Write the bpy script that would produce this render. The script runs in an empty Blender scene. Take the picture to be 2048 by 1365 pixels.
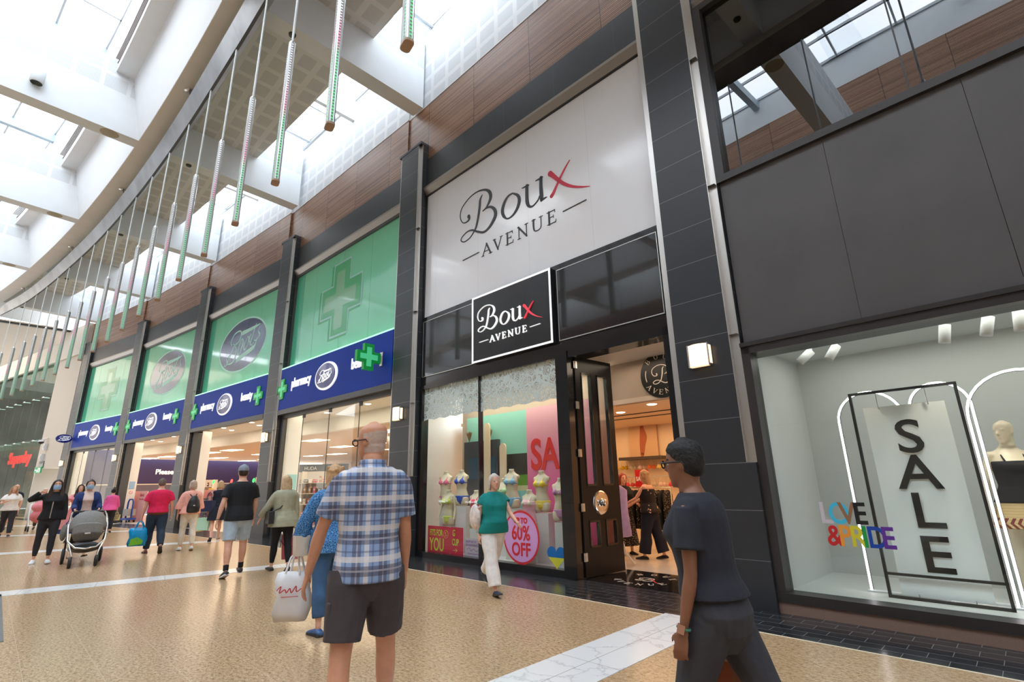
import bpy, bmesh, math, random
from mathutils import Vector, Matrix
random.seed(7)
R = math.radians
scene = bpy.context.scene
COL = scene.collection
# ---------------------------------------------------------------- camera
FPX = 1004.0
pitch, roll, th = R(15.74), R(-1.236), R(90 - 45.3)
fw = Vector((0, math.cos(pitch), math.sin(pitch))); up0 = Vector((0, -math.sin(pitch), math.cos(pitch))); rt0 = Vector((1, 0, 0))
rt = math.cos(roll) * rt0 + math.sin(roll) * up0
up = -math.sin(roll) * rt0 + math.cos(roll) * up0
RZ = Matrix.Rotation(th, 3, 'Z')
rt, up, fw = RZ @ rt, RZ @ up, RZ @ fw
cam_data = bpy.data.cameras.new('camera'); cam = bpy.data.objects.new('camera', cam_data); COL.objects.link(cam)
cam.matrix_world = Matrix(((rt.x, up.x, -fw.x, 0), (rt.y, up.y, -fw.y, 0), (rt.z, up.z, -fw.z, 1.42), (0, 0, 0, 1)))
cam_data.sensor_width = 36.0; cam_data.lens = FPX / 2048 * 36.0; cam_data.clip_end = 400; cam_data.clip_start = 0.05
scene.camera = cam
# ---------------------------------------------------------------- view + world
scene.view_settings.view_transform = 'Standard'; scene.view_settings.look = 'None'
scene.view_settings.exposure = 0.68; scene.view_settings.gamma = 1.0; scene.view_settings.use_curve_mapping = False
scene.cycles.max_bounces = 10; scene.cycles.diffuse_bounces = 5; scene.cycles.glossy_bounces = 4; scene.cycles.transparent_max_bounces = 16
scene.cycles.sample_clamp_indirect = 6.0; scene.cycles.caustics_reflective = False; scene.cycles.caustics_refractive = False
world = bpy.data.worlds.new('sky'); scene.world = world; world.use_nodes = True
wn = world.node_tree; bg = wn.nodes['Background']; bg.inputs['Strength'].default_value = 5.2
_tc = wn.nodes.new('ShaderNodeTexCoord'); _nz = wn.nodes.new('ShaderNodeTexNoise'); _nz.inputs['Scale'].default_value = 2.2; _nz.inputs['Detail'].default_value = 5
_cr = wn.nodes.new('ShaderNodeValToRGB'); _cr.color_ramp.elements[0].position = .36; _cr.color_ramp.elements[0].color = (.62, .76, .92, 1)
_cr.color_ramp.elements[1].position = .6; _cr.color_ramp.elements[1].color = (1, 1, 1, 1)
wn.links.new(_tc.outputs['Generated'], _nz.inputs['Vector']); wn.links.new(_nz.outputs['Fac'], _cr.inputs['Fac']); wn.links.new(_cr.outputs['Color'], bg.inputs['Color'])

# ---------------------------------------------------------------- plan of the mall
PL = {0: (-2.235, 6.24), 1: (-9.265, 6.226), 2: (-16.374, 5.934), 3: (-23.396, 5.194), 4: (-30.52, 4.12), 5: (-37.19, 2.709), -1: (4.79, 5.95), -2: (11.8, 5.15)}
def arc_y(x): return 6.25 - .0035 * (x + 5.5) ** 2
def arc_n(x):
    s = -.007 * (x + 5.5); v = Vector((s, -1, 0)); return v.normalized()
def A(x, off, z=0.0):            # point 'off' metres out from the shopfront line, square to it at x
    return Vector((x, arc_y(x), z)) + arc_n(x) * off
def frame_m(o, ang=None, to=None):
    if to is not None: e = Vector((to[0] - o[0], to[1] - o[1], 0)).normalized()
    else: e = Vector((math.cos(ang), math.sin(ang), 0))
    n = Vector((-e.y, e.x, 0))
    return Matrix(((e.x, n.x, 0, o[0]), (e.y, n.y, 0, o[1]), (0, 0, 1, 0), (0, 0, 0, 1)))
BAY = {k: frame_m(PL[k], to=PL[k - 1]) for k in range(1, 6)}
BAY[0] = frame_m(PL[0], ang=R(-2.2))
BAYL = {k: math.dist(PL[k], PL[k - 1]) for k in range(1, 6)}; BAYL[0] = 7.0
def pil_m(k):
    if k == 0: return frame_m(PL[0], ang=R(-1.1))
    if k == 5: return frame_m(PL[5], ang=R(12.6))
    if k == -1: return frame_m(PL[-1], ang=R(-4))
    a0 = math.atan2(PL[k - 1][1] - PL[k][1], PL[k - 1][0] - PL[k][0]); a1 = math.atan2(PL[k][1] - PL[k + 1][1], PL[k][0] - PL[k + 1][0])
    return frame_m(PL[k], ang=(a0 + a1) / 2)

# daylight portals in the roof openings (they only steer the sky's own light)
def portal(name, loc, sx, sy, rz):
    l = bpy.data.lights.new(name, 'AREA'); l.shape = 'RECTANGLE'; l.size = sx; l.size_y = sy; l.cycles.is_portal = True
    o = bpy.data.objects.new(name, l); COL.objects.link(o); o.location = loc; o.rotation_euler = (0, 0, rz)
NAVE_Z = 16.0
XK = [18.9, 11.8, 4.79, -2.235, -9.265, -16.374, -23.396, -30.52, -37.19, -40.4]     # beam lines
for i in range(len(XK) - 1):
    xm = (XK[i] + XK[i + 1]) / 2; a = math.atan2(arc_n(xm).y, arc_n(xm).x) + R(90)
    portal('skylight_portal_nave', A(xm, 8.8, NAVE_Z - .12), abs(XK[i] - XK[i + 1]), 6.6, a)
    portal('skylight_portal_aisle', A(xm, .55, 13.66), abs(XK[i] - XK[i + 1]) - .5, 1.5, a)

# ---------------------------------------------------------------- interior lamps (shop ceilings)
def area(name, loc, sx, sy, power, col=(1, .93, .82), rz=0.0, rx=0.0):
    l = bpy.data.lights.new(name, 'AREA'); l.shape = 'RECTANGLE'; l.size = sx; l.size_y = sy; l.energy = power; l.color = col
    o = bpy.data.objects.new(name, l); COL.objects.link(o); o.location = loc; o.rotation_euler = (rx, 0, rz); return o

# ---------------------------------------------------------------- materials
MATS = {}
def nm(name):
    m = bpy.data.materials.new(name); m.use_nodes = True; return m, m.node_tree, m.node_tree.nodes['Principled BSDF']
def mat(name, col=(.8, .8, .8), rough=.5, metal=0.0, emit=None, es=1.0, spec=.5, noise=None, bump=0.0, trans=0.0, coat=0.0, alpha=1.0, sheen=0.0):
    if name in MATS: return MATS[name]
    m, nt, b = nm(name)
    b.inputs['Base Color'].default_value = (*col, 1); b.inputs['Roughness'].default_value = rough; b.inputs['Metallic'].default_value = metal
    b.inputs['Specular IOR Level'].default_value = spec; b.inputs['Coat Weight'].default_value = coat; b.inputs['Alpha'].default_value = alpha
    if sheen: b.inputs['Sheen Weight'].default_value = sheen
    if trans: b.inputs['Transmission Weight'].default_value = trans
    if emit: b.inputs['Emission Color'].default_value = (*emit, 1); b.inputs['Emission Strength'].default_value = es
    if noise or bump:
        tc = nt.nodes.new('ShaderNodeTexCoord'); n = nt.nodes.new('ShaderNodeTexNoise')
        sc, amt = noise if noise else (30, 0)
        n.inputs['Scale'].default_value = sc; n.inputs['Detail'].default_value = 4; nt.links.new(tc.outputs['Object'], n.inputs['Vector'])
        if amt:
            r = nt.nodes.new('ShaderNodeValToRGB'); r.color_ramp.elements[0].position = .3; r.color_ramp.elements[1].position = .7
            r.color_ramp.elements[0].color = (*[c * (1 - amt) for c in col], 1); r.color_ramp.elements[1].color = (*[min(1, c * (1 + amt)) for c in col], 1)
            nt.links.new(n.outputs['Fac'], r.inputs['Fac']); nt.links.new(r.outputs['Color'], b.inputs['Base Color'])
        if bump:
            bp = nt.nodes.new('ShaderNodeBump'); bp.inputs['Strength'].default_value = bump; bp.inputs['Distance'].default_value = .01
            nt.links.new(n.outputs['Fac'], bp.inputs['Height']); nt.links.new(bp.outputs['Normal'], b.inputs['Normal'])
    MATS[name] = m; return m
class NT:                         # tiny node-graph helper
    def __init__(s, nt): s.nt = nt; s.tc = nt.nodes.new('ShaderNodeTexCoord'); sep = nt.nodes.new('ShaderNodeSeparateXYZ'); nt.links.new(s.tc.outputs['Object'], sep.inputs[0]); s.x, s.y, s.z = sep.outputs; s.obj = s.tc.outputs['Object']
    def m(s, op, a, b=None, c=None):
        n = s.nt.nodes.new('ShaderNodeMath'); n.operation = op
        for i, v in enumerate((a, b, c)):
            if v is None: continue
            if isinstance(v, (int, float)): n.inputs[i].default_value = v
            else: s.nt.links.new(v, n.inputs[i])
        return n.outputs[0]
    def mix(s, f, a, b):
        n = s.nt.nodes.new('ShaderNodeMix'); n.data_type = 'RGBA'
        for sock, v in ((n.inputs[0], f), (n.inputs[6], a), (n.inputs[7], b)):
            if isinstance(v, tuple): sock.default_value = (*v, 1) if len(v) == 3 else v
            elif isinstance(v, (int, float)): sock.default_value = v
            else: s.nt.links.new(v, sock)
        return n.outputs[2]
    def noise(s, scale, detail=4, vec=None, rough=.5, out='Fac'):
        n = s.nt.nodes.new('ShaderNodeTexNoise'); n.inputs['Scale'].default_value = scale; n.inputs['Detail'].default_value = detail; n.inputs['Roughness'].default_value = rough
        s.nt.links.new(vec or s.obj, n.inputs['Vector']); return n.outputs[out]
    def voro(s, scale, vec=None, out='Distance', feature='F1'):
        n = s.nt.nodes.new('ShaderNodeTexVoronoi'); n.feature = feature; n.inputs['Scale'].default_value = scale; s.nt.links.new(vec or s.obj, n.inputs['Vector']); return n.outputs[out]
    def ramp(s, f, stops):
        n = s.nt.nodes.new('ShaderNodeValToRGB'); e = n.color_ramp.elements
        while len(e) < len(stops): e.new(.5)
        for el, (p, c) in zip(e, stops): el.position = p; el.color = (*c, 1)
        s.nt.links.new(f, n.inputs['Fac']); return n.outputs['Color']
    def line(s, v, period, width, off=0.0):       # 1 on a thin joint, else 0
        f = s.m('FRACT', s.m('DIVIDE', s.m('ADD', v, off), period)); return s.m('LESS_THAN', f, width / period)
    def vec(s, x, y, z):
        n = s.nt.nodes.new('ShaderNodeCombineXYZ')
        for i, v in enumerate((x, y, z)):
            if isinstance(v, (int, float)): n.inputs[i].default_value = v
            else: s.nt.links.new(v, n.inputs[i])
        return n.outputs[0]
    def bump(s, b, h, st=.3, dist=.01):
        n = s.nt.nodes.new('ShaderNodeBump'); n.inputs['Strength'].default_value = st; n.inputs['Distance'].default_value = dist; s.nt.links.new(h, n.inputs['Height']); s.nt.links.new(n.outputs['Normal'], b.inputs['Normal'])
def lk(nt, a, b): nt.links.new(a, b)

def m_stone():
    m, nt, b = nm('dark_granite_cladding'); g = NT(nt)
    sp = g.noise(260, 2); big = g.noise(1.6, 5)
    c = g.mix(g.m('MULTIPLY', g.m('SUBTRACT', sp, .35), 1.6), (.018, .02, .024), (.05, .053, .058))
    c = g.mix(g.m('MULTIPLY', big, .5), c, (.035, .038, .045))
    j = g.line(g.z, .535, .006, .02)
    c = g.mix(j, c, (.22, .22, .23))
    lk(nt, c, b.inputs['Base Color']); b.inputs['Roughness'].default_value = .38
    g.bump(b, g.noise(120, 2), .06, .004); MATS['stone'] = m; return m
def m_beam():
    m, nt, b = nm('dark_granite_band'); g = NT(nt)
    sp = g.noise(260, 2); c = g.mix(g.m('MULTIPLY', g.m('SUBTRACT', sp, .35), 1.6), (.02, .022, .027), (.055, .058, .064))
    j = g.line(g.x, 1.4, .006); c = g.mix(g.m('MULTIPLY', j, .5), c, (.12, .12, .12))
    lk(nt, c, b.inputs['Base Color']); b.inputs['Roughness'].default_value = .4; MATS['beam'] = m; return m
def m_wood():
    m, nt, b = nm('slatted_walnut_panel'); g = NT(nt)
    f = g.m('FRACT', g.m('DIVIDE', g.z, .0425)); slat = g.m('GREATER_THAN', f, .3)
    idx = g.m('FLOOR', g.m('DIVIDE', g.z, .0425)); pi = g.m('FLOOR', g.m('DIVIDE', g.m('ADD', g.x, .03), 1.79))
    wn_ = nt.nodes.new('ShaderNodeTexWhiteNoise'); lk(nt, g.vec(idx, pi, 0), wn_.inputs['Vector'])
    wp = nt.nodes.new('ShaderNodeTexWhiteNoise'); lk(nt, g.vec(pi, 3.3, 0), wp.inputs['Vector'])
    gr = g.noise(3, 5, g.vec(g.m('MULTIPLY', g.x, 1.2), g.y, g.m('MULTIPLY', g.z, 40)))
    t = g.m('ADD', g.m('MULTIPLY', wn_.outputs['Value'], .45), g.m('ADD', g.m('MULTIPLY', gr, .4), g.m('MULTIPLY', wp.outputs['Value'], .25)))
    c = g.ramp(t, [(.2, (.20, .085, .042)), (.5, (.38, .185, .098)), (.85, (.52, .28, .16))])
    c = g.mix(slat, (.018, .008, .004), c)
    seam = g.line(g.x, 1.79, .014, .03); c = g.mix(seam, c, (.012, .006, .004))
    lk(nt, c, b.inputs['Base Color']); b.inputs['Roughness'].default_value = .42
    g.bump(b, slat, .8, .02); MATS['wood'] = m; return m
def m_perf(name, horiz, base, dark, sx=.56, sy=.5, gap=.12, vert=True, zo=0.0):
    # plaster with routed acoustic panels; horiz: panels lie in x/y, else x/z (vert) 
    m, nt, b = nm(name); g = NT(nt)
    U = g.x; V = g.y if horiz else g.z
    if zo: V = g.m('SUBTRACT', V, zo)
    fu = g.m('FRACT', g.m('DIVIDE', U, sx)); fv = g.m('FRACT', g.m('DIVIDE', V, sy))
    ins = g.m('MULTIPLY', g.m('GREATER_THAN', fu, gap / sx), g.m('GREATER_THAN', fv, gap / sy))
    st = g.m('GREATER_THAN', g.m('FRACT', g.m('DIVIDE', (U if vert else V), .028)), .62)
    c = g.mix(g.m('MULTIPLY', ins, .22), base, dark); c = g.mix(g.m('MULTIPLY', g.m('MULTIPLY', ins, st), .6), c, dark)
    lk(nt, c, b.inputs['Base Color']); b.inputs['Roughness'].default_value = .75; MATS[name] = m; return m
def m_granite():
    m, nt, b = nm('polished_tan_granite'); g = NT(nt)
    # long speckle, drifting along the mall
    v = g.vec(g.m('MULTIPLY', g.x, .62), g.y, 0)
    n1 = g.noise(40, 5, v, .8); n2 = g.noise(11, 4, v); vo = g.voro(60, v)
    c = g.ramp(n1, [(.3, (.07, .045, .03)), (.4, (.27, .165, .088)), (.5, (.50, .33, .18)), (.64, (.65, .47, .29)), (.8, (.74, .59, .42))])
    c = g.mix(g.m('MULTIPLY', g.m('SUBTRACT', n2, .35), .8), c, (.44, .29, .16))
    c = g.mix(g.m('MULTIPLY', g.m('LESS_THAN', vo, .18), .8), c, (.10, .075, .06))
    row = g.m('FLOOR', g.m('DIVIDE', g.y, .45)); off = g.m('MULTIPLY', g.m('FRACT', g.m('MULTIPLY', row, .37)), .9)
    wt = nt.nodes.new('ShaderNodeTexWhiteNoise'); lk(nt, g.vec(row, g.m('FLOOR', g.m('DIVIDE', g.m('ADD', g.x, off), .9)), 0), wt.inputs['Vector'])
    c = g.mix(g.m('MULTIPLY', wt.outputs['Value'], .22), c, (.36, .22, .11))
    j = g.m('MAXIMUM', g.line(g.y, .45, .006), g.m('MULTIPLY', g.line(g.m('ADD', g.x, off), .9, .006), .6))
    c = g.mix(g.m('MULTIPLY', j, .32), c, (.7, .58, .42))
    lk(nt, c, b.inputs['Base Color']); b.inputs['Roughness'].default_value = .22; b.inputs['Specular IOR Level'].default_value = .4
    MATS['granite'] = m; return m
def m_marble():
    m, nt, b = nm('white_marble'); g = NT(nt)
    d = g.noise(3, 6, None, .6, 'Color'); mv = nt.nodes.new('ShaderNodeVectorMath'); mv.operation = 'MULTIPLY_ADD'; lk(nt, d, mv.inputs[0]); mv.inputs[1].default_value = (.5, .5, .5); lk(nt, g.obj, mv.inputs[2])
    e = g.voro(2.2, mv.outputs[0], 'Distance', 'DISTANCE_TO_EDGE')
    c = g.ramp(e, [(0, (.52, .52, .52)), (.012, (.68, .67, .66)), (.05, (.76, .75, .73))])
    j = g.m('MAXIMUM', g.line(g.y, .9, .007), g.m('LESS_THAN', g.m('ABSOLUTE', g.x), .004)); c = g.mix(g.m('MULTIPLY', j, .7), c, (.25, .24, .23))
    lk(nt, c, b.inputs['Base Color']); b.inputs['Roughness'].default_value = .22; MATS['marble'] = m; return m
def m_tiles():
    m, nt, b = nm('polished_black_tiles'); g = NT(nt)
    br = nt.nodes.new('ShaderNodeTexBrick'); br.inputs['Scale'].default_value = 1; br.inputs['Brick Width'].default_value = .3; br.inputs['Row Height'].default_value = .15
    br.inputs['Mortar Size'].default_value = .0028; br.inputs['Color1'].default_value = (.018, .019, .022, 1); br.inputs['Color2'].default_value = (.03, .031, .035, 1); br.inputs['Mortar'].default_value = (.19, .19, .19, 1)
    lk(nt, g.obj, br.inputs['Vector']); lk(nt, br.outputs['Color'], b.inputs['Base Color']); b.inputs['Roughness'].default_value = .16; b.inputs['Specular IOR Level'].default_value = .6
    g.bump(b, g.noise(9, 3), .05, .01); MATS['tiles'] = m; return m
def m_glass(name, tint=(1, 1, 1), base=.05, k=.85):
    if name in MATS: return MATS[name]
    m = bpy.data.materials.new(name); m.use_nodes = True; nt = m.node_tree
    for n in list(nt.nodes):
        if n.type != 'OUTPUT_MATERIAL': nt.nodes.remove(n)
    out = [n for n in nt.nodes if n.type == 'OUTPUT_MATERIAL'][0]
    t = nt.nodes.new('ShaderNodeBsdfTransparent'); t.inputs['Color'].default_value = (*tint, 1); gl = nt.nodes.new('ShaderNodeBsdfGlossy'); gl.inputs['Roughness'].default_value = .0
    lw = nt.nodes.new('ShaderNodeLayerWeight'); lw.inputs['Blend'].default_value = .5; p = nt.nodes.new('ShaderNodeMath'); p.operation = 'POWER'; p.inputs[1].default_value = 4.5; nt.links.new(lw.outputs['Facing'], p.inputs[0])
    ma = nt.nodes.new('ShaderNodeMath'); ma.operation = 'MULTIPLY_ADD'; ma.inputs[1].default_value = k; ma.inputs[2].default_value = base; nt.links.new(p.outputs[0], ma.inputs[0])
    mx = nt.nodes.new('ShaderNodeMixShader'); nt.links.new(ma.outputs[0], mx.inputs[0]); nt.links.new(t.outputs[0], mx.inputs[1]); nt.links.new(gl.outputs[0], mx.inputs[2]); nt.links.new(mx.outputs[0], out.inputs['Surface'])
    MATS[name] = m; return m
m_stone(); m_beam(); m_wood(); m_granite(); m_marble(); m_tiles()
m_perf('perforated_wall', False, (.77, .785, .8), (.45, .48, .52), .62, .5, .13, False)
m_perf('perforated_soffit', True, (.72, .70, .66), (.42, .41, .38), .62, .52, .15, True)
m_perf('perforated_beam_end', False, (.76, .775, .785), (.46, .48, .49), .62, .53, .1, True, 12.33)
WHITE = mat('white_plaster', (.76, .775, .785), .7, noise=(3, .015))
BEIGE = mat('warm_white_soffit', (.74, .72, .67), .75, noise=(2, .03))
STEEL = mat('brushed_steel', (.62, .6, .57), .32, 1.0, noise=(14, .12))
CORN = mat('bronze_beige_cornice', (.34, .30, .26), .42, .7)
STEEL_L = mat('satin_trim_steel', (.66, .63, .59), .36, 1.0)
BLACK = mat('black_gloss_paint', (.012, .012, .013), .18, coat=.3)
BLACKM = mat('black_satin_metal', (.02, .02, .022), .4)
DGREY = mat('dark_grey_metal', (.075, .077, .08), .42)
GLASS = m_glass('clear_glass', (.96, .985, .97), .03, .42)
GLASS_R = m_glass('reflective_glass', (.12, .13, .14), .17, .6)
SKYGLASS = m_glass('skylight_glass', (.93, .95, .97), .02, .3)

# ---------------------------------------------------------------- geometry helpers
class MB:
    def __init__(s): s.v = []; s.f = []; s.mi = []; s.sm = []
    def add(s, vs, fs, mi=0, smooth=False):
        o = len(s.v); s.v += [tuple(p) for p in vs]
        for f in fs: s.f.append([i + o for i in f]); s.mi.append(mi); s.sm.append(smooth)
        return s
    def box(s, x0, x1, y0, y1, z0, z1, mi=0, M=None):
        vs = [Vector((x, y, z)) for z in (z0, z1) for y in (y0, y1) for x in (x0, x1)]
        if M is not None: vs = [M @ p for p in vs]
        return s.add(vs, [(0, 2, 3, 1), (4, 5, 7, 6), (0, 1, 5, 4), (2, 6, 7, 3), (0, 4, 6, 2), (1, 3, 7, 5)], mi)
    def hexa(s, b, t, mi=0):       # bottom quad, top quad
        return s.add(list(b) + list(t), [(3, 2, 1, 0), (4, 5, 6, 7), (0, 1, 5, 4), (1, 2, 6, 5), (2, 3, 7, 6), (3, 0, 4, 7)], mi)
    def prism(s, poly, z0, z1, mi=0, M=None, smooth=False):   # polygon in x/y
        n = len(poly); vs = [Vector((p[0], p[1], z)) for z in (z0, z1) for p in poly]
        if M is not None: vs = [M @ p for p in vs]
        fs = [tuple(range(n))[::-1], tuple(range(n, 2 * n))]
        s.add(vs, fs, mi)
        return s.add(vs, [(i, (i + 1) % n, n + (i + 1) % n, n + i) for i in range(n)], mi, smooth)
    def plate(s, poly, y0, y1, mi=0, M=None):                # polygon in x/z, thickness along y
        T = Matrix(((1, 0, 0, 0), (0, 0, 1, 0), (0, 1, 0, 0), (0, 0, 0, 1)))
        return s.prism(poly, y0, y1, mi, (M @ T) if M is not None else T)
    def tube(s, pts, rad, n=8, mi=0, caps=True, closed=False):
        pts = [Vector(p) for p in pts]; N = len(pts); rs = rad if isinstance(rad, (list, tuple)) else [rad] * N; rings = []
        pu = None
        for i, p in enumerate(pts):
            a = pts[i - 1] if (i or closed) else p; b = pts[(i + 1) % N] if (i < N - 1 or closed) else p
            t = (b - a); t = t.normalized() if t.length > 1e-9 else Vector((0, 0, 1))
            u = pu if pu is not None else (Vector((0, 0, 1)) if abs(t.z) < .9 else Vector((1, 0, 0)))
            u = (u - t * u.dot(t)); u = u.normalized() if u.length > 1e-6 else t.orthogonal().normalized(); pu = u
            w = t.cross(u); rings.append([p + (u * math.cos(k * 2 * math.pi / n) + w * math.sin(k * 2 * math.pi / n)) * rs[i] for k in range(n)])
        vs = [q for r in rings for q in r]; fs = []
        for i in range(N if closed else N - 1):
            j = (i + 1) % N
            for k in range(n): fs.append((i * n + k, i * n + (k + 1) % n, j * n + (k + 1) % n, j * n + k))
        s.add(vs, fs, mi, True)
        if caps and not closed: s.add(rings[0], [tuple(range(n))[::-1]], mi); s.add(rings[-1], [tuple(range(n))], mi)
        return s
    def lathe(s, prof, n=16, mi=0, M=None):                  # (r, z) profile
        vs = [Vector((r * math.cos(k * 2 * math.pi / n), r * math.sin(k * 2 * math.pi / n), z)) for r, z in prof for k in range(n)]
        if M is not None: vs = [M @ p for p in vs]
        return s.add(vs, [(i * n + k, i * n + (k + 1) % n, (i + 1) * n + (k + 1) % n, (i + 1) * n + k) for i in range(len(prof) - 1) for k in range(n)], mi, True)
    def ring(s, cx, cz, rx, rz, y0, y1, mi=0, n=48, hole=None):   # ellipse plate in x/z
        if hole is None: return s.plate([(cx + rx * math.cos(i * 2 * math.pi / n), cz + rz * math.sin(i * 2 * math.pi / n)) for i in range(n)], y0, y1, mi)
        a = [(cx + rx * math.cos(i * 2 * math.pi / n), cz + rz * math.sin(i * 2 * math.pi / n)) for i in range(n)]; h = [(cx + hole[0] * math.cos(i * 2 * math.pi / n), cz + hole[1] * math.sin(i * 2 * math.pi / n)) for i in range(n)]
        for i in range(n):
            j = (i + 1) % n; s.plate([a[i], a[j], h[j], h[i]], y0, y1, mi)
        return s
    def stroke(s, pts, y0, y1, mi=0, sub=5):                  # x/z centre line with widths -> flat raised ribbon
        P = [Vector(p) for p in pts]; q = []
        for i in range(len(P) - 1):
            p0 = P[max(i - 1, 0)]; p1 = P[i]; p2 = P[i + 1]; p3 = P[min(i + 2, len(P) - 1)]
            for k in range(sub):
                t = k / sub; q.append(.5 * ((2 * p1) + (p2 - p0) * t + (2 * p0 - 5 * p1 + 4 * p2 - p3) * t * t + (3 * p1 - p0 - 3 * p2 + p3) * t ** 3))
        q.append(P[-1]); L = []; Rr = []
        for i, p in enumerate(q):
            a = q[max(i - 1, 0)]; b = q[min(i + 1, len(q) - 1)]; t = Vector((b.x - a.x, b.y - a.y)); t = t.normalized() if t.length > 1e-9 else Vector((1, 0)); n = Vector((-t.y, t.x)); w = max(p.z, .002) / 2
            L.append((p.x + n.x * w, p.y + n.y * w)); Rr.append((p.x - n.x * w, p.y - n.y * w))
        n = len(q); vs = []
        for y in (y0, y1):
            for i in range(n): vs += [(L[i][0], y, L[i][1]), (Rr[i][0], y, Rr[i][1])]
        o = 2 * n; fs = []
        for i in range(n - 1):
            a, b, c, d = 2 * i, 2 * i + 1, 2 * i + 3, 2 * i + 2
            fs += [(a, b, c, d), (o + d, o + c, o + b, o + a), (a, d, o + d, o + a), (b, o + b, o + c, c)]
        fs += [(0, o, o + 1, 1), (2 * n - 2, 2 * n - 1, o + 2 * n - 1, o + 2 * n - 2)]
        s.add(vs, fs, mi)
        for p in (q[0], q[-1]):                                  # round ends
            if p.z > .012: s.plate([(p.x + p.z / 2 * math.cos(i * math.pi / 6), p.y + p.z / 2 * math.sin(i * math.pi / 6)) for i in range(12)], y0, y1 + 1e-4, mi)
        return s
    def mesh(s, name, mats):
        me = bpy.data.meshes.new(name); me.from_pydata(s.v, [], s.f)
        for m in (mats if isinstance(mats, (list, tuple)) else [mats]): me.materials.append(m)
        me.polygons.foreach_set('material_index', s.mi); me.polygons.foreach_set('use_smooth', s.sm)
        me.update(); bm = bmesh.new(); bm.from_mesh(me); bmesh.ops.recalc_face_normals(bm, faces=bm.faces[:]); bm.to_mesh(me); bm.free(); return me
def tag(o, label=None, cat=None, group=None, kind=None):
    if label: o['label'] = label
    if cat: o['category'] = cat
    if group: o['group'] = group
    if kind: o['kind'] = kind
    return o
def obj(name, mb, mats, parent=None, M=None, **t):
    o = bpy.data.objects.new(name, mb.mesh(name, mats) if isinstance(mb, MB) else mb); COL.objects.link(o)
    if parent is not None: o.parent = parent
    if M is not None: o.matrix_local = M if parent is not None else M
    return tag(o, **t)
def E(name, M=None, parent=None, **t):
    o = bpy.data.objects.new(name, None); COL.objects.link(o); o.empty_display_size = .1
    if parent is not None: o.parent = parent
    if M is not None: o.matrix_world = M
    return tag(o, **t)
def dup(root, M, **t):
    r = root.copy(); COL.objects.link(r); r.matrix_world = M
    for ch in list(root.children):
        c = ch.copy(); COL.objects.link(c); c.parent = r
        for g in list(ch.children): d = g.copy(); COL.objects.link(d); d.parent = c
    return tag(r, **t)
def S(name, mb, mats, M=None, parent=None, **t):
    o = obj(name, mb, mats, parent, M, **t)
    if parent is None: o['kind'] = 'structure'
    return o
def T3(x, y, z): return Matrix.Translation((x, y, z))
def RZm(a): return Matrix.Rotation(a, 4, 'Z')
# lettering: text outlines turned into meshes lying in x/z, front towards -y
def text_mesh(name, s, size, mats, depth=.01, bold=0.0, align='LEFT', shear=0.0, sx=1.0, space=1.0):
    cu = bpy.data.curves.new(name, 'FONT'); cu.body = s; cu.size = size; cu.extrude = depth / 2; cu.offset = bold; cu.align_x = align; cu.shear = shear; cu.space_character = space; cu.resolution_u = 4
    to = bpy.data.objects.new('tmp', cu); COL.objects.link(to); bpy.context.view_layer.update()
    dg = bpy.context.evaluated_depsgraph_get(); me = bpy.data.meshes.new_from_object(to.evaluated_get(dg)); bpy.data.objects.remove(to)
    me.name = name; me.transform(Matrix(((sx, 0, 0, 0), (0, 0, -1, 0), (0, 1, 0, 0), (0, 0, 0, 1)))); me.materials.clear()
    for m in (mats if isinstance(mats, (list, tuple)) else [mats]): me.materials.append(m)
    return me
def text(name, s, size, m, parent=None, M=None, **k):
    t = {q: k.pop(q) for q in ('label', 'cat', 'group', 'kind') if q in k}
    return obj(name, text_mesh(name, s, size, m, **k), m, parent, M, **t)
# ================================================================= the building
# ---- floor
fl = MB(); n = 46; xs = [22 - i * 1.9 for i in range(n)]
top = [A(x, .78) for x in xs]
for i in range(n - 1):
    a, b = top[i], top[i + 1]; fl.add([(a.x, a.y, 0), (b.x, b.y, 0), (b.x, -13.0, 0), (a.x, -13.0, 0)], [(0, 1, 2, 3)])
S('floor', fl, MATS['granite'], label='polished speckled tan granite floor of the mall', cat='floor')
fb = MB()
for i in range(n - 1):
    a, b, c, d = A(xs[i], .78), A(xs[i + 1], .78), A(xs[i + 1], -.9), A(xs[i], -.9)
    fb.add([(p.x, p.y, .0) for p in (a, b, c, d)], [(0, 1, 2, 3)])
S('floor_border', fb, MATS['tiles'], label='glossy black brick-laid tile border along the shopfronts', cat='floor')
ft = MB()
for i in range(n - 1):
    a, b, c, d = A(xs[i], .80), A(xs[i + 1], .80), A(xs[i + 1], .775), A(xs[i], .775); ft.hexa([(p.x, p.y, .0005) for p in (a, b, c, d)], [(p.x, p.y, .003) for p in (a, b, c, d)])
S('trim_1', ft, mat('pale_inlay', (.72, .62, .46), .3), label='thin pale inlay line between granite and black border', cat='trim')
STR = [((-2.86, 5.5), (-2.86, -9), .6), ((-10.12, 5.0), (-12.9, -9), .5), ((-16.6, 4.85), (-20.6, -6), .55), ((-23.5, 4.4), (-28.8, -6), .6), ((-29.4, 4.3), (-40, -6), .6), ((4.5, 5.1), (6, -9), .6)]
for (p, q, w), wh in zip(STR, ('second pillar from the photo edge', 'pillar between the white shopfront and the first green shopfront', 'pillar between the first two green shopfronts', 'third green-side pillar', 'fourth green-side pillar', 'pillar beyond the grey window')):
    d = (Vector(q) - Vector(p)); L = d.length; a = math.atan2(d.y, d.x) - R(90); mb = MB(); mb.box(-w / 2, w / 2, 0, L, .0, .004)
    S('floor_stripe', mb, MATS['marble'], T3(p[0], p[1], 0) @ RZm(a), label='white marble floor stripe running out from the ' + wh, cat='floor stripe')
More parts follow.
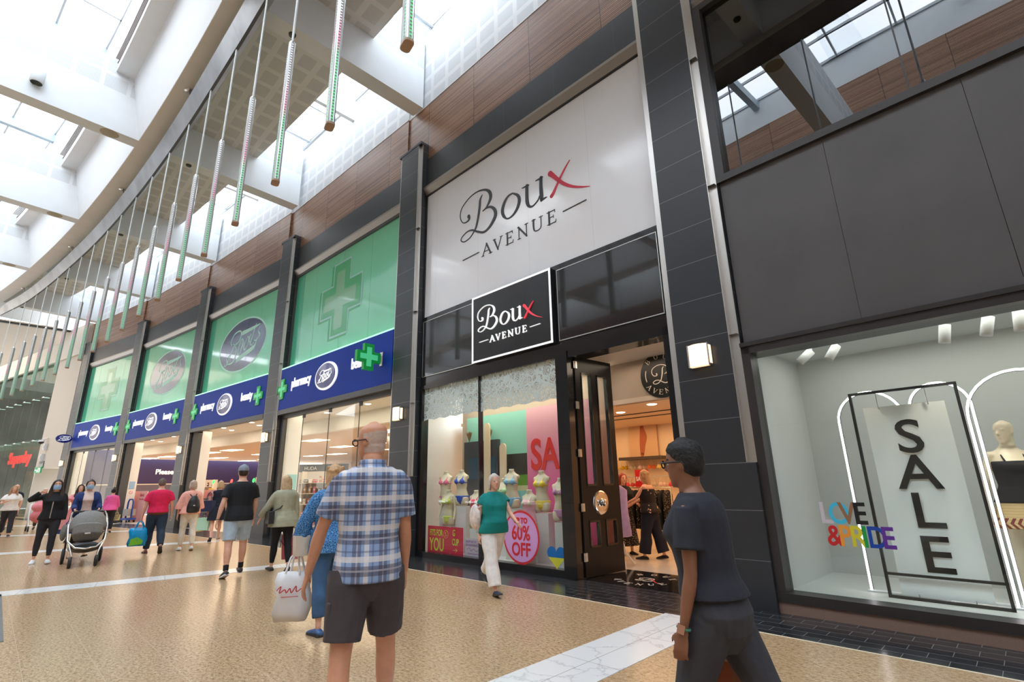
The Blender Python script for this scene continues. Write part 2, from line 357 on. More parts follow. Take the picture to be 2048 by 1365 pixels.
gi = MB(); gi.prism([(-10.98, .4), (-7.57, .37), (-7.2, -3), (-12.5, -3)], .0, .004)
S('floor_inlay', gi, mat('grey_slate', (.13, .135, .14), .35, noise=(8, .2)), label='grey stone inlay in the granite at the far side of the walkway', cat='floor')

# ---- pillars
PN = ['between the grey dress-shop window and the white shopfront', 'between the white shopfront and the first green shopfront', 'between the first and second green shopfronts', 'between the second and third green shopfronts', 'between the third and fourth green shopfronts', 'at the far end beyond the fourth green shopfront']
pl_pl = MB(); pl_pl.box(-.945, 0, 0, .34, 0, 1.59)
sh = MB(); NP = [(-.835, 0), (-.11, 0), (-.11, .07), (0, .07), (0, .34), (-.945, .34), (-.945, .07), (-.835, .07)]; sh.prism(NP, 1.59, 9.8)
cp_ = MB(); cp_.box(-.95, .005, -.005, .34, 9.8, 9.87)
stp = MB(); stp.box(-.11, -.1, 0.002, .07, 1.592, 9.79); stp.box(-.1, 0, .058, .0695, 1.592, 9.79)
for zz in (3.15, 5.28, 7.42): stp.box(-.111, -.004, .0015, .0572, zz, zz + .003, 1)
stm = MB(); stm.box(-.845, -.835, 0.002, .07, 1.592, 9.79); stm.box(-.945, -.845, .058, .0695, 1.592, 9.79)
ME = {k: v.mesh(k, ms) for k, v, ms in (('pillar_plinth', pl_pl, MATS['stone']), ('pillar_shaft', sh, MATS['stone']), ('pillar_cap', cp_, MATS['beam']), ('corner_strip', stp, [STEEL_L, DGREY]), ('corner_strip_other', stm, STEEL_L))}
for k in range(-1, 6):
    r = E('pillar', pil_m(k), label='tall dark granite pillar with steel corner strips ' + (PN[k] if k >= 0 else 'beyond the grey dress-shop window'), cat='pillar', kind='structure')
    for nme, me in (('plinth', 'pillar_plinth'), ('shaft', 'pillar_shaft'), ('cap', 'pillar_cap'), ('corner_strip', 'corner_strip'), ('corner_strip', 'corner_strip_other')): obj(nme, ME[me], None, r)

# ---- upper facade of each bay
for k in range(0, 6):
    M = BAY[k] if k else BAY[0]; L = BAYL[k]; u0, u1 = 0.0, L - .945
    nmz = ['grey dress-shop', 'white shopfront', 'first green shopfront', 'second green shopfront', 'third green shopfront', 'fourth green shopfront'][k]
    b = MB(); b.box(u0, u1, .19, .5, 8.57, 9.4); S('stone_band', b, MATS['beam'], M, label='dark granite band above the ' + nmz, cat='wall')
    t = MB(); t.add([(x, y, z) for x in (u0, u1) for y, z in ((.185, 8.575), (.12, 8.56), (.12, 8.5), (.2, 8.36), (.3, 8.36), (.3, 8.575))], [(0, 1, 7, 6), (1, 2, 8, 7), (2, 3, 9, 8), (3, 4, 10, 9), (4, 5, 11, 10), (5, 0, 6, 11), (0, 5, 4, 3, 2, 1), (6, 7, 8, 9, 10, 11)])
    S('trim_2', t, CORN, M, label='steel cornice above the ' + nmz, cat='trim')
    w = MB(); w.box(-.95, u1 + .02, .24, .4, 9.4, 11.17); S('wood_wall_panel', w, MATS['wood'], M, label='slatted brown timber panel above the ' + nmz, cat='wall')
    p = MB(); p.box(-.95, u1 + .02, .25, .4, 11.2, 13.75); S('perforated_wall_panel', p, MATS['perforated_wall'], M, label='white perforated acoustic wall above the ' + nmz, cat='wall')
    tw = MB(); tw.box(-.95, u1 + .02, .23, .42, 11.165, 11.2); S('trim_3', tw, WHITE, M, label='white edge between timber and perforated wall above the ' + nmz, cat='trim')
    if k not in (0,):
        q = MB(); q.box(2.98, 3.12, -1.12, .25, 12.93, 13.72); S('cross_beam', q, WHITE, M, label='short white cross beam under the rooflight above the ' + nmz, cat='beam')

# ---- ceiling: mirrored for the two sides of the mall (W = width)
W = 17.6
for side in (0, 1):
    O = (lambda o: o) if side == 0 else (lambda o: W - o)
    wh = 'near' if side == 0 else 'opposite'
    for i in range(len(XK) - 1):
        x0, x1 = XK[i] , XK[i + 1]; seg = [x0 + (x1 - x0) * t / 6 for t in range(7)]; s_ = MB(); r_ = MB(); nw = MB(); nl = MB(); nf = MB()
        for a, b in zip(seg[:-1], seg[1:]):
            def q(o, z): return [A(a, O(o), z), A(b, O(o), z)]
            def band(mb, o0, o1, z0, z1):
                mb.hexa([A(a, O(o0), z0), A(b, O(o0), z0), A(b, O(o1), z0), A(a, O(o1), z0)], [A(a, O(o0), z1), A(b, O(o0), z1), A(b, O(o1), z1), A(a, O(o1), z1)])
            band(s_, 1.34, 4.03, 12.31, 13.72)
            band(r_, 4.02, 4.56, 11.165, 12.4)
            p0, p1 = [A(x, O(4.565), 11.18) for x in (a, b)], [A(x, O(4.96), 13.04) for x in (a, b)]
            b0, b1 = [A(x, O(4.4), 11.18) for x in (a, b)], [A(x, O(4.5), 13.04) for x in (a, b)]
            nw.hexa([p0[0], p0[1], b0[1], b0[0]], [p1[0], p1[1], b1[1], b1[0]])
            band(nl, 4.55, 5.38, 13.04, NAVE_Z)
            for zz in (13.32, 13.46, 13.6, 13.74, 13.88): band(nf, 5.375, 5.395, zz, zz + .05)
        S('ceiling_soffit', s_, MATS['perforated_soffit'], label=f'beige perforated ceiling panel on the {wh} side, bay {i+1} from the near end', cat='ceiling')
        S('ring_soffit', r_, BEIGE, label=f'plain beige ring soffit on the {wh} side, bay {i+1} from the near end', cat='ceiling')
        S('nave_wall', nw, WHITE, label=f'white leaning bulkhead wall on the {wh} side, bay {i+1} from the near end', cat='wall')
        S('nave_ledge', nl, WHITE, label=f'white ledge box under the main rooflight on the {wh} side, bay {i+1} from the near end', cat='ceiling')
        if i >= 3 and side == 0: S('trim_4', nf, mat('louvre_dark', (.09, .05, .035), .6), label=f'dark louvre slots in the ledge face on the {wh} side, bay {i+1} from the near end', cat='trim')
        if side == 1:
            tb = MB()
            for a, b in zip(seg[:-1], seg[1:]): tb.hexa([A(a, O(5.37), 13.05), A(b, O(5.37), 13.05), A(b, O(5.41), 13.05), A(a, O(5.41), 13.05)], [A(a, O(5.37), 14.7), A(b, O(5.37), 14.7), A(b, O(5.41), 14.7), A(a, O(5.41), 14.7)])
            S('ledge_timber', tb, MATS['wood'], label=f'timber slats on the opposite ledge face, bay {i+1} from the near end', cat='wall')
        # aisle rooflight
        xm = (x0 + x1) / 2; nn = arc_n(xm); Ms = frame_m(A(xm, .55), ang=math.atan2(nn.y, nn.x) + R(90)) if side == 0 else frame_m(A(xm, W - .55), ang=math.atan2(nn.y, nn.x) + R(90))
        e = E('skylight', Ms, label=f'rooflight strip over the {wh} shopfronts, bay {i+1} from the near end', cat='skylight', kind='structure')
        g = MB(); g.box(-3.55, 3.55, -.85, .85, 13.78, 13.8); obj('glass', g, SKYGLASS, e)
        fr = MB()
        for xx in (-3.5, -1.75, -.95, .95, 1.75, 3.5): fr.box(xx - .03, xx + .03, -.85, .85, 13.7, 13.78)
        fr.box(-3.55, 3.55, -.86, -.78, 13.68, 13.78); fr.box(-3.55, 3.55, .78, .86, 13.68, 13.78); obj('frame', fr, mat('rooflight_frame', (.5, .53, .56), .4), e)
        # main rooflight
        if side == 0:
            Mn = frame_m(A(xm, 8.8), ang=math.atan2(nn.y, nn.x) + R(90))
            e = E('skylight', Mn, label=f'wide main rooflight over the walkway, bay {i+1} from the near end', cat='skylight', kind='structure')
            g = MB(); g.box(-3.75, 3.75, -3.5, 3.5, NAVE_Z, NAVE_Z + .02); obj('glass', g, SKYGLASS, e)
            fr = MB()
            for yy in (-3.4, -2.1, -.7, .7, 2.1, 3.4): fr.box(-3.75, 3.75, yy - .03, yy + .03, NAVE_Z - .1, NAVE_Z)
            for xx in (-3.5, -1.75, 0, 1.75): fr.box(xx - .03, xx + .03, -3.5, 3.5, NAVE_Z - .1, NAVE_Z)
            obj('frame', fr, mat('rooflight_frame', (.5, .53, .56), .4), e)
            tr = MB(); tr.box(-.11, .11, -3.5, 3.5, NAVE_Z - .45, NAVE_Z - .1); obj('purlin', tr, mat('blue_grey_steel', (.34, .42, .47), .45), e)
for j, x in enumerate(XK[1:-1]):
    xx = x - .49 * arc_n(x).y * -1
    nn = arc_n(xx); p = A(xx, 0); Mb = Matrix(((nn.x, -nn.y, 0, p.x), (nn.y, nn.x, 0, p.y), (0, 0, 1, 0), (0, 0, 0, 1)))
    for a, b, nm_ in ((-.24, 4.03, 'near aisle'), (4.56, W - 4.56, 'main hall'), (W - 4.03, W + .2, 'opposite aisle')):
        e = E('ceiling_beam', Mb, label=f'white cross beam over the {nm_} at pillar line {j+1} from the near end', cat='beam', kind='structure')
        lo = MB(); lo.box(a, b, -.22, .22, 11.17, 12.39); obj('beam_body', lo, WHITE, e)
        hi = MB(); hi.box(a, b, -.22, .22, 12.39, 13.45); obj('perforated_panel', hi, MATS['perforated_beam_end'], e)
        if nm_ == 'main hall':
            dsc = MB(); dsc.lathe([(0, 11.165), (.2, 11.165), (.22, 11.17)], 24, M=T3(5.2, 0, 0)); obj('downlight_cover', dsc, mat('beige_grille', (.42, .36, .26), .7), e)
        else:
            dsc = MB(); dsc.lathe([(0, 11.13), (.07, 11.13), (.08, 11.17)], 16, M=T3(3.2 if a < 0 else W - 3.2, 0, 0)); obj('detector', dsc, mat('dark_lens', (.05, .06, .04), .3), e)
# roof edge plates: close the gaps between rooflights and walls
rf = MB()
for i in range(len(xs) - 1):
    for o0, o1, z in ((-1.2, -.24, 13.76), (1.3, 5.4, 13.9), (W - 5.4, W - 1.3, 13.9), (W + .24, W + 1.2, 13.76)):
        if z == 13.9 and False: continue
        rf.add([A(xs[i], o0, z), A(xs[i + 1], o0, z), A(xs[i + 1], o1, z), A(xs[i], o1, z)], [(0, 1, 2, 3)])
S('roof', rf, WHITE, label='flat roof deck between the rooflights', cat='roof')
# gables at the two ends of the hall
for x, nm_ in ((19.5, 'near'), (-40.45, 'far')):
    g = MB(); a, b = A(x, -1.2), A(x, W + 1.2)
    if nm_ == 'near': g.add([(a.x, a.y, 0), (b.x, b.y, 0), (b.x, b.y, 17), (a.x, a.y, 17)], [(0, 1, 2, 3)])
    else: g.add([(a.x, a.y, 11.1), (b.x, b.y, 11.1), (b.x, b.y, 17), (a.x, a.y, 17)], [(0, 1, 2, 3)])
    S('wall_' + nm_ + '_end', g, WHITE, label='white gable wall closing the ' + nm_ + ' end of the hall', cat='wall')
# opposite shopfronts (only seen in reflections)
ow = MB(); og = MB(); ot = MB(); op = MB(); oa = MB()
for i in range(len(xs) - 1):
    def strip(mb, off, z0, z1): mb.add([A(xs[i], W + off, z0), A(xs[i + 1], W + off, z0), A(xs[i + 1], W + off, z1), A(xs[i], W + off, z1)], [(0, 1, 2, 3)])
    strip(ot, .24, 9.4, 11.17); strip(oa, .24, 11.17, 13.8); strip(ow, .2, 3.7, 9.4); strip(og, .6, .0, 3.7); ow.add([A(xs[i], W + .2, 3.7), A(xs[i + 1], W + .2, 3.7), A(xs[i + 1], W + .6, 3.7), A(xs[i], W + .6, 3.7)], [(0, 1, 2, 3)])
S('wall_opposite_timber', ot, MATS['wood'], label='timber band of the opposite shopfronts', cat='wall')
S('wall_opposite_white', oa, WHITE, label='white upper wall over the opposite shopfronts', cat='wall')
S('wall_opposite_fascia', ow, mat('opposite_fascia', (.2, .2, .21), .5), label='grey fascia wall of the opposite shopfronts', cat='wall')
S('wall_opposite_shops', og, mat('opposite_shops', (.32, .26, .2), .6, noise=(.5, .5)), label='shop windows of the opposite side', cat='wall')
# ================================================================= shopfronts
def srgb(r, g, b):
    f = lambda c: ((c / 255) / 12.92) if c / 255 <= .04045 else ((c / 255 + .055) / 1.055) ** 2.4
    return (f(r), f(g), f(b))
NAVY = mat('navy_vinyl', srgb(28, 38, 84), .4); MINT = mat('pale_mint_vinyl', srgb(176, 226, 208), .5)
REDV = mat('red_vinyl', srgb(206, 38, 66), .4); CHAR = mat('charcoal_vinyl', srgb(52, 56, 60), .5); WHITEV = mat('white_vinyl', (.85, .85, .86), .4)
BLUE = mat('blue_fascia', srgb(14, 56, 158), .55, spec=.18, noise=(2, .06)); WLET = mat('white_lettering', (.9, .9, .9), .35, emit=(1, 1, 1), es=.35)
LOGO_B = [[(1.601, 7.137, .084), (1.623, 7.063, .057), (1.536, 7.023, .031), (1.404, 7.055, .022), (1.313, 7.214, .02), (1.339, 7.403, .02), (1.477, 7.522, .022), (1.69, 7.605, .024), (1.927, 7.617, .031), (2.158, 7.547, .048), (2.289, 7.429, .075), (2.323, 7.296, .084), (2.272, 7.192, .066), (2.182, 7.105, .035), (2.075, 7.066, .022)],
  [(2.075, 7.066, .022), (2.182, 7.09, .031), (2.32, 7.061, .048), (2.436, 6.949, .075), (2.466, 6.817, .088), (2.397, 6.702, .084), (2.26, 6.593, .062), (2.093, 6.556, .048), (1.896, 6.644, .048), (1.722, 6.748, .04), (1.543, 6.771, .026), (1.377, 6.706, .022), (1.347, 6.631, .026), (1.455, 6.565, .024), (1.634, 6.587, .022), (1.766, 6.674, .031), (1.853, 6.777, .053), (1.926, 7.002, .062), (1.97, 7.218, .066), (1.99, 7.382, .053), (2.057, 7.47, .013)]]
LOGO_OU = [[(2.979, 7.084, .031), (3.12, 6.971, .062), (3.16, 6.838, .079), (3.096, 6.688, .07), (2.964, 6.587, .044), (2.813, 6.577, .031), (2.705, 6.685, .066), (2.675, 6.83, .079), (2.741, 6.984, .07), (2.851, 7.077, .044), (2.979, 7.084, .031)],
  [(3.246, 7.076, .018), (3.336, 7.07, .031), (3.424, 7.068, .022)], [(3.376, 7.07, .075), (3.368, 6.842, .079), (3.372, 6.704, .084), (3.419, 6.596, .057), (3.515, 6.56, .031), (3.644, 6.621, .026), (3.7, 6.691, .035)],
  [(3.614, 7.069, .018), (3.699, 7.067, .031), (3.79, 7.071, .022)], [(3.749, 7.071, .075), (3.739, 6.864, .079), (3.744, 6.671, .088), (3.733, 6.582, .048)], [(3.74, 6.597, .062), (3.811, 6.594, .035), (3.873, 6.598, .013)]]
LOGO_X = [[(3.979, 7.051, .11), (4.061, 6.957, .088), (4.171, 6.819, .075), (4.308, 6.67, .066), (4.483, 6.536, .048), (4.674, 6.437, .031), (4.86, 6.363, .009)], [(4.46, 7.106, .009), (4.35, 7.001, .031), (4.214, 6.844, .044), (4.122, 6.721, .048), (4.041, 6.61, .066), (3.989, 6.56, .075)]]
SERIF = {'A': (.92, [[(.02, .02, .06), (.44, 1, .06)], [(.42, 1, .14), (.84, .02, .14)], [(.2, .36, .05), (.66, .36, .05)], [(-.1, .02, .045), (.16, .02, .045)], [(.66, .02, .045), (1.02, .02, .045)]]),
  'V': (.92, [[(.1, .98, .14), (.48, 0, .12)], [(.46, 0, .06), (.84, .98, .06)], [(-.04, .98, .045), (.28, .98, .045)], [(.7, .98, .045), (.98, .98, .045)]]),
  'E': (.7, [[(.16, 0, .14), (.16, 1, .14)], [(0, .02, .05), (.66, .02, .05), ], [(0, .98, .05), (.62, .98, .05)], [(.16, .52, .05), (.5, .52, .05)], [(.66, 0, .05), (.7, .22, .03)], [(.62, 1, .05), (.64, .78, .03)], [(.5, .4, .03), (.5, .64, .03)]]),
  'N': (.95, [[(.14, 0, .06), (.14, 1, .06)], [(.1, 1, .14), (.84, 0, .14)], [(.84, 0, .06), (.84, 1, .06)], [(0, .02, .045), (.3, .02, .045)], [(.68, .98, .045), (1, .98, .045)], [(0, .98, .045), (.14, .98, .045)]]),
  'U': (.95, [[(.16, 1, .14), (.16, .4, .14), (.24, .08, .1), (.5, 0, .06), (.74, .1, .06), (.8, .4, .06), (.8, 1, .06)], [(0, .98, .045), (.34, .98, .045)], [(.64, .98, .045), (.96, .98, .045)]]),
  'B': (.8, [[(.16, 0, .14), (.16, 1, .14)], [(0, .98, .05), (.4, .98, .05), (.6, .86, .1), (.6, .64, .1), (.4, .53, .05), (.2, .53, .05)], [(.4, .53, .05), (.66, .42, .12), (.68, .16, .12), (.42, .02, .05), (0, .02, .05)]]),
  'O': (1.0, [[(.5, 1, .05), (.2, .86, .11), (.1, .5, .14), (.2, .14, .11), (.5, 0, .05), (.8, .14, .11), (.9, .5, .14), (.8, .86, .11), (.5, 1, .05)]]),
  'X': (.9, [[(.12, .98, .14), (.78, .02, .14)], [(.74, .98, .05), (.14, .02, .05)], [(0, .98, .045), (.3, .98, .045)], [(.6, .98, .045), (.9, .98, .045)], [(0, .02, .045), (.28, .02, .045)], [(.62, .02, .045), (.94, .02, .045)]])}
def serif(mb, ch, x, z, h, wx, y0, y1, ang=0.0, mi=0):
    w, sts = SERIF[ch]; ca, sa = math.cos(ang), math.sin(ang)
    for st in sts:
        mb.stroke([(x + (px * wx / w) * ca - pz * h * sa, z + (px * wx / w) * sa + pz * h * ca, pw * h) for px, pz, pw in st], y0, y1, mi, sub=1 if len(st) == 2 else 4)
def boux_logo(mb, k, u0, z0, y0, y1, cu=0, xm=1):      # scale k about (u0,z0) in sign space
    f = lambda st: [((x - 3.1) * k + u0, (z - 6.8) * k + z0, w * k) for x, z, w in st]
    for st in LOGO_B + LOGO_OU: mb.stroke(f(st), y0, y1, cu)
    for st in LOGO_X: mb.stroke(f(st), y0, y1, xm)
    for a, b in ((1.413, 1.937), (4.244, 4.759)): mb.stroke(f([(a, 6.13, .02), (b, 6.14, .02)]), y0, y1, cu, 1)
    for ch, x, w in (('A', 2.056, .272), ('V', 2.39, .262), ('E', 2.755, .21), ('N', 3.085, .275), ('U', 3.468, .282), ('E', 3.858, .213)): serif(mb, ch, (x - 3.1) * k + u0, (5.998 - 6.8) * k + z0, .26 * k, w * k, y0, y1, 0, cu)
BOOTS = [[(1.983, 6.105, .037), (1.97, 6.037, .042), (2.09, 6.003, .042), (2.221, 6.058, .037), (2.397, 6.04, .052), (2.681, 6.059, .068), (2.863, 6.211, .073), (2.906, 6.42, .068), (2.882, 6.587, .058), (2.722, 6.726, .042), (2.561, 6.816, .031)], [(2.428, 6.792, .058), (2.322, 6.901, .042), (2.424, 7.082, .047), (2.626, 7.221, .047), (2.948, 7.261, .052), (3.128, 7.206, .058), (3.174, 7.043, .068), (3.102, 6.883, .063), (2.903, 6.757, .052), (2.675, 6.724, .042)], [(2.986, 6.796, .052), (2.675, 6.724, .058), (2.54, 6.529, .068), (2.368, 6.296, .063), (2.251, 6.119, .052), (2.169, 6.242, .031), (2.228, 6.353, .031), (2.384, 6.403, .026)], [(3.208, 6.754, .047), (3.077, 6.562, .058), (3.076, 6.368, .052), (3.151, 6.301, .042), (3.286, 6.395, .047), (3.392, 6.589, .052), (3.402, 6.803, .042), (3.289, 6.879, .037), (3.184, 6.758, .037)], [(3.695, 6.81, .042), (3.56, 6.643, .058), (3.567, 6.45, .052), (3.651, 6.393, .042), (3.797, 6.514, .047), (3.884, 6.688, .052), (3.866, 6.84, .042), (3.769, 6.87, .037), (3.668, 6.794, .037)], [(4.04, 6.932, .037), (3.913, 6.746, .052), (3.995, 6.603, .042)], [(4.366, 7.278, .026), (4.271, 7.055, .063), (4.133, 6.744, .063), (4.056, 6.57, .058), (4.136, 6.481, .042), (4.31, 6.563, .037)], [(4.67, 7.086, .031), (4.605, 6.922, .042), (4.729, 6.792, .052), (4.664, 6.681, .052), (4.451, 6.598, .047), (4.333, 6.642, .031)], [(3.28, 7.109, .183), (3.722, 7.126, .147), (4.245, 7.155, .115), (4.685, 7.198, .037)], [(3.034, 6.011, .078), (3.16, 6.107, .173), (3.699, 6.215, .183), (4.279, 6.351, .157), (4.451, 6.433, .094), (4.564, 6.659, .047)]]
def boots_logo(mb, k, u0, z0, y0, y1, mi=0, T=None):
    t = MB()
    for st in BOOTS: t.stroke([((x - 3.32) * k + u0, (z - 6.65) * k + z0, w * k) for x, z, w in st], y0, y1, mi, 4)
    mb.add([T @ Vector(p) for p in t.v] if T is not None else t.v, t.f, mi)
def cross_poly(cx, cz, r, t): return [(cx - t, cz - r), (cx + t, cz - r), (cx + t, cz - t), (cx + r, cz - t), (cx + r, cz + t), (cx + t, cz + t), (cx + t, cz + r), (cx - t, cz + r), (cx - t, cz + t), (cx - r, cz + t), (cx - r, cz - t), (cx - t, cz - t)]

# ---- the four green shopfronts with blue signs
GREENP = mat('green_backed_glass', srgb(132, 214, 176), .10, spec=.35, coat=.12, noise=(.7, .03)); GREEN_REFL = mat('green_glass_reflection', srgb(88, 184, 152), .10, spec=.35, coat=.12)
GRX = mat('green_cross_vinyl', srgb(62, 172, 108), .3, coat=.4); GRXM = mat('pale_cross_vinyl', srgb(150, 208, 196), .3, coat=.4)
GREENL = mat('green_sign_rim', srgb(22, 158, 70), .35, emit=srgb(20, 150, 60), es=.12); GREENI = mat('green_sign_face', srgb(90, 205, 150), .4, emit=srgb(70, 200, 130), es=.28)
ON = {2: 'first', 3: 'second', 4: 'third', 5: 'fourth'}
def sconce(M, lab):
    e = E('wall_sconce', M, label=lab, cat='wall lamp', group='glowing wall sconces on the pillars')
    s = MB(); s.prism([(-.13 + .26 * i / 10, -.09 - .05 * math.sin(math.pi * i / 10)) for i in range(11)] + [(.13, -.05), (-.13, -.05)], -.14, .14); obj('lamp_shade', s, SHADE, e)
    b = MB(); b.box(-.12, .14, -.045, -.0, -.15, .15); b.box(-.14, -.12, -.1, 0, -.15, .15); b.box(.13, .145, -.1, 0, -.15, .15); obj('bracket', b, STEEL_L, e)
    g = MB(); g.box(.1455, .148, -.085, -.02, -.12, .12); obj('side_panel', g, SHADE, e); return e
SHADE = mat('glowing_opal_glass', (.9, .8, .65), .4, emit=(1, .68, .38), es=1.25)
PW = ['between the grey dress-shop window and the white shopfront', 'left of the lace-topped shop window', 'between the first two green shopfronts', 'between the second and third green shopfronts', 'between the third and fourth green shopfronts', 'at the far end beside the beige wall']
for k in range(6): sconce(pil_m(k) @ T3(-.49, 0, 2.95), 'glowing opal wall lamp on the pillar ' + PW[k])
for k in (2, 3, 4, 5):
    M = BAY[k]; U = BAYL[k] - .945; o = ON[k]
    e = E('shop_window', M, label=f'tall mint green glazed upper panel of the {o} green shopfront', cat='window', kind='structure')
    f = MB()
    f.box(0, .1, .2, .3, 3.6, 8.37); f.box(U - .1, U, .2, .3, 3.6, 8.37); f.box(.1, U - .1, .2, .3, 8.27, 8.37); f.box(.1, U - .1, .2, .3, 5.02, 5.14); obj('frame', f, DGREY, e)
    g = MB(); g.box(.1, .62, .25, .27, 5.14, 8.27, 1)  # darker strip: the pillar side's reflection painted into the green
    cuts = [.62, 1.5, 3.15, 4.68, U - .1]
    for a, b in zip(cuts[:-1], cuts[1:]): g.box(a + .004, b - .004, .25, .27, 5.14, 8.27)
    g.box(.62, U - .1, .262, .29, 5.14, 8.27, 2); obj('green_glass', g, [GREENP, GREEN_REFL, BLACKM], e)
    if k in (2, 5):
        c = MB(); cx = 3.1
        c.plate(cross_poly(cx - .1, 6.72, 1.2, .52), .2455, .2475, 0); c.plate(cross_poly(cx, 6.76, 1.18, .5), .2435, .2455, 1); c.plate(cross_poly(cx, 6.76, 1.12, .45), .2415, .2435, 0); c.plate(cross_poly(cx - .06, 6.72, .9, .24), .2395, .2415, 2)
        obj('cross_graphic', c, [GRX, GRXM, mat('cross_centre', srgb(132, 190, 150), .2, coat=.5)], None, M, label=f'large green cross graphic on the {o} mint glazed panel', cat='window graphic')
    else:
        c = MB(); c.ring(3.32, 6.65, 1.96, 1.05, .2465, .2485, 1); c.ring(3.32, 6.65, 1.88, .98, .244, .2465, 0); boots_logo(c, 1.0, 3.32, 6.65, .241, .2445, 1)
        obj('oval_logo_graphic', c, [mat('slate_navy_vinyl', srgb(62, 74, 112), .18, coat=.5), MINT], None, M, label=f'large slate blue oval script logo on the {o} mint glazed panel', cat='window graphic')
    # fascia
    e = E('shop_sign', M, label=f'long blue fascia sign with white lettering of the {o} green shopfront', cat='sign', group='blue shop fascias')
    b = MB(); b.box(.0, U - .0, .06, .2, 3.75, 5.06); obj('fascia_board', b, BLUE, e)
    b = MB(); b.box(.0, U, .06, .2, 5.062, 5.1); obj('light_strip', b, mat('green_white_led', (.5, .9, .6), .3, emit=srgb(150, 240, 190), es=.8), e)
    b = MB(); b.box(0, U, .05, .25, 3.6, 3.745); obj('soffit_trim', b, DGREY, e)
    text('pharmacy_lettering', 'pharmacy', .42, WLET, e, T3(.83, .05, 4.36), depth=.03, bold=.005, sx=.76)
    text('beauty_lettering', 'beauty', .42, WLET, e, T3(4.32, .05, 4.36), depth=.03, bold=.005, sx=.76)
    c = MB(); c.ring(3.0, 4.4, .62, .40, .03, .06, 0, hole=(.52, .34)); obj('oval_rim', c, WLET, e)
    c = MB(); c.ring(3.0 - .03, 4.41, .53, .35, .02, .055); obj('oval_face', c, mat('deep_blue_gloss', srgb(24, 34, 128), .15, coat=.5), e)
    c = MB(); boots_logo(c, .27, 2.96, 4.41, .005, .02); obj('script_lettering', c, WLET, e)
    for cu in ({2: (.2,), 3: (.2, 5.62), 4: (.2, 5.62), 5: (5.62,)}[k]):
        c = MB(); c.plate(cross_poly(cu, 4.4, .32, .12), .03, .06); c.plate(cross_poly(cu, 4.4, .24, .05), .02, .03, 1); obj('cross_emblem', c, [GREENL, GREENI], e)
# projecting signs
Mq = BAY[2] @ Matrix(((0, 1, 0, 5.72), (1, 0, 0, 0), (0, 0, 1, 0), (0, 0, 0, 1)))       # local x = into wall, local y = along the front
Mq = BAY[2] @ T3(5.72, 0, 0) @ RZm(R(90))
e = E('cross_sign', Mq, label='projecting green pharmacy cross sign on the first green shopfront', cat='sign')
c = MB(); c.plate(cross_poly(-.32, 4.38, .32, .13), -.05, .05); obj('cross_rim', c, GREENL, e)
for yy in ((-.056, -.05), (.05, .056)):
    c = MB(); c.plate(cross_poly(-.32, 4.38, .235, .065), *yy); obj('cross_face', c, GREENI, e)
c = MB(); c.box(.0, .045, -.03, .03, 4.3, 4.46); c.box(.042, .058, -.06, .06, 4.22, 4.56); obj('bracket', c, STEEL_L, e)
e = E('oval_sign', BAY[5] @ T3(.1, 0, 0) @ RZm(R(90)), label='projecting blue oval sign with white script lettering at the far end of the blue fascias', cat='sign')
c = MB(); c.ring(-.34, 4.24, .36, .23, -.05, .05); obj('oval_body', c, mat('deep_blue_gloss', (0, 0, 0)), e)
for sg in (-1, 1):
    c = MB(); boots_logo(c, .2, -.34 if sg < 0 else .34, 4.24, -.062, -.05, 0, None if sg < 0 else RZm(math.pi)); obj('script_lettering', c, WLET, e)
c = MB(); c.box(.0, .057, -.02, .02, 4.16, 4.32); obj('bracket', c, STEEL_L, e)

# ---- ground-floor glazing of the green shopfronts
for k in (2, 5):
    M = BAY[k]; U = BAYL[k] - .945
    e = E('window_1' if k == 2 else 'window_2', M, label=f'ground floor shop window under the blue sign of the {ON[k]} green shopfront', cat='window', kind='structure')
    f = MB(); f.box(0, .13, .2, .32, 0, 3.6); f.box(U - .1, U, .2, .32, 0, 3.6); f.box(.13, U - .1, .2, .32, 0, .12); f.box(.13, U - .1, .2, .32, 3.5, 3.6); obj('frame', f, DGREY, e)
    cuts = [.13, 1.38, 2.95, 4.52, U - .1]
    for a, b in zip(cuts[:-1], cuts[1:]): g = MB(); g.box(a + .008, b - .008, .25, .262, .12, 3.5); obj('pane', g, GLASS, e)
    j = MB()
    for c in cuts[1:-1]: j.box(c - .008, c + .008, .248, .264, .12, 3.5); j.box(c - .02, c + .1, .24, .28, 3.4, 3.5)
    obj('joint', j, BLACKM, e)
for k in (3, 4):
    M = BAY[k]; U = BAYL[k] - .945
    f = MB(); f.box(0, .12, .18, .5, 0, 3.6); f.box(U - .12, U, .18, .5, 0, 3.6)
    S('door_1' if k == 3 else 'door_2', f, DGREY, M, label=f'dark grey jambs of the open doorway under the {ON[k]} blue sign', cat='door')
mat('shop_back_wall', (.62, .5, .4), .7, noise=(1.2, .2))
RW = mat('shop_white_wall', (.8, .78, .74), .6)
for k in (2, 3, 4, 5):
    M = BAY[k]; U = BAYL[k] - .945
    for a, b in ((-.5, .12), (U - .12, U + .45)):
        f = MB(); f.box(a, b, .34 if k in (2, 5) else .5, .85, 0, 3.7); S('shop_column', f, RW, M, label=f'white column inside the {ON[k]} green shopfront ' + ('left' if a < 0 else 'right') + ' of its opening', cat='column')
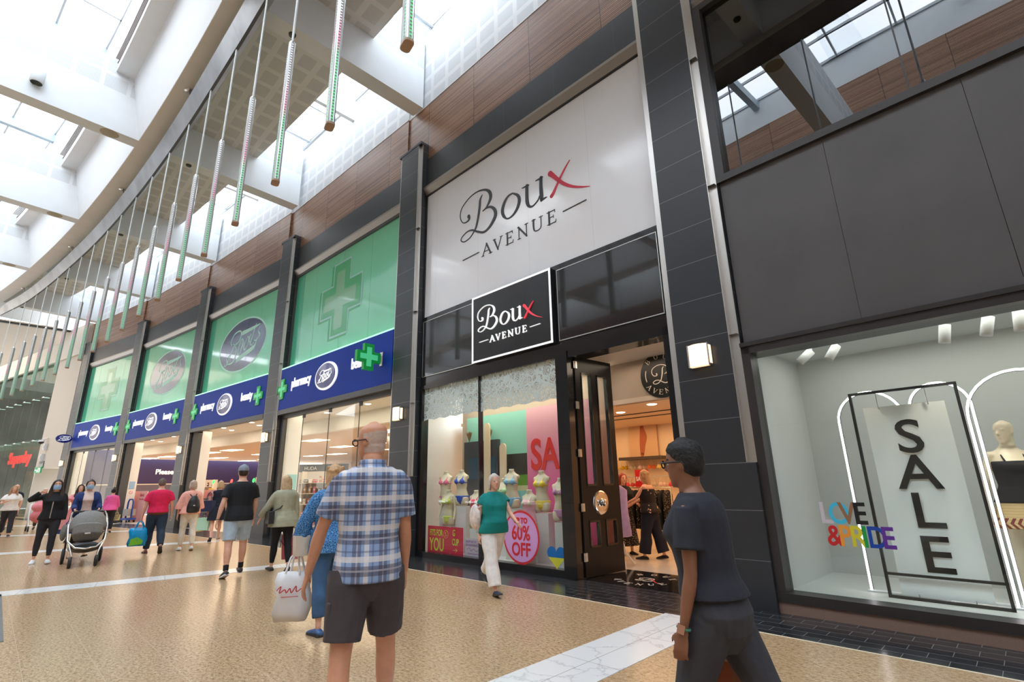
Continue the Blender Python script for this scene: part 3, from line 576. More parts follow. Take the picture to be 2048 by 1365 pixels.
# ---- interior of the long shop
def bays_poly(o0, o1, z, ks=(2, 3, 4, 5)):
    pts = [PL[5], PL[4], PL[3], PL[2], PL[1]]; mb = MB()
    ns = [Vector((-.21, .977, 0)), Vector((-.175, .985, 0)), Vector((-.126, .992, 0)), Vector((-.075, .997, 0)), Vector((-.02, 1, 0))]
    P = lambda i, o: Vector((pts[i][0], pts[i][1], z)) + ns[i] * o
    return [(P(i, o0), P(i + 1, o0), P(i + 1, o1), P(i, o1)) for i in range(4)]
def sheet(name, o0, o1, z0, z1, m, **t):
    mb = MB()
    for lo, hi in zip(bays_poly(o0, o1, z0), bays_poly(o0, o1, z1)): mb.hexa(lo, hi)
    return S(name, mb, m, **t)
sheet('shop_floor', .3, 17, .0, .006, mat('shop_floor_tile', (.52, .45, .39), .3), label='pale tiled floor inside the green shopfronts', cat='floor')
sheet('shop_ceiling', .25, 2.1, 3.72, 3.8, mat('shop_front_ceiling', (.84, .8, .72), .7), label='white front ceiling strip inside the green shopfronts', cat='ceiling')
sheet('shop_bulkhead', 2.1, 2.25, 3.25, 3.8, mat('shop_front_ceiling', (0, 0, 0)), label='white bulkhead band inside the green shopfronts', cat='ceiling')
sheet('shop_ceiling', 2.25, 17, 3.25, 3.35, mat('shop_tile_ceiling', (.74, .55, .39), .8), label='beige tiled ceiling deep inside the green shopfronts', cat='ceiling')
sheet('shop_wall', 16.5, 16.7, 0, 3.3, mat('shop_back_wall', (.62, .5, .4), .7, noise=(1.2, .2)), label='warm beige back wall deep inside the green shopfronts', cat='wall')
EndM = frame_m((-37.85, 3.2), ang=R(12.5))
pw = MB(); pw.box(-.15, 0, .0, 11, 1.8, 3.75); pw.box(-.15, 0, .0, 11, 0, 1.75, 1); pw.box(-.16, .01, .0, 11, 1.75, 1.8, 2); pw.box(-.15, 0, 11, 17, 0, 3.3, 3)
S('shop_wall', pw, [mat('aubergine_paint', srgb(44, 24, 66), .6), mat('lilac_grey_wall', (.09, .065, .085), .6), mat('pale_ledge', (.6, .5, .38), .5), mat('shop_back_wall', (0, 0, 0))], EndM, label='deep purple end wall inside the far green shopfront', cat='wall')
text('please_lettering', 'Please pay here', .42, mat('warm_white_letters', (.9, .82, .7), .4, emit=(1, .85, .65), es=.8), None, EndM @ T3(.03, 4.05, 2.38) @ RZm(R(90)), depth=.03, bold=.006, label='warm white lettering on the purple wall inside the third green shopfront', cat='lettering')
sw = MB(); sw.box(-.35, -.15, .3, 16.6, 0, 3.8); S('shop_wall', sw, RW, frame_m((-9.6, 6.2), ang=0), label='party wall between the long shop and the lace-window shop', cat='wall')
PANEL = mat('ceiling_panel_light', (1, .95, .85), .5, emit=(1, .84, .62), es=3.0)
DOWN = mat('downlight_glow', (1, .95, .85), .5, emit=(1, .88, .7), es=6.0)
pm = MB(); pm.box(-.6, .6, -.3, .3, -.012, 0); pme = pm.mesh('ceiling_panel', PANEL)
dm = MB(); dm.lathe([(0, -.008), (.075, -.008), (.09, 0)], 16); dme = dm.mesh('downlight', DOWN)
ci = 0
for k in (2, 3, 4, 5):
    for i, u in enumerate((.9, 3.3, 5.3)):
        for v in ((3.6, 6.4, 9.6) if i < 2 else ()):
            o = obj('ceiling_panel', pme, None, None, BAY[k] @ T3(u, v, 3.249), label=f'warm rectangular ceiling light behind the {ON[k]} green shopfront, row {["nearest the window", "second from the window", "third from the window"][(3.6, 6.4, 9.6).index(v)]}', cat='ceiling light', group='panel lights in the long shop')
        obj('downlight', dme, None, None, BAY[k] @ T3(u - .2, 1.35, 3.719), label=f'round downlight in the front ceiling behind the {ON[k]} green shopfront', cat='ceiling light', group='downlights of the long shop')
        obj('downlight', dme, None, None, BAY[k] @ T3(u + .5, .75, 3.719), label=f'round downlight close to the glass behind the {ON[k]} green shopfront', cat='ceiling light', group='front downlights of the long shop')
    c = BAY[k] @ Vector((2.9, 5, 3.2)); area('shop_light', c, 5.5, 7, 150, (1, .75, .5), math.atan2(BAY[k][1][0], BAY[k][0][0]))
    c = BAY[k] @ Vector((2.9, 1.1, 3.68)); area('shop_front_light', c, 5.5, 1.2, 36, (1, .86, .68), math.atan2(BAY[k][1][0], BAY[k][0][0]))

# ---- the white shopfront (bay 1)
M1 = BAY[1]; U1 = BAYL[1] - .945
p = MB(); p.box(0.03, U1 - .03, .235, .26, 5.13, 8.34)
m_, nt_, b_ = nm('glossy_white_panel'); g_ = NT(nt_); j_ = g_.m('MULTIPLY', g_.line(g_.x, 1.475, .008, 1.05), .35)
lk(nt_, g_.mix(j_, (.82, .83, .86), (.5, .5, .52)), b_.inputs['Base Color']); b_.inputs['Roughness'].default_value = .16; b_.inputs['Coat Weight'].default_value = .25; b_.inputs['Coat Roughness'].default_value = .05
obj('sign_panel', p, m_, None, M1, label='tall glossy white sign panel above the black fascia', cat='sign panel')
fr = MB(); fr.box(0, .03, .2, .3, 5.1, 8.36); fr.box(U1 - .03, U1, .2, .3, 5.1, 8.36); fr.box(0, U1, .2, .3, 8.33, 8.37); S('trim_5', fr, BLACKM, M1, label='thin black frame round the white sign panel', cat='trim')
lg = MB(); boux_logo(lg, 1.0, 3.1, 6.8, .225, .2345); obj('logo_lettering', lg, [CHAR, REDV], None, M1, label='large charcoal script logo with red cross stroke on the white panel', cat='lettering')
e = E('shop_fascia', M1, label='black gloss fascia of the white shopfront with silver lines', cat='sign')
f = MB(); f.box(0, U1, .2, .45, 3.52, 5.13); obj('fascia_board', f, BLACK, e)
for a, b in ((.06, 1.78), (4.05, U1 - .07)):
    f = MB(); f.box(a, b, .185, .2, 3.72, 5.02); obj('recessed_panel', f, mat('black_mirror_panel', (.02, .02, .022), .08, coat=.6), e)
    f = MB()
    for x0, x1, z0, z1 in ((a, b, 3.715, 3.73), (a, b, 5.01, 5.02), (a, a + .012, 3.72, 5.02), (b - .012, b, 3.72, 5.02)): f.box(x0, x1, .178, .186, z0, z1)
    obj('silver_line', f, STEEL_L, e)
e = E('shop_sign', M1, label='square black sign with white border and script logo at the middle of the fascia', cat='sign')
f = MB(); f.box(1.88, 3.98, .1, .19, 3.70, 5.07); obj('sign_board', f, mat('black_sign_face', (.018, .018, .02), .2), e)
f = MB()
for x0, x1, z0, z1 in ((1.88, 3.98, 3.70, 3.735), (1.88, 3.98, 5.035, 5.07), (1.88, 1.915, 3.7, 5.07), (3.945, 3.98, 3.7, 5.07)): f.box(x0, x1, .09, .105, z0, z1)
obj('white_border', f, WLET, e)
f = MB(); boux_logo(f, .48, 2.92, 4.41, .075, .1); obj('logo_lettering', f, [WLET, mat('coral_red_letters', srgb(232, 66, 84), .35, emit=srgb(232, 66, 84), es=.3)], e)
# display window
e = E('window_3', M1, label='black framed display window under the black fascia', cat='window', kind='structure')
f = MB(); f.box(0, .1, .18, .36, 0, 3.52); f.box(3.95, 4.2, .16, .36, 0, 3.52); f.box(.1, 3.95, .18, .36, 0, .11); f.box(.1, 3.95, .18, .36, 3.44, 3.52); f.box(1.94, 1.97, .2, .3, .11, 3.44); f.box(U1 - .14, U1, .18, .5, 0, 3.52); f.box(4.2, U1, .18, .5, 3.4, 3.52); obj('frame', f, BLACK, e)
for a, b in ((.1, 1.94), (1.97, 3.95)): g = MB(); g.box(a, b, .25, .262, .11, 3.44); obj('pane', g, GLASS, e)
ml, ntl, bl = nm('lace_film'); gl = NT(ntl); v2 = gl.vec(gl.m('MULTIPLY', gl.x, 1.0), 0, gl.m('MULTIPLY', gl.z, .8))
ed = gl.voro(7.5, v2, 'Distance', 'DISTANCE_TO_EDGE'); d1 = gl.voro(7.5, v2); d2 = gl.voro(30, v2, 'Distance', 'DISTANCE_TO_EDGE'); rings = gl.m('FRACT', gl.m('MULTIPLY', d1, 4.2))
pat = gl.m('MAXIMUM', gl.m('LESS_THAN', ed, .07), gl.m('MAXIMUM', gl.m('LESS_THAN', rings, .33), gl.m('LESS_THAN', d2, .035)))
lk(ntl, gl.m('ADD', gl.m('MULTIPLY', pat, .5), .38), bl.inputs['Alpha']); lk(ntl, gl.mix(pat, (.30, .33, .32), (.66, .76, .75)), bl.inputs['Base Color']); bl.inputs['Roughness'].default_value = .6
for a, b, w in ((.1, 1.94, 'left'), (1.97, 3.95, 'right')):
    sc = MB(); nsc = 10; pts = [(a, 3.44), (a, 2.76)]; 
    for i in range(nsc + 1): pts.append((a + (b - a) * i / nsc, 2.75 + (.03 if i % 2 else 0)))
    pts += [(b, 3.44)]; sc.plate(pts, .243, .248); obj('lace_film', sc, ml, None, M1, label=f'pale lace patterned film along the top of the {w} display pane', cat='window graphic')
# ---- grey shop (bay 0)
M0 = BAY[0]
GREYP = mat('grey_brown_metal', (.088, .082, .084), .42, noise=(1.2, .12)); DBR = mat('dark_bronze_frame', (.03, .026, .025), .38)
f = MB()
for a, b in ((.02, 1.28), (1.284, 2.545), (2.549, 3.81), (3.814, 5.98)): f.box(a, b, .12, .2, 3.02, 5.3)
S('wall_panel', f, GREYP, M0, label='wide grey brown metal panels between the lower and upper windows', cat='wall')
f = MB(); f.box(0, 6.06, .3, .5, 2.9, 8.6); S('wall_backing', f, BLACKM, M0, label='black backing standing in for the dark room behind the upper grey shopfront', cat='wall')  # darkness of the unlit room behind, put in as a black sheet
e = E('window_4', M0, label='large dark reflective upper window of the grey shopfront', cat='window', kind='structure')
f = MB(); f.box(.0, 6.06, .06, .2, 5.3, 5.4); f.box(0, .12, .06, .2, 5.4, 8.3); f.box(0, 6.06, .08, .2, 8.25, 8.36); f.box(2.145, 2.16, .15, .2, 5.4, 8.25); f.box(4.3, 4.315, .15, .2, 5.4, 8.25); obj('frame', f, DBR, e)
for a, b in ((.12, 2.145), (2.16, 4.3), (4.315, 6.06)): g = MB(); g.box(a, b, .17, .185, 5.4, 8.25); obj('pane', g, GLASS_R, e)
e = E('window_5', M0, label='big ground floor display window of the grey shopfront', cat='window', kind='structure')
f = MB(); f.box(0, .1, .04, .26, .12, 2.99); f.box(0, 6.06, .04, .26, 2.88, 2.99); f.box(0, 6.06, .03, .26, .12, .21); f.box(0, 6.06, .02, .1, 2.97, 3.02); obj('frame', f, DBR, e)
g = MB(); g.box(.1, 6.06, .19, .2, .21, 2.88); obj('pane', g, GLASS, e)
b = MB(); b.box(0, 6.06, .05, .5, 0, .12); S('wall_plinth', b, mat('brown_stone_plinth', srgb(138, 112, 98), .5, noise=(120, .12)), M0, label='low brown stone plinth under the grey shop display window', cat='wall')
# display box of the grey shop
GW = mat('display_white', (.56, .585, .57), .6)
b = MB(); b.box(0, 6.06, .26, 2.3, .13, .17); S('display_floor', b, GW, M0, label='white raised floor inside the grey shop display window', cat='floor')
b = MB(); b.box(0, 6.06, 2.0, 2.1, .17, 3.1); S('display_wall', b, GW, M0, label='plain white back wall of the grey shop display', cat='wall')
b = MB(); b.box(-.2, 0.0, .26, 2.1, .17, 3.1); b.box(6.06, 6.2, .26, 2.1, .17, 3.1); S('display_wall', b, GW, M0, label='white side walls of the grey shop display', cat='wall')
b = MB(); b.box(-.2, 6.2, .26, 2.1, 3.05, 3.15); S('display_ceiling', b, GW, M0, label='white ceiling of the grey shop display', cat='ceiling')
c = M0 @ Vector((2.6, 1.0, 3.02)); area('display_light', c, 4.5, 1.2, 26, (1, .97, .9), R(-2.2))
# beyond the pillars: side returns and a plain bay to close the near end
f = MB(); f.box(0, 14, .2, .5, 0, 9.4); S('wall_near_end', f, GREYP, frame_m(PL[-1], ang=R(-5)), label='plain grey shopfront beyond the right edge', cat='wall')
f = MB(); f.box(-14, 14, .24, .5, 9.4, 13.8); S('wall_near_upper', f, WHITE, frame_m(PL[-1], ang=R(-5)) @ T3(14, 0, 0), label='white upper wall beyond the right edge', cat='wall')
# ---- shell of the lace-window shop interior (bay 1)
bw = mat('warm_cream_wall', srgb(232, 208, 176), .6)
f = MB(); f.box(.0, 1.2, .0, 7.5, 0, .002)
i1 = MB(); i1.box(-.3, U1 + .7, 5.4, 5.6, 0, 3.5); S('shop_wall', i1, bw, M1, label='cream back wall inside the lace-window shop', cat='wall')
i1 = MB(); i1.box(U1 + .5, U1 + .7, .5, 5.5, 0, 3.5); S('shop_wall', i1, bw, M1, label='cream side wall inside the lace-window shop', cat='wall')
i1 = MB(); i1.box(-.3, U1 + .7, 1.62, 5.5, 2.75, 2.82); S('shop_ceiling', i1, mat('peach_ceiling', srgb(236, 204, 164), .7), M1, label='warm ceiling inside the lace-window shop', cat='ceiling')
i1 = MB(); i1.box(-.3, U1 + .7, .46, 1.6, 3.46, 3.55); S('shop_ceiling', i1, mat('display_beige', srgb(206, 196, 182), .7), M1, label='ceiling over the display window and doorway', cat='ceiling')
i1 = MB(); i1.box(4.15, U1 + .5, 1.5, 1.62, 2.72, 3.5); i1.box(4.15, U1 + .5, 1.46, 1.5, 2.72, 2.8, 1); S('shop_bulkhead', i1, [mat('taupe_bulkhead', srgb(176, 160, 144), .7), mat('cream_mould', srgb(214, 196, 178), .5)], M1, label='taupe bulkhead over the inner doorway of the lace-window shop', cat='wall')
i1 = MB(); i1.box(-.3, U1 + .6, 1.42, 5.5, 0, .004); S('shop_floor', i1, mat('pale_marble_floor', srgb(214, 204, 192), .18, noise=(1.5, .1)), M1, label='pale marble floor inside the lace-window shop', cat='floor')
i1 = MB(); i1.box(4.15, U1, .28, 1.42, 0, .005); S('shop_threshold', i1, mat('black_gloss_floor', (.012, .011, .011), .1), M1, label='glossy black threshold floor in the doorway', cat='floor')
i1 = MB(); i1.box(.0, 4.15, .3, 1.55, 0, .1); S('display_floor', i1, mat('display_sill_white', (.7, .68, .66), .4), M1, label='white display floor behind the lace-window panes', cat='floor')
i1 = MB(); i1.box(4.05, 4.17, .4, 1.5, 0, 3.46)
c = M1 @ Vector((3.6, 3.5, 2.7)); area('boutique_light', c, 5, 3, 62, (1, .62, .32)); c = M1 @ Vector((2.0, .85, 3.4)); area('boutique_display_light', c, 3.6, .8, 34, (1, .9, .78))
c = M1 @ Vector((5.1, .9, 3.4)); area('boutique_door_light', c, 1.4, .8, 6, (1, .8, .6))
# ================================================================= far end
MF = frame_m(PL[5], ang=R(13.5)); BW = mat('beige_render', srgb(206, 196, 182), .7)
f = MB(); f.box(-4.4, -.945, .02, .4, 2.78, 11.2); f.box(-4.4, -4.2, .02, 2.2, 0, 2.78); f.box(-4.2, -.945, 2.0, 2.2, 0, 2.78); f.box(-1.1, -.95, .3, 2.2, 0, 2.78); f.box(-4.4, -.95, .4, 2.2, 2.78, 2.9); S('wall_far', f, BW, MF, label='tall beige wall at the far end past the last pillar, with a recess below', cat='wall')
f = MB(); f.box(-24, -.9, -.12, .02, 9.25, 10.45); S('wall_far_band', f, mat('pale_band', (.62, .57, .5), .6), MF, label='pale bulkhead band high above the far glass front', cat='wall')
e = E('window_6', MF, label='tall frameless glass front at the far left end', cat='window', kind='structure')
g = MB(); us = [-4.45 - 1.62 * i for i in range(12)]
for a, b in zip(us[:-1], us[1:]):
    for z0, z1 in ((.1, 4.5), (4.52, 7.2), (7.22, 9.3)): g.box(b + .01, a - .01, .1, .112, z0, z1)
obj('glass', g, m_glass('green_tint_glass', (.5, .62, .57), .04, .3), e)
g = MB()
for a in us[1:]:
    for z in (4.5, 7.2): g.box(a - .12, a + .12, .06, .1, z - .03, z + .05); g.box(a - .03, a + .03, .1, .4, z - .02, z + .02)
obj('spider_fitting', g, STEEL, e)
f = MB(); f.box(-24, -4.4, .8, 9, 4.3, 4.75); f.box(-24, -4.4, 8.8, 9, 0, 4.3, 1); f.box(-24, -4.4, 8.8, 9, 4.75, 9.4, 2); f.box(-24, -23.9, .2, 9, 0, 9.4, 2); f.box(-24, -4.4, .15, 9, 9.3, 9.4); S('far_shop_shell', f, [mat('pale_slab', (.55, .5, .44), .6), mat('far_shop_wall', srgb(150, 128, 104), .7, noise=(.6, .3)), mat('dark_green_grey', (.08, .095, .085), .7)], MF, label='two storey interior behind the far glass front', cat='wall')
f = MB(); f.box(-24, -4.4, .15, 9, 0, .01); S('shop_floor', f, mat('far_shop_floor', (.45, .36, .27), .3), MF, label='floor behind the far glass front', cat='floor')
c = MF @ Vector((-9, 3.5, 4.2)); area('far_shop_light', c, 9, 4, 260, (1, .78, .5), R(13.5)); c = MF @ Vector((-9, 3.5, 9.2)); area('far_shop_upper_light', c, 9, 4, 22, (.9, .95, 1), R(13.5))
f = MB(); f.box(-6.6, -5.6, 1.2, 1.3, .1, 3.2); obj('numeral_glow_panel', f, mat('lit_amber_panel', (1, .8, .5), .5, emit=(1, .7, .35), es=1.6), None, MF, label='tall amber panel added in place of glowing numerals behind the far glass front', cat='display panel')  # added panel, its glow replaces the lit numerals in this shop
f = MB(); f.box(-10.4, -6.8, 1.3, 1.4, .1, 2.8); obj('shop_backdrop', f, mat('tan_stack', srgb(178, 136, 84), .7, noise=(6, .4)), None, MF, label='tan textured backdrop behind the far glass front', cat='display panel')
text('red_lettering', 'Superdry', 1.05, mat('red_neon', (.8, .01, .01), .4, emit=(1, .012, .016), es=2.2), None, MF @ T3(-11.2, .5, 3.28), depth=.08, bold=.02, label='glowing red lettering behind the far left glass front', cat='lettering')
f = MB(); f.box(-11, -6, 3.2, 3.3, 5.0, 5.9); obj('balcony_panel', f, DGREY, None, MF, label='dark balustrade panel on the upper floor behind the far glass', cat='balustrade')
f = MB(); f.tube([(-5.6, 1.6, 6.2), (-5.5, 1.6, 6.6), (-5.3, 1.6, 6.75), (-5.1, 1.6, 6.6), (-5.1, 1.6, 6.25)], .05, 8); obj('blue_neon_hook', f, mat('blue_neon', (.1, .2, 1), .4, emit=(.08, .2, 1), es=4.0), None, MF, label='glowing blue neon hook on the upper floor behind the far glass', cat='neon light')
e = E('dome_camera', MF @ T3(-3.57, -.02, 4.29), label='white dome security camera on the beige far wall', cat='camera')
f = MB(); f.tube([(0.25, 0, .18), (.1, -.1, .16), (0, -.18, .1)], .03, 8); f.lathe([(0, .1), (.13, .08), (.15, 0)], 16, M=T3(0, -.2, 0)); obj('housing', f, WHITE, e); f = MB(); f.lathe([(.14, 0), (.12, -.08), (.06, -.13), (0, -.14)], 16, M=T3(0, -.2, 0)); obj('dome', f, BLACK, e)
for i, (u, z) in enumerate(((-3.35, 3.98), (-3.5, 3.4))): f = MB(); f.box(-.12, .12, -.14, 0, -.18, .18); f.box(-.09, .09, -.18, -.14, -.08, .1); obj('wall_sounder', f, WHITE, None, MF @ T3(u, .015, z), label=('upper' if i == 0 else 'lower') + ' small white box fixed to the beige far wall', cat='alarm box')
f = MB(); f.box(-.34, .34, -.03, 0, -.19, .19); e = obj('pictogram_sign', f, mat('grey_sign', (.1, .1, .1), .5), None, MF @ T3(-3.52, .015, 2.99), label='small dark pictogram sign on the beige far wall', cat='sign')
f = MB()
for x in (-.2, 0, .2): f.lathe([(0, .04), (.03, .03), (0, -.03)], 8, M=T3(x, -.035, .1)); f.box(x - .04, x + .04, -.038, -.031, -.13, .06)
obj('pictogram', f, WHITE, e)
f = MB(); f.box(-.5, .5, -.05, 0, -.17, .17); e = obj('exit_sign', f, mat('exit_green', srgb(10, 110, 60), .4, emit=srgb(10, 130, 70), es=.5), None, MF @ T3(-3.68, -.02, 2.68), label='green emergency exit sign with white running figure on the far wall', cat='sign')
f = MB(); f.stroke([(.1, .1, .06), (.02, -.02, .06), (-.1, -.1, .05)], -.055, -.05); f.stroke([(.02, -.02, .05), (.14, -.12, .05)], -.055, -.05); f.box(.22, .34, -.055, -.05, -.12, .12); f.stroke([(-.4, 0, .05), (-.15, 0, .05)], -.055, -.05, 0, 1); obj('pictogram', f, WLET, e)
# flat ceiling and closing walls past the coffers
f = MB(); f.add([(-40.4, -16, 11.17), (-40.4, 8, 11.17), (-70, 8, 11.17), (-70, -26, 11.17)], [(0, 1, 2, 3)]); S('ceiling', f, mat('beige_ceiling', (.62, .57, .5), .8), label='flat beige ceiling beyond the coffered hall', cat='ceiling')
f = MB(); f.box(-41.0, -40.75, -8, 2.4, 11.1, 11.165); S('trim_6', f, BLACKM, label='dark slot across the flat beige ceiling', cat='trim')
f = MB(); f.box(-66, -65.7, -30, 8, 0, 11.2); S('wall_far_end', f, mat('far_wall_tone', (.42, .37, .31), .7, noise=(.3, .4)), label='distant end wall of the hall', cat='wall')
l = area('concourse_light', (-52, -4, 11.0), 14, 8, 380, (1, .88, .7))

# ================================================================= steel trough with hanging LED tubes
TP = [(14, 1.6), (8, 2.0), (3, 2.15), (-1.9, 2.17), (-5.2, 2.15), (-8.5, 2.1), (-10.13, 2.07), (-13.4, 1.97), (-16.72, 1.79), (-20.02, 1.53), (-23.25, 1.19), (-26.41, .76), (-29.7, .27), (-32.91, -.3), (-35.6, -.95), (-38.4, -1.7)]
def spl(P, sub):
    q = []
    for i in range(len(P) - 1):
        p0, p1, p2, p3 = [Vector(P[j]) for j in (max(i - 1, 0), i, i + 1, min(i + 2, len(P) - 1))]
        for k in range(sub):
            t = k / sub; q.append(.5 * ((2 * p1) + (p2 - p0) * t + (2 * p0 - 5 * p1 + 4 * p2 - p3) * t * t + (3 * p1 - p0 - 3 * p2 + p3) * t ** 3))
    return q + [Vector(P[-1])]
tq = spl(TP, 4)
def ty(x):
    for a, b in zip(tq[:-1], tq[1:]):
        if b.x <= x <= a.x: return a.y + (b.y - a.y) * (x - a.x) / (b.x - a.x)
secs = [((.215, .37), (.03, .0)), ((.03, .0), (-.03, .0)), ((-.03, .0), (-.2, .37))]; mbs = [MB(), MB(), MB()]
for si, (pa, pb) in enumerate(secs):
    rows = []
    for i, p in enumerate(tq):
        a = tq[max(i - 1, 0)]; b = tq[min(i + 1, len(tq) - 1)]; d = (b - a).normalized(); nrm = Vector((-d.y, d.x)) ; nrm = -nrm if nrm.y > 0 else nrm
        k = max(.12, min(1, (p.x + 38.6) / 3.2)); th_ = .012
        row = [Vector((p.x + nrm.x * o * k, p.y + nrm.y * o * k, 10.44 + z * k)) for o, z in (pa, pb)]; row += [v + Vector((0, 0, th_)) for v in row[::-1]]; rows.append(row)
    vs = [v for r in rows for v in r]; fs = []
    for i in range(len(rows) - 1):
        for j in range(4): fs.append((i * 4 + j, i * 4 + (j + 1) % 4, i * 4 + 4 + (j + 1) % 4, i * 4 + 4 + j))
    fs += [(0, 1, 2, 3), tuple(len(vs) - 4 + j for j in (3, 2, 1, 0))]; mbs[si].add(vs, fs)
ms_, nts, bs = nm('brushed_trough_steel'); gs = NT(nts); seam = gs.line(gs.x, 2.47, .02); nzs = gs.noise(1.4, 5)
lk(nts, gs.mix(gs.m('MULTIPLY', seam, .4), gs.ramp(nzs, [(.3, (.27, .26, .25)), (.7, (.42, .41, .4))]), (.2, .2, .2)), bs.inputs['Base Color']); bs.inputs['Metallic'].default_value = .9; bs.inputs['Roughness'].default_value = .36
e = E('lighting_trough', T3(0, 0, 0), label='long curved brushed steel trough hung below the ring soffit, carrying the LED tubes', cat='lighting rail')
obj('outer_face', mbs[0], ms_, e); obj('channel', mbs[1], DGREY, e); obj('inner_face', mbs[2], ms_, e)
for x in (5, -7.6, -13.0, -19.5, -26.0, -33.2):
    f = MB(); y = ty(x); f.tube([(x, y - .1, 10.8), (x - .08, y - .16, 11.0), (x - .1, y - .2, 11.17)], .025, 6); f.lathe([(0, 11.14), (.1, 11.14), (.1, 11.165)], 10, M=T3(x - .1, y - .2, 0)); obj('hanger', f, STEEL, e)
ml2, ntl2, bl2 = nm('led_dots'); gl2 = NT(ntl2); dz = gl2.m('ABSOLUTE', gl2.m('SUBTRACT', gl2.m('FRACT', gl2.m('DIVIDE', gl2.z, .046)), .5)); dot = gl2.m('LESS_THAN', dz, .27)
lcol = gl2.ramp(gl2.m('DIVIDE', gl2.z, 2.45), [(0, srgb(20, 215, 95)), (.42, srgb(70, 225, 130)), (.5, srgb(255, 110, 150)), (.6, srgb(255, 150, 185)), (.72, srgb(240, 235, 235)), (1, srgb(235, 235, 235))])
lk(ntl2, lcol, bl2.inputs['Emission Color']); lk(ntl2, gl2.m('MULTIPLY', dot, .6), bl2.inputs['Emission Strength']); bl2.inputs['Base Color'].default_value = (.22, .22, .22, 1)
TUBE = mat('frosted_acrylic', (.62, .64, .64), .2, .35, coat=.3); CAPM = mat('tan_end_cap', srgb(168, 138, 112), .5); RODM = mat('white_rod', (.8, .84, .84), .3)
def rr(w, h, r, n=4):
    out = []
    for cx, cy, a0 in ((w / 2 - r, h / 2 - r, 0), (-w / 2 + r, h / 2 - r, 90), (-w / 2 + r, -h / 2 + r, 180), (w / 2 - r, -h / 2 + r, 270)):
        out += [(cx + r * math.cos(R(a0 + 90 * i / n)), cy + r * math.sin(R(a0 + 90 * i / n))) for i in range(n + 1)]
    return out
ORD = 'first second third fourth fifth sixth seventh eighth ninth tenth eleventh twelfth thirteenth fourteenth fifteenth sixteenth seventeenth eighteenth nineteenth twentieth twenty-first twenty-second twenty-third twenty-fourth twenty-fifth'.split()
root = None; rx = [-3.53 + 1.655 * 4] + [-3.53 - 1.65 * i for i in range(21)]
rx = [3.1, 1.4, -.25, -1.9] + [-3.53 - 1.65 * i for i in range(21)]
for i, x in enumerate(rx):
    y = ty(x); M = T3(x, y, 5.65) @ RZm(R(-8 - i * .5)); lab = f'slim hanging LED tube light, {ORD[i]} of the row from the near end'
    if root is None:
        root = E('pendant_light', M, label=lab, cat='hanging light', group='LED tubes under the steel trough')
        f = MB(); f.tube([(0, 0, 2.5), (0, 0, 4.8)], .017, 8); obj('rod', f, RODM, root)
        f = MB(); f.lathe([(.035, 2.42), (.035, 2.52), (.018, 2.53)], 12); obj('collar', f, STEEL, root)
        f = MB(); f.prism(rr(.16, .095, .035), .015, 2.46); obj('tube', f, TUBE, root)
        f = MB(); f.box(.0785, .082, -.013, .013, .03, 2.42); obj('led_strip', f, ml2, root)
        f = MB(); f.box(.03, .048, -.0495, -.0465, .03, 2.42); obj('led_strip', f, ml2, root)
        f = MB(); f.prism(rr(.17, .105, .04), -.012, .016); obj('end_cap', f, CAPM, root)
    else: dup(root, M, label=lab, group='LED tubes under the steel trough')
# ceiling spotlights on the main beams
XB = XK[5] + .49 * arc_n(XK[5]).y * -1
for sg, y, lab in ((1, -.32, 'white cylinder spotlight on the near face of the big white beam at upper left'), (-1, -.2, 'white cylinder spotlight on the far face of the big white beam at upper left')):
    e = E('ceiling_spotlight', T3(-15.99 - (.62 if sg < 0 else 0), -1.0, 11.55), label=lab, cat='spotlight')
    f = MB(); f.lathe([(0, .38), (.13, .38), (.14, .36), (.14, .02), (.12, 0)], 20); obj('housing', f, WHITE, e); f = MB(); f.lathe([(.12, .0), (.1, .02), (0, .03)], 20); obj('lens', f, mat('dark_lens', (.05, .06, .04), .3), e); f = MB(); f.box(-.16 * sg - .04, -.16 * sg + .04, -.05, .05, .12, .28); obj('bracket', f, WHITE, e)
# ================================================================= people
def interp(tab, z):
    if z <= tab[0][0]: return tab[0][1:]
    for a, b in zip(tab[:-1], tab[1:]):
        if z <= b[0]:
            t = (z - a[0]) / (b[0] - a[0]); t = t * t * (3 - 2 * t) * .5 + t * .5
            return tuple(x + (y - x) * t for x, y in zip(a[1:], b[1:]))
    return tab[-1][1:]
TORSO = {'m': [(-.075, .052, .05, -.006), (-.05, .084, .064, -.006), (0, .095, .070, -.010), (.05, .089, .066, -.004), (.09, .084, .062, .002), (.15, .093, .067, .003), (.21, .104, .072, .003), (.26, .108, .064, -.004), (.29, .096, .052, -.008), (.31, .062, .042, -.008), (.325, .038, .037, -.004), (.36, .034, .035, .004)],
  'f': [(-.075, .052, .05, -.006), (-.05, .088, .066, -.008), (0, .099, .073, -.012), (.05, .086, .064, -.004), (.095, .072, .055, .002), (.15, .082, .06, .004), (.205, .09, .073, .014), (.25, .094, .06, .0), (.285, .084, .047, -.008), (.305, .054, .037, -.008), (.32, .032, .032, -.004), (.36, .029, .031, .004)]}
ARMR = [(0, .0265), (.12, .0285), (.5, .0255), (.92, .021), (1.0, .0205), (1.2, .0225), (1.5, .0195), (1.85, .0145), (2.0, .0135)]
LEGR = [(0, .060), (.2, .060), (.5, .051), (.85, .038), (1.0, .0355), (1.15, .034), (1.35, .0355), (1.6, .029), (1.85, .0205), (2.0, .0205)]
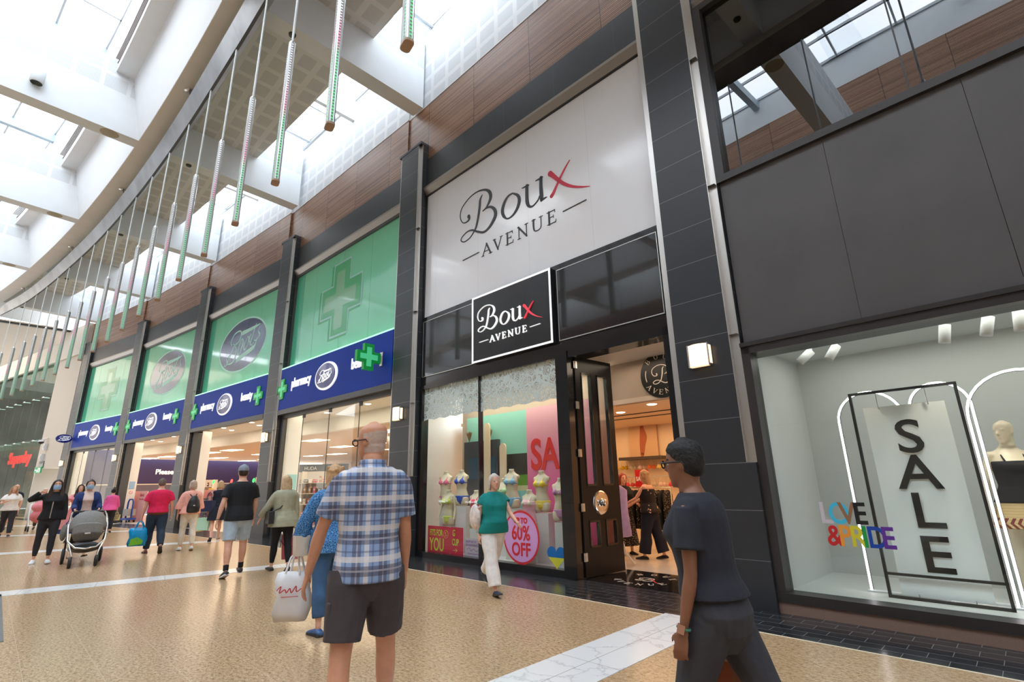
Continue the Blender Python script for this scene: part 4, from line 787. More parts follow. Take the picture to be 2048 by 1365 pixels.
def loft(mb, secs, n=14, mi=0, cap=True):
    vs = []
    c0, a0, b0 = secs[0]; c1, a1, b1 = secs[-1]
    d0 = (secs[0][0] - secs[1][0]); d1 = (secs[-1][0] - secs[-2][0])
    e0 = d0.normalized() * min(a0.length, b0.length) * .45 if d0.length > 1e-6 else Vector((0, 0, 0)); e1 = d1.normalized() * min(a1.length, b1.length) * .45 if d1.length > 1e-6 else Vector((0, 0, 0))
    S_ = [(c0 + e0, a0 * .62, b0 * .62)] + list(secs) + [(c1 + e1, a1 * .62, b1 * .62)] if cap else list(secs)
    for c, a, b in S_:
        for k in range(n): t = k * 2 * math.pi / n; vs.append(c + a * math.cos(t) + b * math.sin(t))
    m = len(S_); fs = [tuple(range(n))[::-1], tuple(range((m - 1) * n, m * n))]
    for i in range(m - 1):
        for k in range(n): fs.append((i * n + k, i * n + (k + 1) % n, (i + 1) * n + (k + 1) % n, (i + 1) * n + k))
    mb.add(vs, fs, mi, True)
def ell(mb, c, ax, ay, az, n=12, m=8):
    secs = []
    for i in range(1, m): t = math.pi * i / m; secs.append((c - az * math.cos(t), ax * math.sin(t), ay * math.sin(t)))
    loft(mb, secs, n)
def remesh(mb, name, voxel, mats, smooth=3, fac=.5):
    me = mb.mesh(name + '_src', mats[0]); o = bpy.data.objects.new('tmp', me); COL.objects.link(o)
    r = o.modifiers.new('r', 'REMESH'); r.mode = 'VOXEL'; r.voxel_size = voxel; r.use_smooth_shade = True
    if smooth: s = o.modifiers.new('s', 'SMOOTH'); s.factor = fac; s.iterations = smooth
    bpy.context.view_layer.update(); dg = bpy.context.evaluated_depsgraph_get()
    out = bpy.data.meshes.new_from_object(o.evaluated_get(dg)); bpy.data.objects.remove(o); bpy.data.meshes.remove(me)
    out.name = name; out.materials.clear()
    for m in mats: out.materials.append(m)
    return out
class Fig:
    def __init__(s, H=1.7, sex='m', lean=3, twist=0, yaw=0, nod=0, bulk=1.0, belly=0.0, L=(10, 2, 8, 0), Rr=(-12, 2, 22, 25), AL=(12, 8, 15, -2), AR=(-12, 8, 15, -2), FL=None, FR=None, curl=(22, 22), tilt=0, shw=1.0):
        s.H, s.sex, s.bulk, s.belly = H, sex, bulk, belly
        h = H; s.lean = R(lean); s.tw = R(twist); s.J = {}; s.low = 1e9
        s.pel = Vector((0, 0, .52 * h)); s.curl = curl; s.shw = shw
        for sd, nm_, pz in ((-1, 'L', L), (1, 'R', Rr)):
            sw, ab, kb, ft = [R(q) for q in pz]
            hip = s.pel + Vector((sd * .05 * h, 0, -.012 * h))
            d1 = Vector((sd * math.sin(ab), math.cos(ab) * math.sin(sw), -math.cos(ab) * math.cos(sw)))
            knee = hip + d1 * .245 * h; d2 = Vector((sd * math.sin(ab) * .3, math.sin(sw - kb), -math.cos(sw - kb))).normalized(); ank = knee + d2 * .232 * h
            fd = Vector((sd * .12, math.cos(ft), -math.sin(ft))).normalized(); fu = Vector((0, math.sin(ft), math.cos(ft)))
            s.J['hip' + nm_], s.J['knee' + nm_], s.J['ank' + nm_], s.J['fd' + nm_], s.J['fu' + nm_] = hip, knee, ank, fd, fu
            for q in (-.035, .1): s.low = min(s.low, (ank + fd * q * h - fu * .043 * h).z)
        dz = Vector((0, 0, -s.low)); s.pel += dz
        for nm_ in 'LR':
            for q in ('hip', 'knee', 'ank'): s.J[q + nm_] = s.J[q + nm_] + dz
        for sd, nm_, pz, fv, cu in ((-1, 'L', AL, FL, curl[0]), (1, 'R', AR, FR, curl[1])):
            sw, ab, eb, fi = [R(q) for q in pz]
            S0 = s.tp(.268, sd * (.107 if sex == 'm' else .094) * shw * (.7 + .3 * bulk), -.006)
            RT = Matrix.Rotation(s.tw, 3, 'Z') @ Matrix.Rotation(-s.lean * .5, 3, 'X')
            d1 = RT @ Vector((sd * math.sin(ab), math.cos(ab) * math.sin(sw), -math.cos(ab) * math.cos(sw)))
            el = S0 + d1 * .168 * h
            d2 = RT @ Vector((sd * math.sin(fi), math.cos(fi) * math.sin(sw + eb), -math.cos(fi) * math.cos(sw + eb)))
            if fv is not None: d2 = Vector(fv).normalized()
            wr = el + d2 * .145 * h
            s.J['sh' + nm_], s.J['el' + nm_], s.J['wr' + nm_], s.J['hd' + nm_] = S0, el, wr, d2
            s.J['hand' + nm_] = wr + d2 * .055 * h
        s.hb = s.tp(.338, 0, .012); s.hh = .133 * h if sex == 'm' else .13 * h
        s.HM = Matrix.Translation(s.hb) @ Matrix.Rotation(R(yaw) + s.tw * .3, 4, 'Z') @ Matrix.Rotation(-R(nod) - s.lean * .3, 4, 'X') @ Matrix.Rotation(R(tilt), 4, 'Y') @ Matrix.Scale(s.hh, 4)
    def tp(s, z, x=0.0, y=0.0):          # torso point, all in fractions of height
        k = max(0, min(1, z / .3)); a = s.tw * k; l = s.lean
        v = Vector((x, y, 0)); v = Matrix.Rotation(a, 3, 'Z') @ v
        return s.pel + (v + Vector((0, math.sin(l) * z, math.cos(l) * z))) * s.H
    def tring(s, z, ease=0.0, fl=0.0, straight=False):
        rx, ry, yo = interp(TORSO[s.sex], max(z, -.01) if straight else z); k = s.bulk if z < .3 else 1
        bel = s.belly * max(0, 1 - abs(z - .07) / .13)
        c = s.tp(z, 0, yo + bel * .5); a = Matrix.Rotation(s.tw * max(0, min(1, z / .3)), 3, 'Z')
        return (c, a @ Vector((rx * k * s.H + ease + fl, 0, 0)), a @ Vector((0, (ry * k + bel * .6) * s.H + ease + fl, math.sin(-s.lean) * 0)))
    def torso(s, mb, z0, z1, ease=0.0, flare=0.0, n=14, straight=False):
        m = max(4, int((z1 - z0) / .022)); loft(mb, [s.tring(z0 + (z1 - z0) * i / m, ease, flare * (1 - i / m) ** 2, straight) for i in range(m + 1)], 22, cap=not straight)
    def limb(s, mb, A_, B_, C_, tab, t0, t1, ease=0.0, k=1.0, flare=0.0, back=0.0, sub=14):
        secs = []
        for i in range(sub + 1):
            t = t0 + (t1 - t0) * i / sub; r = interp(tab, t)[0] * s.H * k + ease * (min(1, .62 + max(0, t) * 1.6) if tab is ARMR else 1) + flare * max(0, (t - t0) / (t1 - t0)) ** 2
            p = A_.lerp(B_, t) if t <= 1 else B_.lerp(C_, t - 1)
            if abs(t - 1) < .14:
                w = (t - .86) / .28; p = A_.lerp(B_, .86).lerp(B_, w).lerp(B_.lerp(C_, w * .14), w)
            d = (B_ - A_).normalized().lerp((C_ - B_).normalized(), max(0, min(1, (t - .8) / .4))).normalized()
            u = Vector((1, 0, 0)); u = (u - d * u.dot(d)).normalized(); v = d.cross(u)
            q = back * math.exp(-((t - 1.3) / .22) ** 2) * s.H
            secs.append((p - (v if v.y > 0 else -v) * q, u * r, v * r))
        loft(mb, secs, 14, cap=ease < .004)
    def leg(s, mb, nm_, t0=0.0, t1=2.0, ease=0.0, flare=0.0, k=None):
        k = k or (.92 if s.sex == 'f' else 1.0) * (.55 + .45 * s.bulk)
        s.limb(mb, s.J['hip' + nm_] + Vector((0, 0, -.0)), s.J['knee' + nm_], s.J['ank' + nm_], LEGR, t0, t1, ease, k, flare, .010)
    def arm(s, mb, nm_, t0=0.0, t1=2.0, ease=0.0, flare=0.0, k=None):
        k = k or (.84 if s.sex == 'f' else 1.0) * (.6 + .4 * s.bulk)
        s.limb(mb, s.J['sh' + nm_], s.J['el' + nm_], s.J['wr' + nm_], ARMR, t0, t1, ease, k, flare)
    def foot(s, mb, nm_, ease=0.0, sole=0.0, bare=True):
        h = s.H; A_, fd, fu = s.J['ank' + nm_], s.J['fd' + nm_], s.J['fu' + nm_]; sx = fd.cross(fu).normalized()
        k = .92 if s.sex == 'f' else 1.0; secs = []
        for y, w, hh_ in ((-.036, .017, .026), (-.02, .021, .036), (.0, .0215, .043), (.025, .022, .038), (.05, .0245, .03), (.075, .026, .024), (.095, .0225, .019), (.107, .014, .014)):
            hh2 = hh_ * h * k + ease; secs.append((A_ + fd * y * h - fu * (.043 * h) + fu * (hh2 / 2), sx * (w * h * k + ease), fu * hh2 / 2))
        loft(mb, secs, 12)
    def hand(s, mb, nm_, curl):
        h = s.H / 1.75; f = s.J['hd' + nm_]; W_ = s.J['wr' + nm_]; sd = -1 if nm_ == 'L' else 1
        Y = Vector((0, 1, 0)) if abs(f.y) < .85 else Vector((0, 0, 1)); td = (Y - f * f.dot(Y)).normalized(); pn = f.cross(td)
        if pn.x * -sd < 0: pn = -pn
        k = h * (.9 if s.sex == 'f' else 1.0)
        loft(mb, [(W_ - f * .015 * k, td * .024 * k, pn * .018 * k), (W_ + f * .02 * k, td * .032 * k, pn * .0165 * k), (W_ + f * .055 * k, td * .041 * k, pn * .0145 * k), (W_ + f * .095 * k, td * .042 * k, pn * .0125 * k)], 12)
        for o, ln, extra in ((.031, .070, -4), (.0105, .079, 0), (-.0105, .074, 4), (-.0305, .058, 8)):
            p = W_ + f * .09 * k + td * o * k; d = (f + td * o * 2.2).normalized(); pts = [p]; a = R((curl + extra) * .55)
            for q, fr in enumerate((.46, .3, .26)):
                d = (d * math.cos(a) + pn * math.sin(a)).normalized(); p = p + d * ln * fr * k; pts.append(p); a = R((curl + extra) * (1.0 if q == 0 else .8))
            rr_ = [.0098, .0094, .0084, .0068]
            u = td; loft(mb, [(q, u * rr_[i] * k, (pn if i == 0 else (pts[i] - pts[i - 1]).normalized().cross(u)) * rr_[i] * k) for i, q in enumerate(pts)], 10)
        p = W_ + f * .028 * k + td * .032 * k; d = (f * .72 + td * .62 + pn * .35).normalized(); p2 = p + d * .036 * k; d2 = (f * .92 + td * .22 + pn * (.3 + curl * .01)).normalized(); p3 = p2 + d2 * .034 * k
        u = d.cross(pn).normalized(); loft(mb, [(p, u * .0135 * k, pn * .0125 * k), (p2, u * .0108 * k, pn * .0105 * k), (p3, u * .008 * k, pn * .008 * k)], 10)
    def head(s, mb):
        M = s.HM; D = lambda v: (M.to_3x3() @ Vector(v)); P = lambda v: M @ Vector(v)
        sec = lambda z, rx, ry, yo: (P((0, yo, z)), D((rx, 0, 0)), D((0, ry, 0)))
        loft(mb, [sec(-.14, .25, .26, -.06), sec(0, .24, .25, -.045), sec(.12, .25, .27, -.03), sec(.25, .27, .33, -.01), sec(.36, .29, .38, .0)], 18)      # neck and back of jaw
        loft(mb, [sec(.005, .11, .10, .26), sec(.06, .17, .17, .20), sec(.14, .22, .24, .135), sec(.26, .27, .32, .075), sec(.4, .30, .375, .03), sec(.5, .315, .405, .0), sec(.6, .32, .41, -.012), sec(.72, .325, .42, -.025), sec(.83, .30, .39, -.035), sec(.92, .235, .31, -.04), sec(.98, .12, .17, -.04)], 20)
        loft(mb, [(P((0, .385, .555)), D((.035, 0, 0)), D((0, .03, 0))), (P((0, .425, .47)), D((.045, 0, 0)), D((0, .05, 0))), (P((0, .45, .40)), D((.065, 0, 0)), D((0, .06, 0))), (P((0, .42, .36)), D((.06, 0, 0)), D((0, .04, 0)))], 10)
        ell(mb, P((0, .36, .255)), D((.095, 0, 0)), D((0, .055, 0)), D((0, 0, .022))); ell(mb, P((0, .355, .215)), D((.08, 0, 0)), D((0, .055, 0)), D((0, 0, .024)))
        for sd in (-1, 1):
            ell(mb, P((sd * .325, -.03, .47)), D((.03, -.012 * sd, 0)), D((0, .085, 0)), D((0, -.02, .125)))
            ell(mb, P((sd * .135, .345, .60)), D((.1, 0, 0)), D((0, .05, 0)), D((0, 0, .025)))
    def body(s, voxel, skin, face=True, hairc=None, stubble=False):
        mb = MB(); s.torso(mb, -.075, .355, -.004)
        for nm_, cu in (('L', s.curl[0]), ('R', s.curl[1])):
            s.leg(mb, nm_, 0, 2.0, -.004); s.foot(mb, nm_); s.arm(mb, nm_, -.06, 2.0); s.hand(mb, nm_, cu)
            loft(mb, [(s.tp(.268, (.045 if nm_ == 'R' else -.045), -.006), Vector((0, .034 * s.H, 0)), Vector((0, 0, .029 * s.H))), (s.J['sh' + nm_], Vector((0, .026 * s.H, 0)), Vector((0, 0, .0255 * s.H)))], 12)
        s.head(mb)
        EYE = mat('eye_dark', (.03, .022, .02), .2); EW = mat('eye_white', (.7, .68, .66), .25); LIP = mat('lips_' + skin.name, tuple(min(1, c * f) for c, f in zip(skin['rgb'], (.85, .55, .55))), .45); BROW = hairc or mat('brow_dark', (.06, .04, .03), .8)
        me = remesh(mb, 'body', voxel, [skin, EYE, EW, LIP, BROW], 2, .4)
        if face:
            inv = s.HM.inverted()
            for p in me.polygons:
                if p.center.z < s.hb.z - .02: continue
                q = inv @ p.center
                if stubble and q.z > .2 and q.y < .06 and q.z < .70 + .10 * max(0, -q.y) and not (abs(q.x) > .30 and -.12 < q.y and .33 < q.z < .6): p.material_index = 4
                if q.y < .2: continue
                ax = abs(q.x)
                e2 = ((ax - .135) / .062) ** 2 + ((q.z - .525) / .028) ** 2
                if e2 < 1: p.material_index = 1 if ((ax - .135) / .028) ** 2 + ((q.z - .525) / .03) ** 2 < 1 else 2
                elif (abs(q.z - .612 - .02 * math.sin(min(ax, .2) * 12)) < .018 and .055 < ax < .215): p.material_index = 4
                elif (q.x / .105) ** 2 + ((q.z - .236) / .034) ** 2 < 1: p.material_index = 3
        return me
def skin(name, c):
    m = mat('skin_' + name, c, .5, noise=(25, .06)); m['rgb'] = c; return m
FAIR = skin('fair', srgb(226, 172, 146)); TAN = skin('tanned', srgb(198, 138, 106)); BROWN = skin('brown', srgb(134, 88, 64))
def cloth(name, c, rough=.85, n=(14, .1), b=.35): return mat(name, c, rough, noise=n, bump=b)
class Person:
    def __init__(s, x, y, face, label, voxel=.011, sk=FAIR, hairc=None, stubble=False, **fig):
        s.f = Fig(**fig); s.v = voxel; s.sk = sk; s.hairc = hairc
        a = math.atan2(face[1], face[0]) - R(90); s.M = T3(x, y, 0) @ RZm(a)
        s.e = E('person', s.M, label=label, cat='person'); obj('body', s.f.body(voxel, sk, hairc=hairc, stubble=stubble), sk, s.e)
    def part(s, name, mb, m, voxel=None, sm=3, fac=.5, **t):
        o = obj(name, remesh(mb, name, voxel or s.v, [m], sm, fac), m, s.e, **t); return o
    def raw(s, name, mb, m, parent=None, **t): return obj(name, mb, m, parent or s.e, **t)
    def W(s, p): return s.M @ Vector(p)
    def hand(s, n): return s.M @ s.f.J['hand' + n]
    # ---- clothes
    def top(s, name, m, z0=-.03, z1=.317, sl=.55, ease=.016, flare=.02, sle=.014, slf=.012, arms='LR', **t):
        mb = MB(); f = s.f; f.torso(mb, z0, z1, ease, flare, straight=True)
        for nm_ in arms:
            if sl: f.arm(mb, nm_, -.05, sl, sle, slf)
            loft(mb, [(f.tp(.268, (.045 if nm_ == 'R' else -.045), -.006), Vector((0, .036 * f.H + ease * .6, 0)), Vector((0, 0, .032 * f.H + ease * .75))), (f.J['sh' + nm_], Vector((0, .0275 * f.H + ease * .6, 0)), Vector((0, 0, .0275 * f.H + ease * .7)))], 12)
        return s.part(name, mb, m, **t)
    def legs(s, name, m, t1=1.9, ease=.012, flare=.012, zt=.06, pe=.01, **t):
        mb = MB(); f = s.f; f.torso(mb, -.08, zt, pe, 0)
        for nm_ in 'LR': f.leg(mb, nm_, .02, t1, ease, flare)
        return s.part(name, mb, m, **t)
    def skirt(s, name, m, zt=.08, zb=-.26, w0=.012, w1=.13, **t):
        mb = MB(); f = s.f; secs = []
        for i in range(13):
            k = i / 12; z = zt + (zb - zt) * k
            c, a, b = f.tring(max(z, -.03), w0); e = w1 * f.H * k ** 1.2 * (1.1 if z < 0 else .6); kn = (f.J['kneeL'] + f.J['kneeR']) / 2
            c = Vector((c.x, c.y + (kn.y * max(0, -z) / .26 if z < 0 else 0), f.tp(z).z)); secs.append((c, a.normalized() * (max(a.length, .09 * f.H) + e), b.normalized() * (max(b.length, .065 * f.H) + e)))
        loft(mb, secs, 26, cap=False); return s.part(name, mb, m, **t)
    def shoes(s, m, sole=None, ease=.006, name='shoe', high=0.0):
        for nm_ in 'LR':
            mb = MB(); s.f.foot(mb, nm_, ease)
            if high: s.f.limb(mb, s.f.J['hip' + nm_], s.f.J['knee' + nm_], s.f.J['ank' + nm_], LEGR, 2 - high, 2.0, .006)
            o = s.part(name, mb, m, voxel=min(s.v, .008), sm=2)
            if sole:
                f = s.f; A_, fd, fu = f.J['ank' + nm_], f.J['fd' + nm_], f.J['fu' + nm_]; sx = fd.cross(fu).normalized(); b = MB(); pts = [(-.04, .018), (-.02, .024), (.02, .022), (.055, .027), (.085, .028), (.108, .018)]
                lo = [A_ + fd * y * f.H + sx * w * f.H - fu * (.043 * f.H + .002) for y, w in pts] + [A_ + fd * y * f.H - sx * w * f.H - fu * (.043 * f.H + .002) for y, w in pts[::-1]]
                hi = [p + fu * .02 for p in lo]; n = len(lo); b.add(lo + hi, [tuple(range(n))[::-1], tuple(range(n, 2 * n))] + [(i, (i + 1) % n, n + (i + 1) % n, n + i) for i in range(n)]); obj('sole', b, sole, o)
    def socks(s, m, t0=1.72):
        for nm_ in 'LR': mb = MB(); s.f.leg(mb, nm_, t0, 2.0, .005); s.part('sock', mb, m, voxel=.009, sm=1)
    def hair(s, style, m, ln=.9, name='hair', voxel=None):
        f = s.f; M = f.HM; mb = MB(); P = lambda v: M @ Vector(v); D = lambda v: M.to_3x3() @ Vector(v)
        if style == 'fringe':      # short horseshoe of hair round a bald crown
            for i in range(15):
                a = R(-28 - 124 * i / 14); ell(mb, P((.31 * math.cos(a), -.04 + .39 * math.sin(a), .47 + (.03 if 3 < i < 11 else .06))), D((.045, 0, 0)), D((0, .045, 0)), D((0, 0, .15 if 2 < i < 12 else .1)))
            return s.part(name, mb, m, voxel=voxel or .008, sm=3)
        cap = (lambda k=1.0: loft(mb, [(P((0, -.15, .34)), D((.31 * k, 0, 0)), D((0, .31 * k, 0))), (P((0, -.12, .5)), D((.345 * k, 0, 0)), D((0, .36 * k, 0))), (P((0, -.085, .66)), D((.355 * k, 0, 0)), D((0, .405 * k, 0))), (P((0, -.06, .8)), D((.335 * k, 0, 0)), D((0, .405 * k, 0))), (P((0, -.045, .92)), D((.27 * k, 0, 0)), D((0, .335 * k, 0))), (P((0, -.04, 1.0)), D((.15 * k, 0, 0)), D((0, .2 * k, 0)))], 20))
        if style == 'crop': loft(mb, [(P((0, -.17, .34)), D((.30, 0, 0)), D((0, .27, 0))), (P((0, -.13, .5)), D((.335, 0, 0)), D((0, .335, 0))), (P((0, -.085, .66)), D((.34, 0, 0)), D((0, .39, 0))), (P((0, -.05, .8)), D((.325, 0, 0)), D((0, .395, 0))), (P((0, -.04, .93)), D((.25, 0, 0)), D((0, .32, 0))), (P((0, -.04, 1.0)), D((.13, 0, 0)), D((0, .18, 0)))], 18)
        if style == 'afro': loft(mb, [(P((0, -.17, .3)), D((.3, 0, 0)), D((0, .28, 0))), (P((0, -.14, .48)), D((.36, 0, 0)), D((0, .36, 0))), (P((0, -.09, .68)), D((.375, 0, 0)), D((0, .43, 0))), (P((0, -.05, .86)), D((.36, 0, 0)), D((0, .43, 0))), (P((0, -.04, 1.0)), D((.27, 0, 0)), D((0, .33, 0))), (P((0, -.04, 1.07)), D((.13, 0, 0)), D((0, .17, 0)))], 18)
        if style in ('bob', 'long', 'curly', 'bun', 'pony'):
            cap(1.04)
            for sd in (-1, 1):    # side curtains
                e_ = .02 if style in ('bun', 'pony') else (-.02 if style == 'bob' else -.25)
                loft(mb, [(P((sd * .24, .14, .86)), D((.09, 0, 0)), D((0, .12, 0))), (P((sd * .335, .05, .68)), D((.055, 0, 0)), D((0, .19, 0))), (P((sd * .36, -.03, .45)), D((.055, 0, 0)), D((0, .18, 0))), (P((sd * .36, -.08, .2 if style not in ('bun', 'pony') else .4)), D((.06, 0, 0)), D((0, .18, 0))), (P((sd * .33, -.12, e_ if style not in ('bun', 'pony') else .38)), D((.05, 0, 0)), D((0, .15, 0)))], 12)
        if style == 'bob': loft(mb, [(P((0, -.2, .7)), D((.33, 0, 0)), D((0, .28, 0))), (P((0, -.24, .3)), D((.36, 0, 0)), D((0, .26, 0))), (P((0, -.24, .08)), D((.33, 0, 0)), D((0, .2, 0))), (P((0, -.22, -.02)), D((.26, 0, 0)), D((0, .14, 0)))], 16)
        if style in ('long', 'curly'):
            w = .45 if style == 'long' else .5; n = 8; secs = []
            for i in range(n + 1):
                t = i / n; z = .72 - (ln + .72) * t; secs.append((P((0, -.24 - .12 * min(1, t * 2) , z)), D((w * (1 - .3 * t ** 3) * (.9 if t < .2 else 1), 0, 0)), D((0, (.22 if style == 'long' else .3) * (1 - .45 * t), 0))))
            loft(mb, secs, 18)
        if style == 'front':      # long hair falling forward over both shoulders
            cap(1.04)
            for sd in (-1, 1):
                loft(mb, [(P((sd * .14, .18, .93)), D((.13, 0, 0)), D((0, .12, 0))), (P((sd * .31, .13, .74)), D((.075, 0, 0)), D((0, .16, 0))), (P((sd * .37, .1, .45)), D((.09, 0, 0)), D((0, .18, 0))), (P((sd * .40, .12, .0)), D((.15, 0, 0)), D((0, .17, 0))), (P((sd * .42, .22, -.5)), D((.22, 0, 0)), D((0, .13, 0))), (P((sd * .44, .26, -1.0)), D((.24, 0, 0)), D((0, .1, 0))), (P((sd * .45, .24, -ln - .4)), D((.18, 0, 0)), D((0, .07, 0)))], 14)
            loft(mb, [(P((0, -.2, .7)), D((.33, 0, 0)), D((0, .25, 0))), (P((0, -.26, .1)), D((.4, 0, 0)), D((0, .2, 0))), (P((0, -.3, -.5)), D((.44, 0, 0)), D((0, .12, 0)))], 16)
        if style == 'curly':
            rnd = random.Random(3)
            for i in range(46):
                a = rnd.uniform(0, 6.28); z = rnd.uniform(-ln, .85); k = .46 if z < .4 else .38
                ell(mb, P((k * math.cos(a), -.16 + (k * math.sin(a) if math.sin(a) < .3 else .1), z)), D((.1, 0, 0)), D((0, .1, 0)), D((0, 0, .09)), 8, 6)
        if style == 'bun': ell(mb, P((0, -.4, .78)), D((.16, 0, 0)), D((0, .15, 0)), D((0, 0, .15)))
        if style == 'pony': loft(mb, [(P((0, -.42, .7)), D((.1, 0, 0)), D((0, .08, 0))), (P((0, -.52, .45)), D((.13, 0, 0)), D((0, .1, 0))), (P((0, -.5, -.2)), D((.12, 0, 0)), D((0, .09, 0))), (P((0, -.46, -ln)), D((.05, 0, 0)), D((0, .04, 0)))], 12)
        return s.part(name, mb, m, voxel=voxel or min(s.v, .01), sm=2)
    def mask(s, m):
        M = s.f.HM; P = lambda v: M @ Vector(v); mb = MB(); vs = []
        prof = [(.47, .455), (.40, .485), (.3, .475), (.18, .44), (.08, .39)]
        for z, yy in prof:
            for i in range(9): a = R(-72 + 144 * i / 8); vs.append(P((.30 * math.sin(a), .02 + (yy - .02) * math.cos(a) ** .8, z)))
        vs2 = [v + (v - P((0, 0, .3))).normalized() * .006 for v in vs]; n = len(vs); fs = []
        for i in range(len(prof) - 1):
            for k in range(8): q = (i * 9 + k, i * 9 + k + 1, i * 9 + k + 10, i * 9 + k + 9); fs += [tuple(n + j for j in q), q[::-1]]
        mb.add(vs + vs2, fs, 0, True); o = s.raw('face_mask', mb, m); b = MB()
        for sd in (-1, 1): b.tube([P((sd * .285, .11, .44)), P((sd * .33, .0, .5)), P((sd * .36, -.08, .46)), P((sd * .33, -.02, .34)), P((sd * .285, .11, .14))], .0025, 5)
        obj('ear_loop', b, m, o)
    def glasses(s, m):
        M = s.f.HM; P = lambda v: M @ Vector(v); b = MB()
        for sd in (-1, 1):
            b.tube([P((sd * .15 + .11 * math.cos(i * math.pi / 6), .455, .52 + .085 * math.sin(i * math.pi / 6))) for i in range(12)], .004, 6, closed=True)
            b.tube([P((sd * .26, .44, .55)), P((sd * .335, .1, .545)), P((sd * .345, -.06, .54)), P((sd * .34, -.1, .47))], .004, 6)
        b.tube([P((-.05, .46, .54)), P((.05, .46, .54))], .004, 6); return s.raw('glasses', b, m)
    def strap(s, pts, m, r=.012, name='bag_strap'): b = MB(); b.tube([Vector(p) for p in pts], r, 6); return b
# ---- cloth colours
def m_plaid():
    m, nt, b = nm('blue_plaid_cotton'); g = NT(nt)
    U = g.m('MULTIPLY', g.x, 1.0); V = g.z
    def bands(t, per, lo, hi, off=0): f = g.m('FRACT', g.m('DIVIDE', g.m('ADD', t, 10 + off), per)); return g.m('MULTIPLY', g.m('GREATER_THAN', f, lo), g.m('LESS_THAN', f, hi))
    c = g.mix(g.noise(7, 3), srgb(122, 146, 184), srgb(146, 166, 198))
    for t, k in ((U, 1.0), (V, 1.12)):
        c = g.mix(g.m('MULTIPLY', bands(t, .15 * k, 0, .32), .6), c, srgb(66, 54, 68))
        c = g.mix(g.m('MULTIPLY', bands(t, .15 * k, .44, .62), .62), c, srgb(228, 218, 212))
        c = g.mix(g.m('MULTIPLY', bands(t, .15 * k, .14, .2), .55), c, srgb(190, 186, 196))
        c = g.mix(g.m('MULTIPLY', bands(t, .15 * k, .74, .80), .5), c, srgb(70, 70, 100))
    lk(nt, c, b.inputs['Base Color']); b.inputs['Roughness'].default_value = .85; g.bump(b, g.noise(9, 4), .35, .03); return m
def m_pattern(name, c0, c1, sc, th, feat='F1'):
    m, nt, b = nm(name); g = NT(nt); v = g.voro(sc, None, 'Distance', feat); lk(nt, g.mix(g.m('LESS_THAN', v, th), c0, c1), b.inputs['Base Color']); b.inputs['Roughness'].default_value = .8; return m
PLAID = m_plaid()
KNIT = m_pattern('blue_patterned_knit', srgb(36, 92, 148), srgb(110, 168, 214), 46, .06, 'DISTANCE_TO_EDGE')
POLKA = m_pattern('black_polka_cloth', srgb(24, 20, 20), srgb(214, 200, 180), 38, .24)
FLORAL = m_pattern('dark_floral_cloth', srgb(26, 20, 24), srgb(226, 176, 160), 14, .2)
BLK = cloth('black_cotton', srgb(24, 25, 30)); DENIM = cloth('blue_denim', srgb(62, 96, 134)); DDEN = cloth('dark_denim', srgb(34, 50, 68)); LDEN = cloth('pale_denim', srgb(176, 194, 208))
CHARC = cloth('charcoal_cotton', srgb(66, 58, 60)); GJEAN = cloth('black_grey_denim', srgb(54, 54, 60)); NAVYC = cloth('navy_knit', srgb(30, 52, 104)); PALEP = cloth('pale_pink_cotton', srgb(226, 196, 184))
CORAL = cloth('peach_blouse', srgb(246, 176, 158)); WHT = cloth('white_cotton', srgb(236, 230, 224)); OFFW = cloth('cream_trousers', srgb(228, 216, 198)); HOTP = cloth('bright_pink_polo', srgb(226, 30, 84)); PINK = cloth('pink_shirt', srgb(232, 92, 160)); KHAKI = cloth('sage_overshirt', srgb(170, 168, 142)); TEAL = cloth('teal_tee', srgb(0, 128, 124)); DNAVY = cloth('dark_navy_cloth', srgb(22, 26, 44)); ROSE = cloth('rose_dress', srgb(232, 144, 150)); LEGG = cloth('dark_grey_legging', srgb(44, 44, 50))
HGREY = mat('silver_hair', srgb(206, 196, 186), .7, noise=(30, .15), bump=.5); HBLOND = mat('blond_hair', srgb(200, 168, 128), .6, noise=(24, .2), bump=.5); HDARK = mat('dark_brown_hair', srgb(52, 36, 30), .5, noise=(24, .2), bump=.5); HBLACK = mat('black_hair', srgb(20, 17, 17), .7, noise=(60, .3), bump=.8); HCURL = mat('sandy_curly_hair', srgb(190, 150, 106), .6, noise=(24, .3), bump=.8); HRED = mat('red_hair', srgb(140, 42, 28), .6, noise=(24, .2), bump=.5); HLBR = mat('light_brown_hair', srgb(178, 140, 104), .6, noise=(24, .2), bump=.5); HASH = mat('ash_blond_hair', srgb(190, 166, 146), .6, noise=(24, .2), bump=.5)
WSHOE = mat('white_shoe', (.75, .75, .75), .5); BSHOE = mat('black_shoe', (.02, .02, .02), .5); BROWNS = mat('brown_leather', srgb(104, 52, 34), .4); LEATHER = mat('tan_brown_leather', srgb(126, 62, 34), .35); SOLEW = mat('white_sole', (.7, .7, .7), .6); SOLEB = mat('dark_sole', (.04, .035, .03), .6)
MASKB = mat('blue_mask', srgb(160, 196, 232), .7); GLS = mat('black_spectacle', (.01, .01, .01), .3)

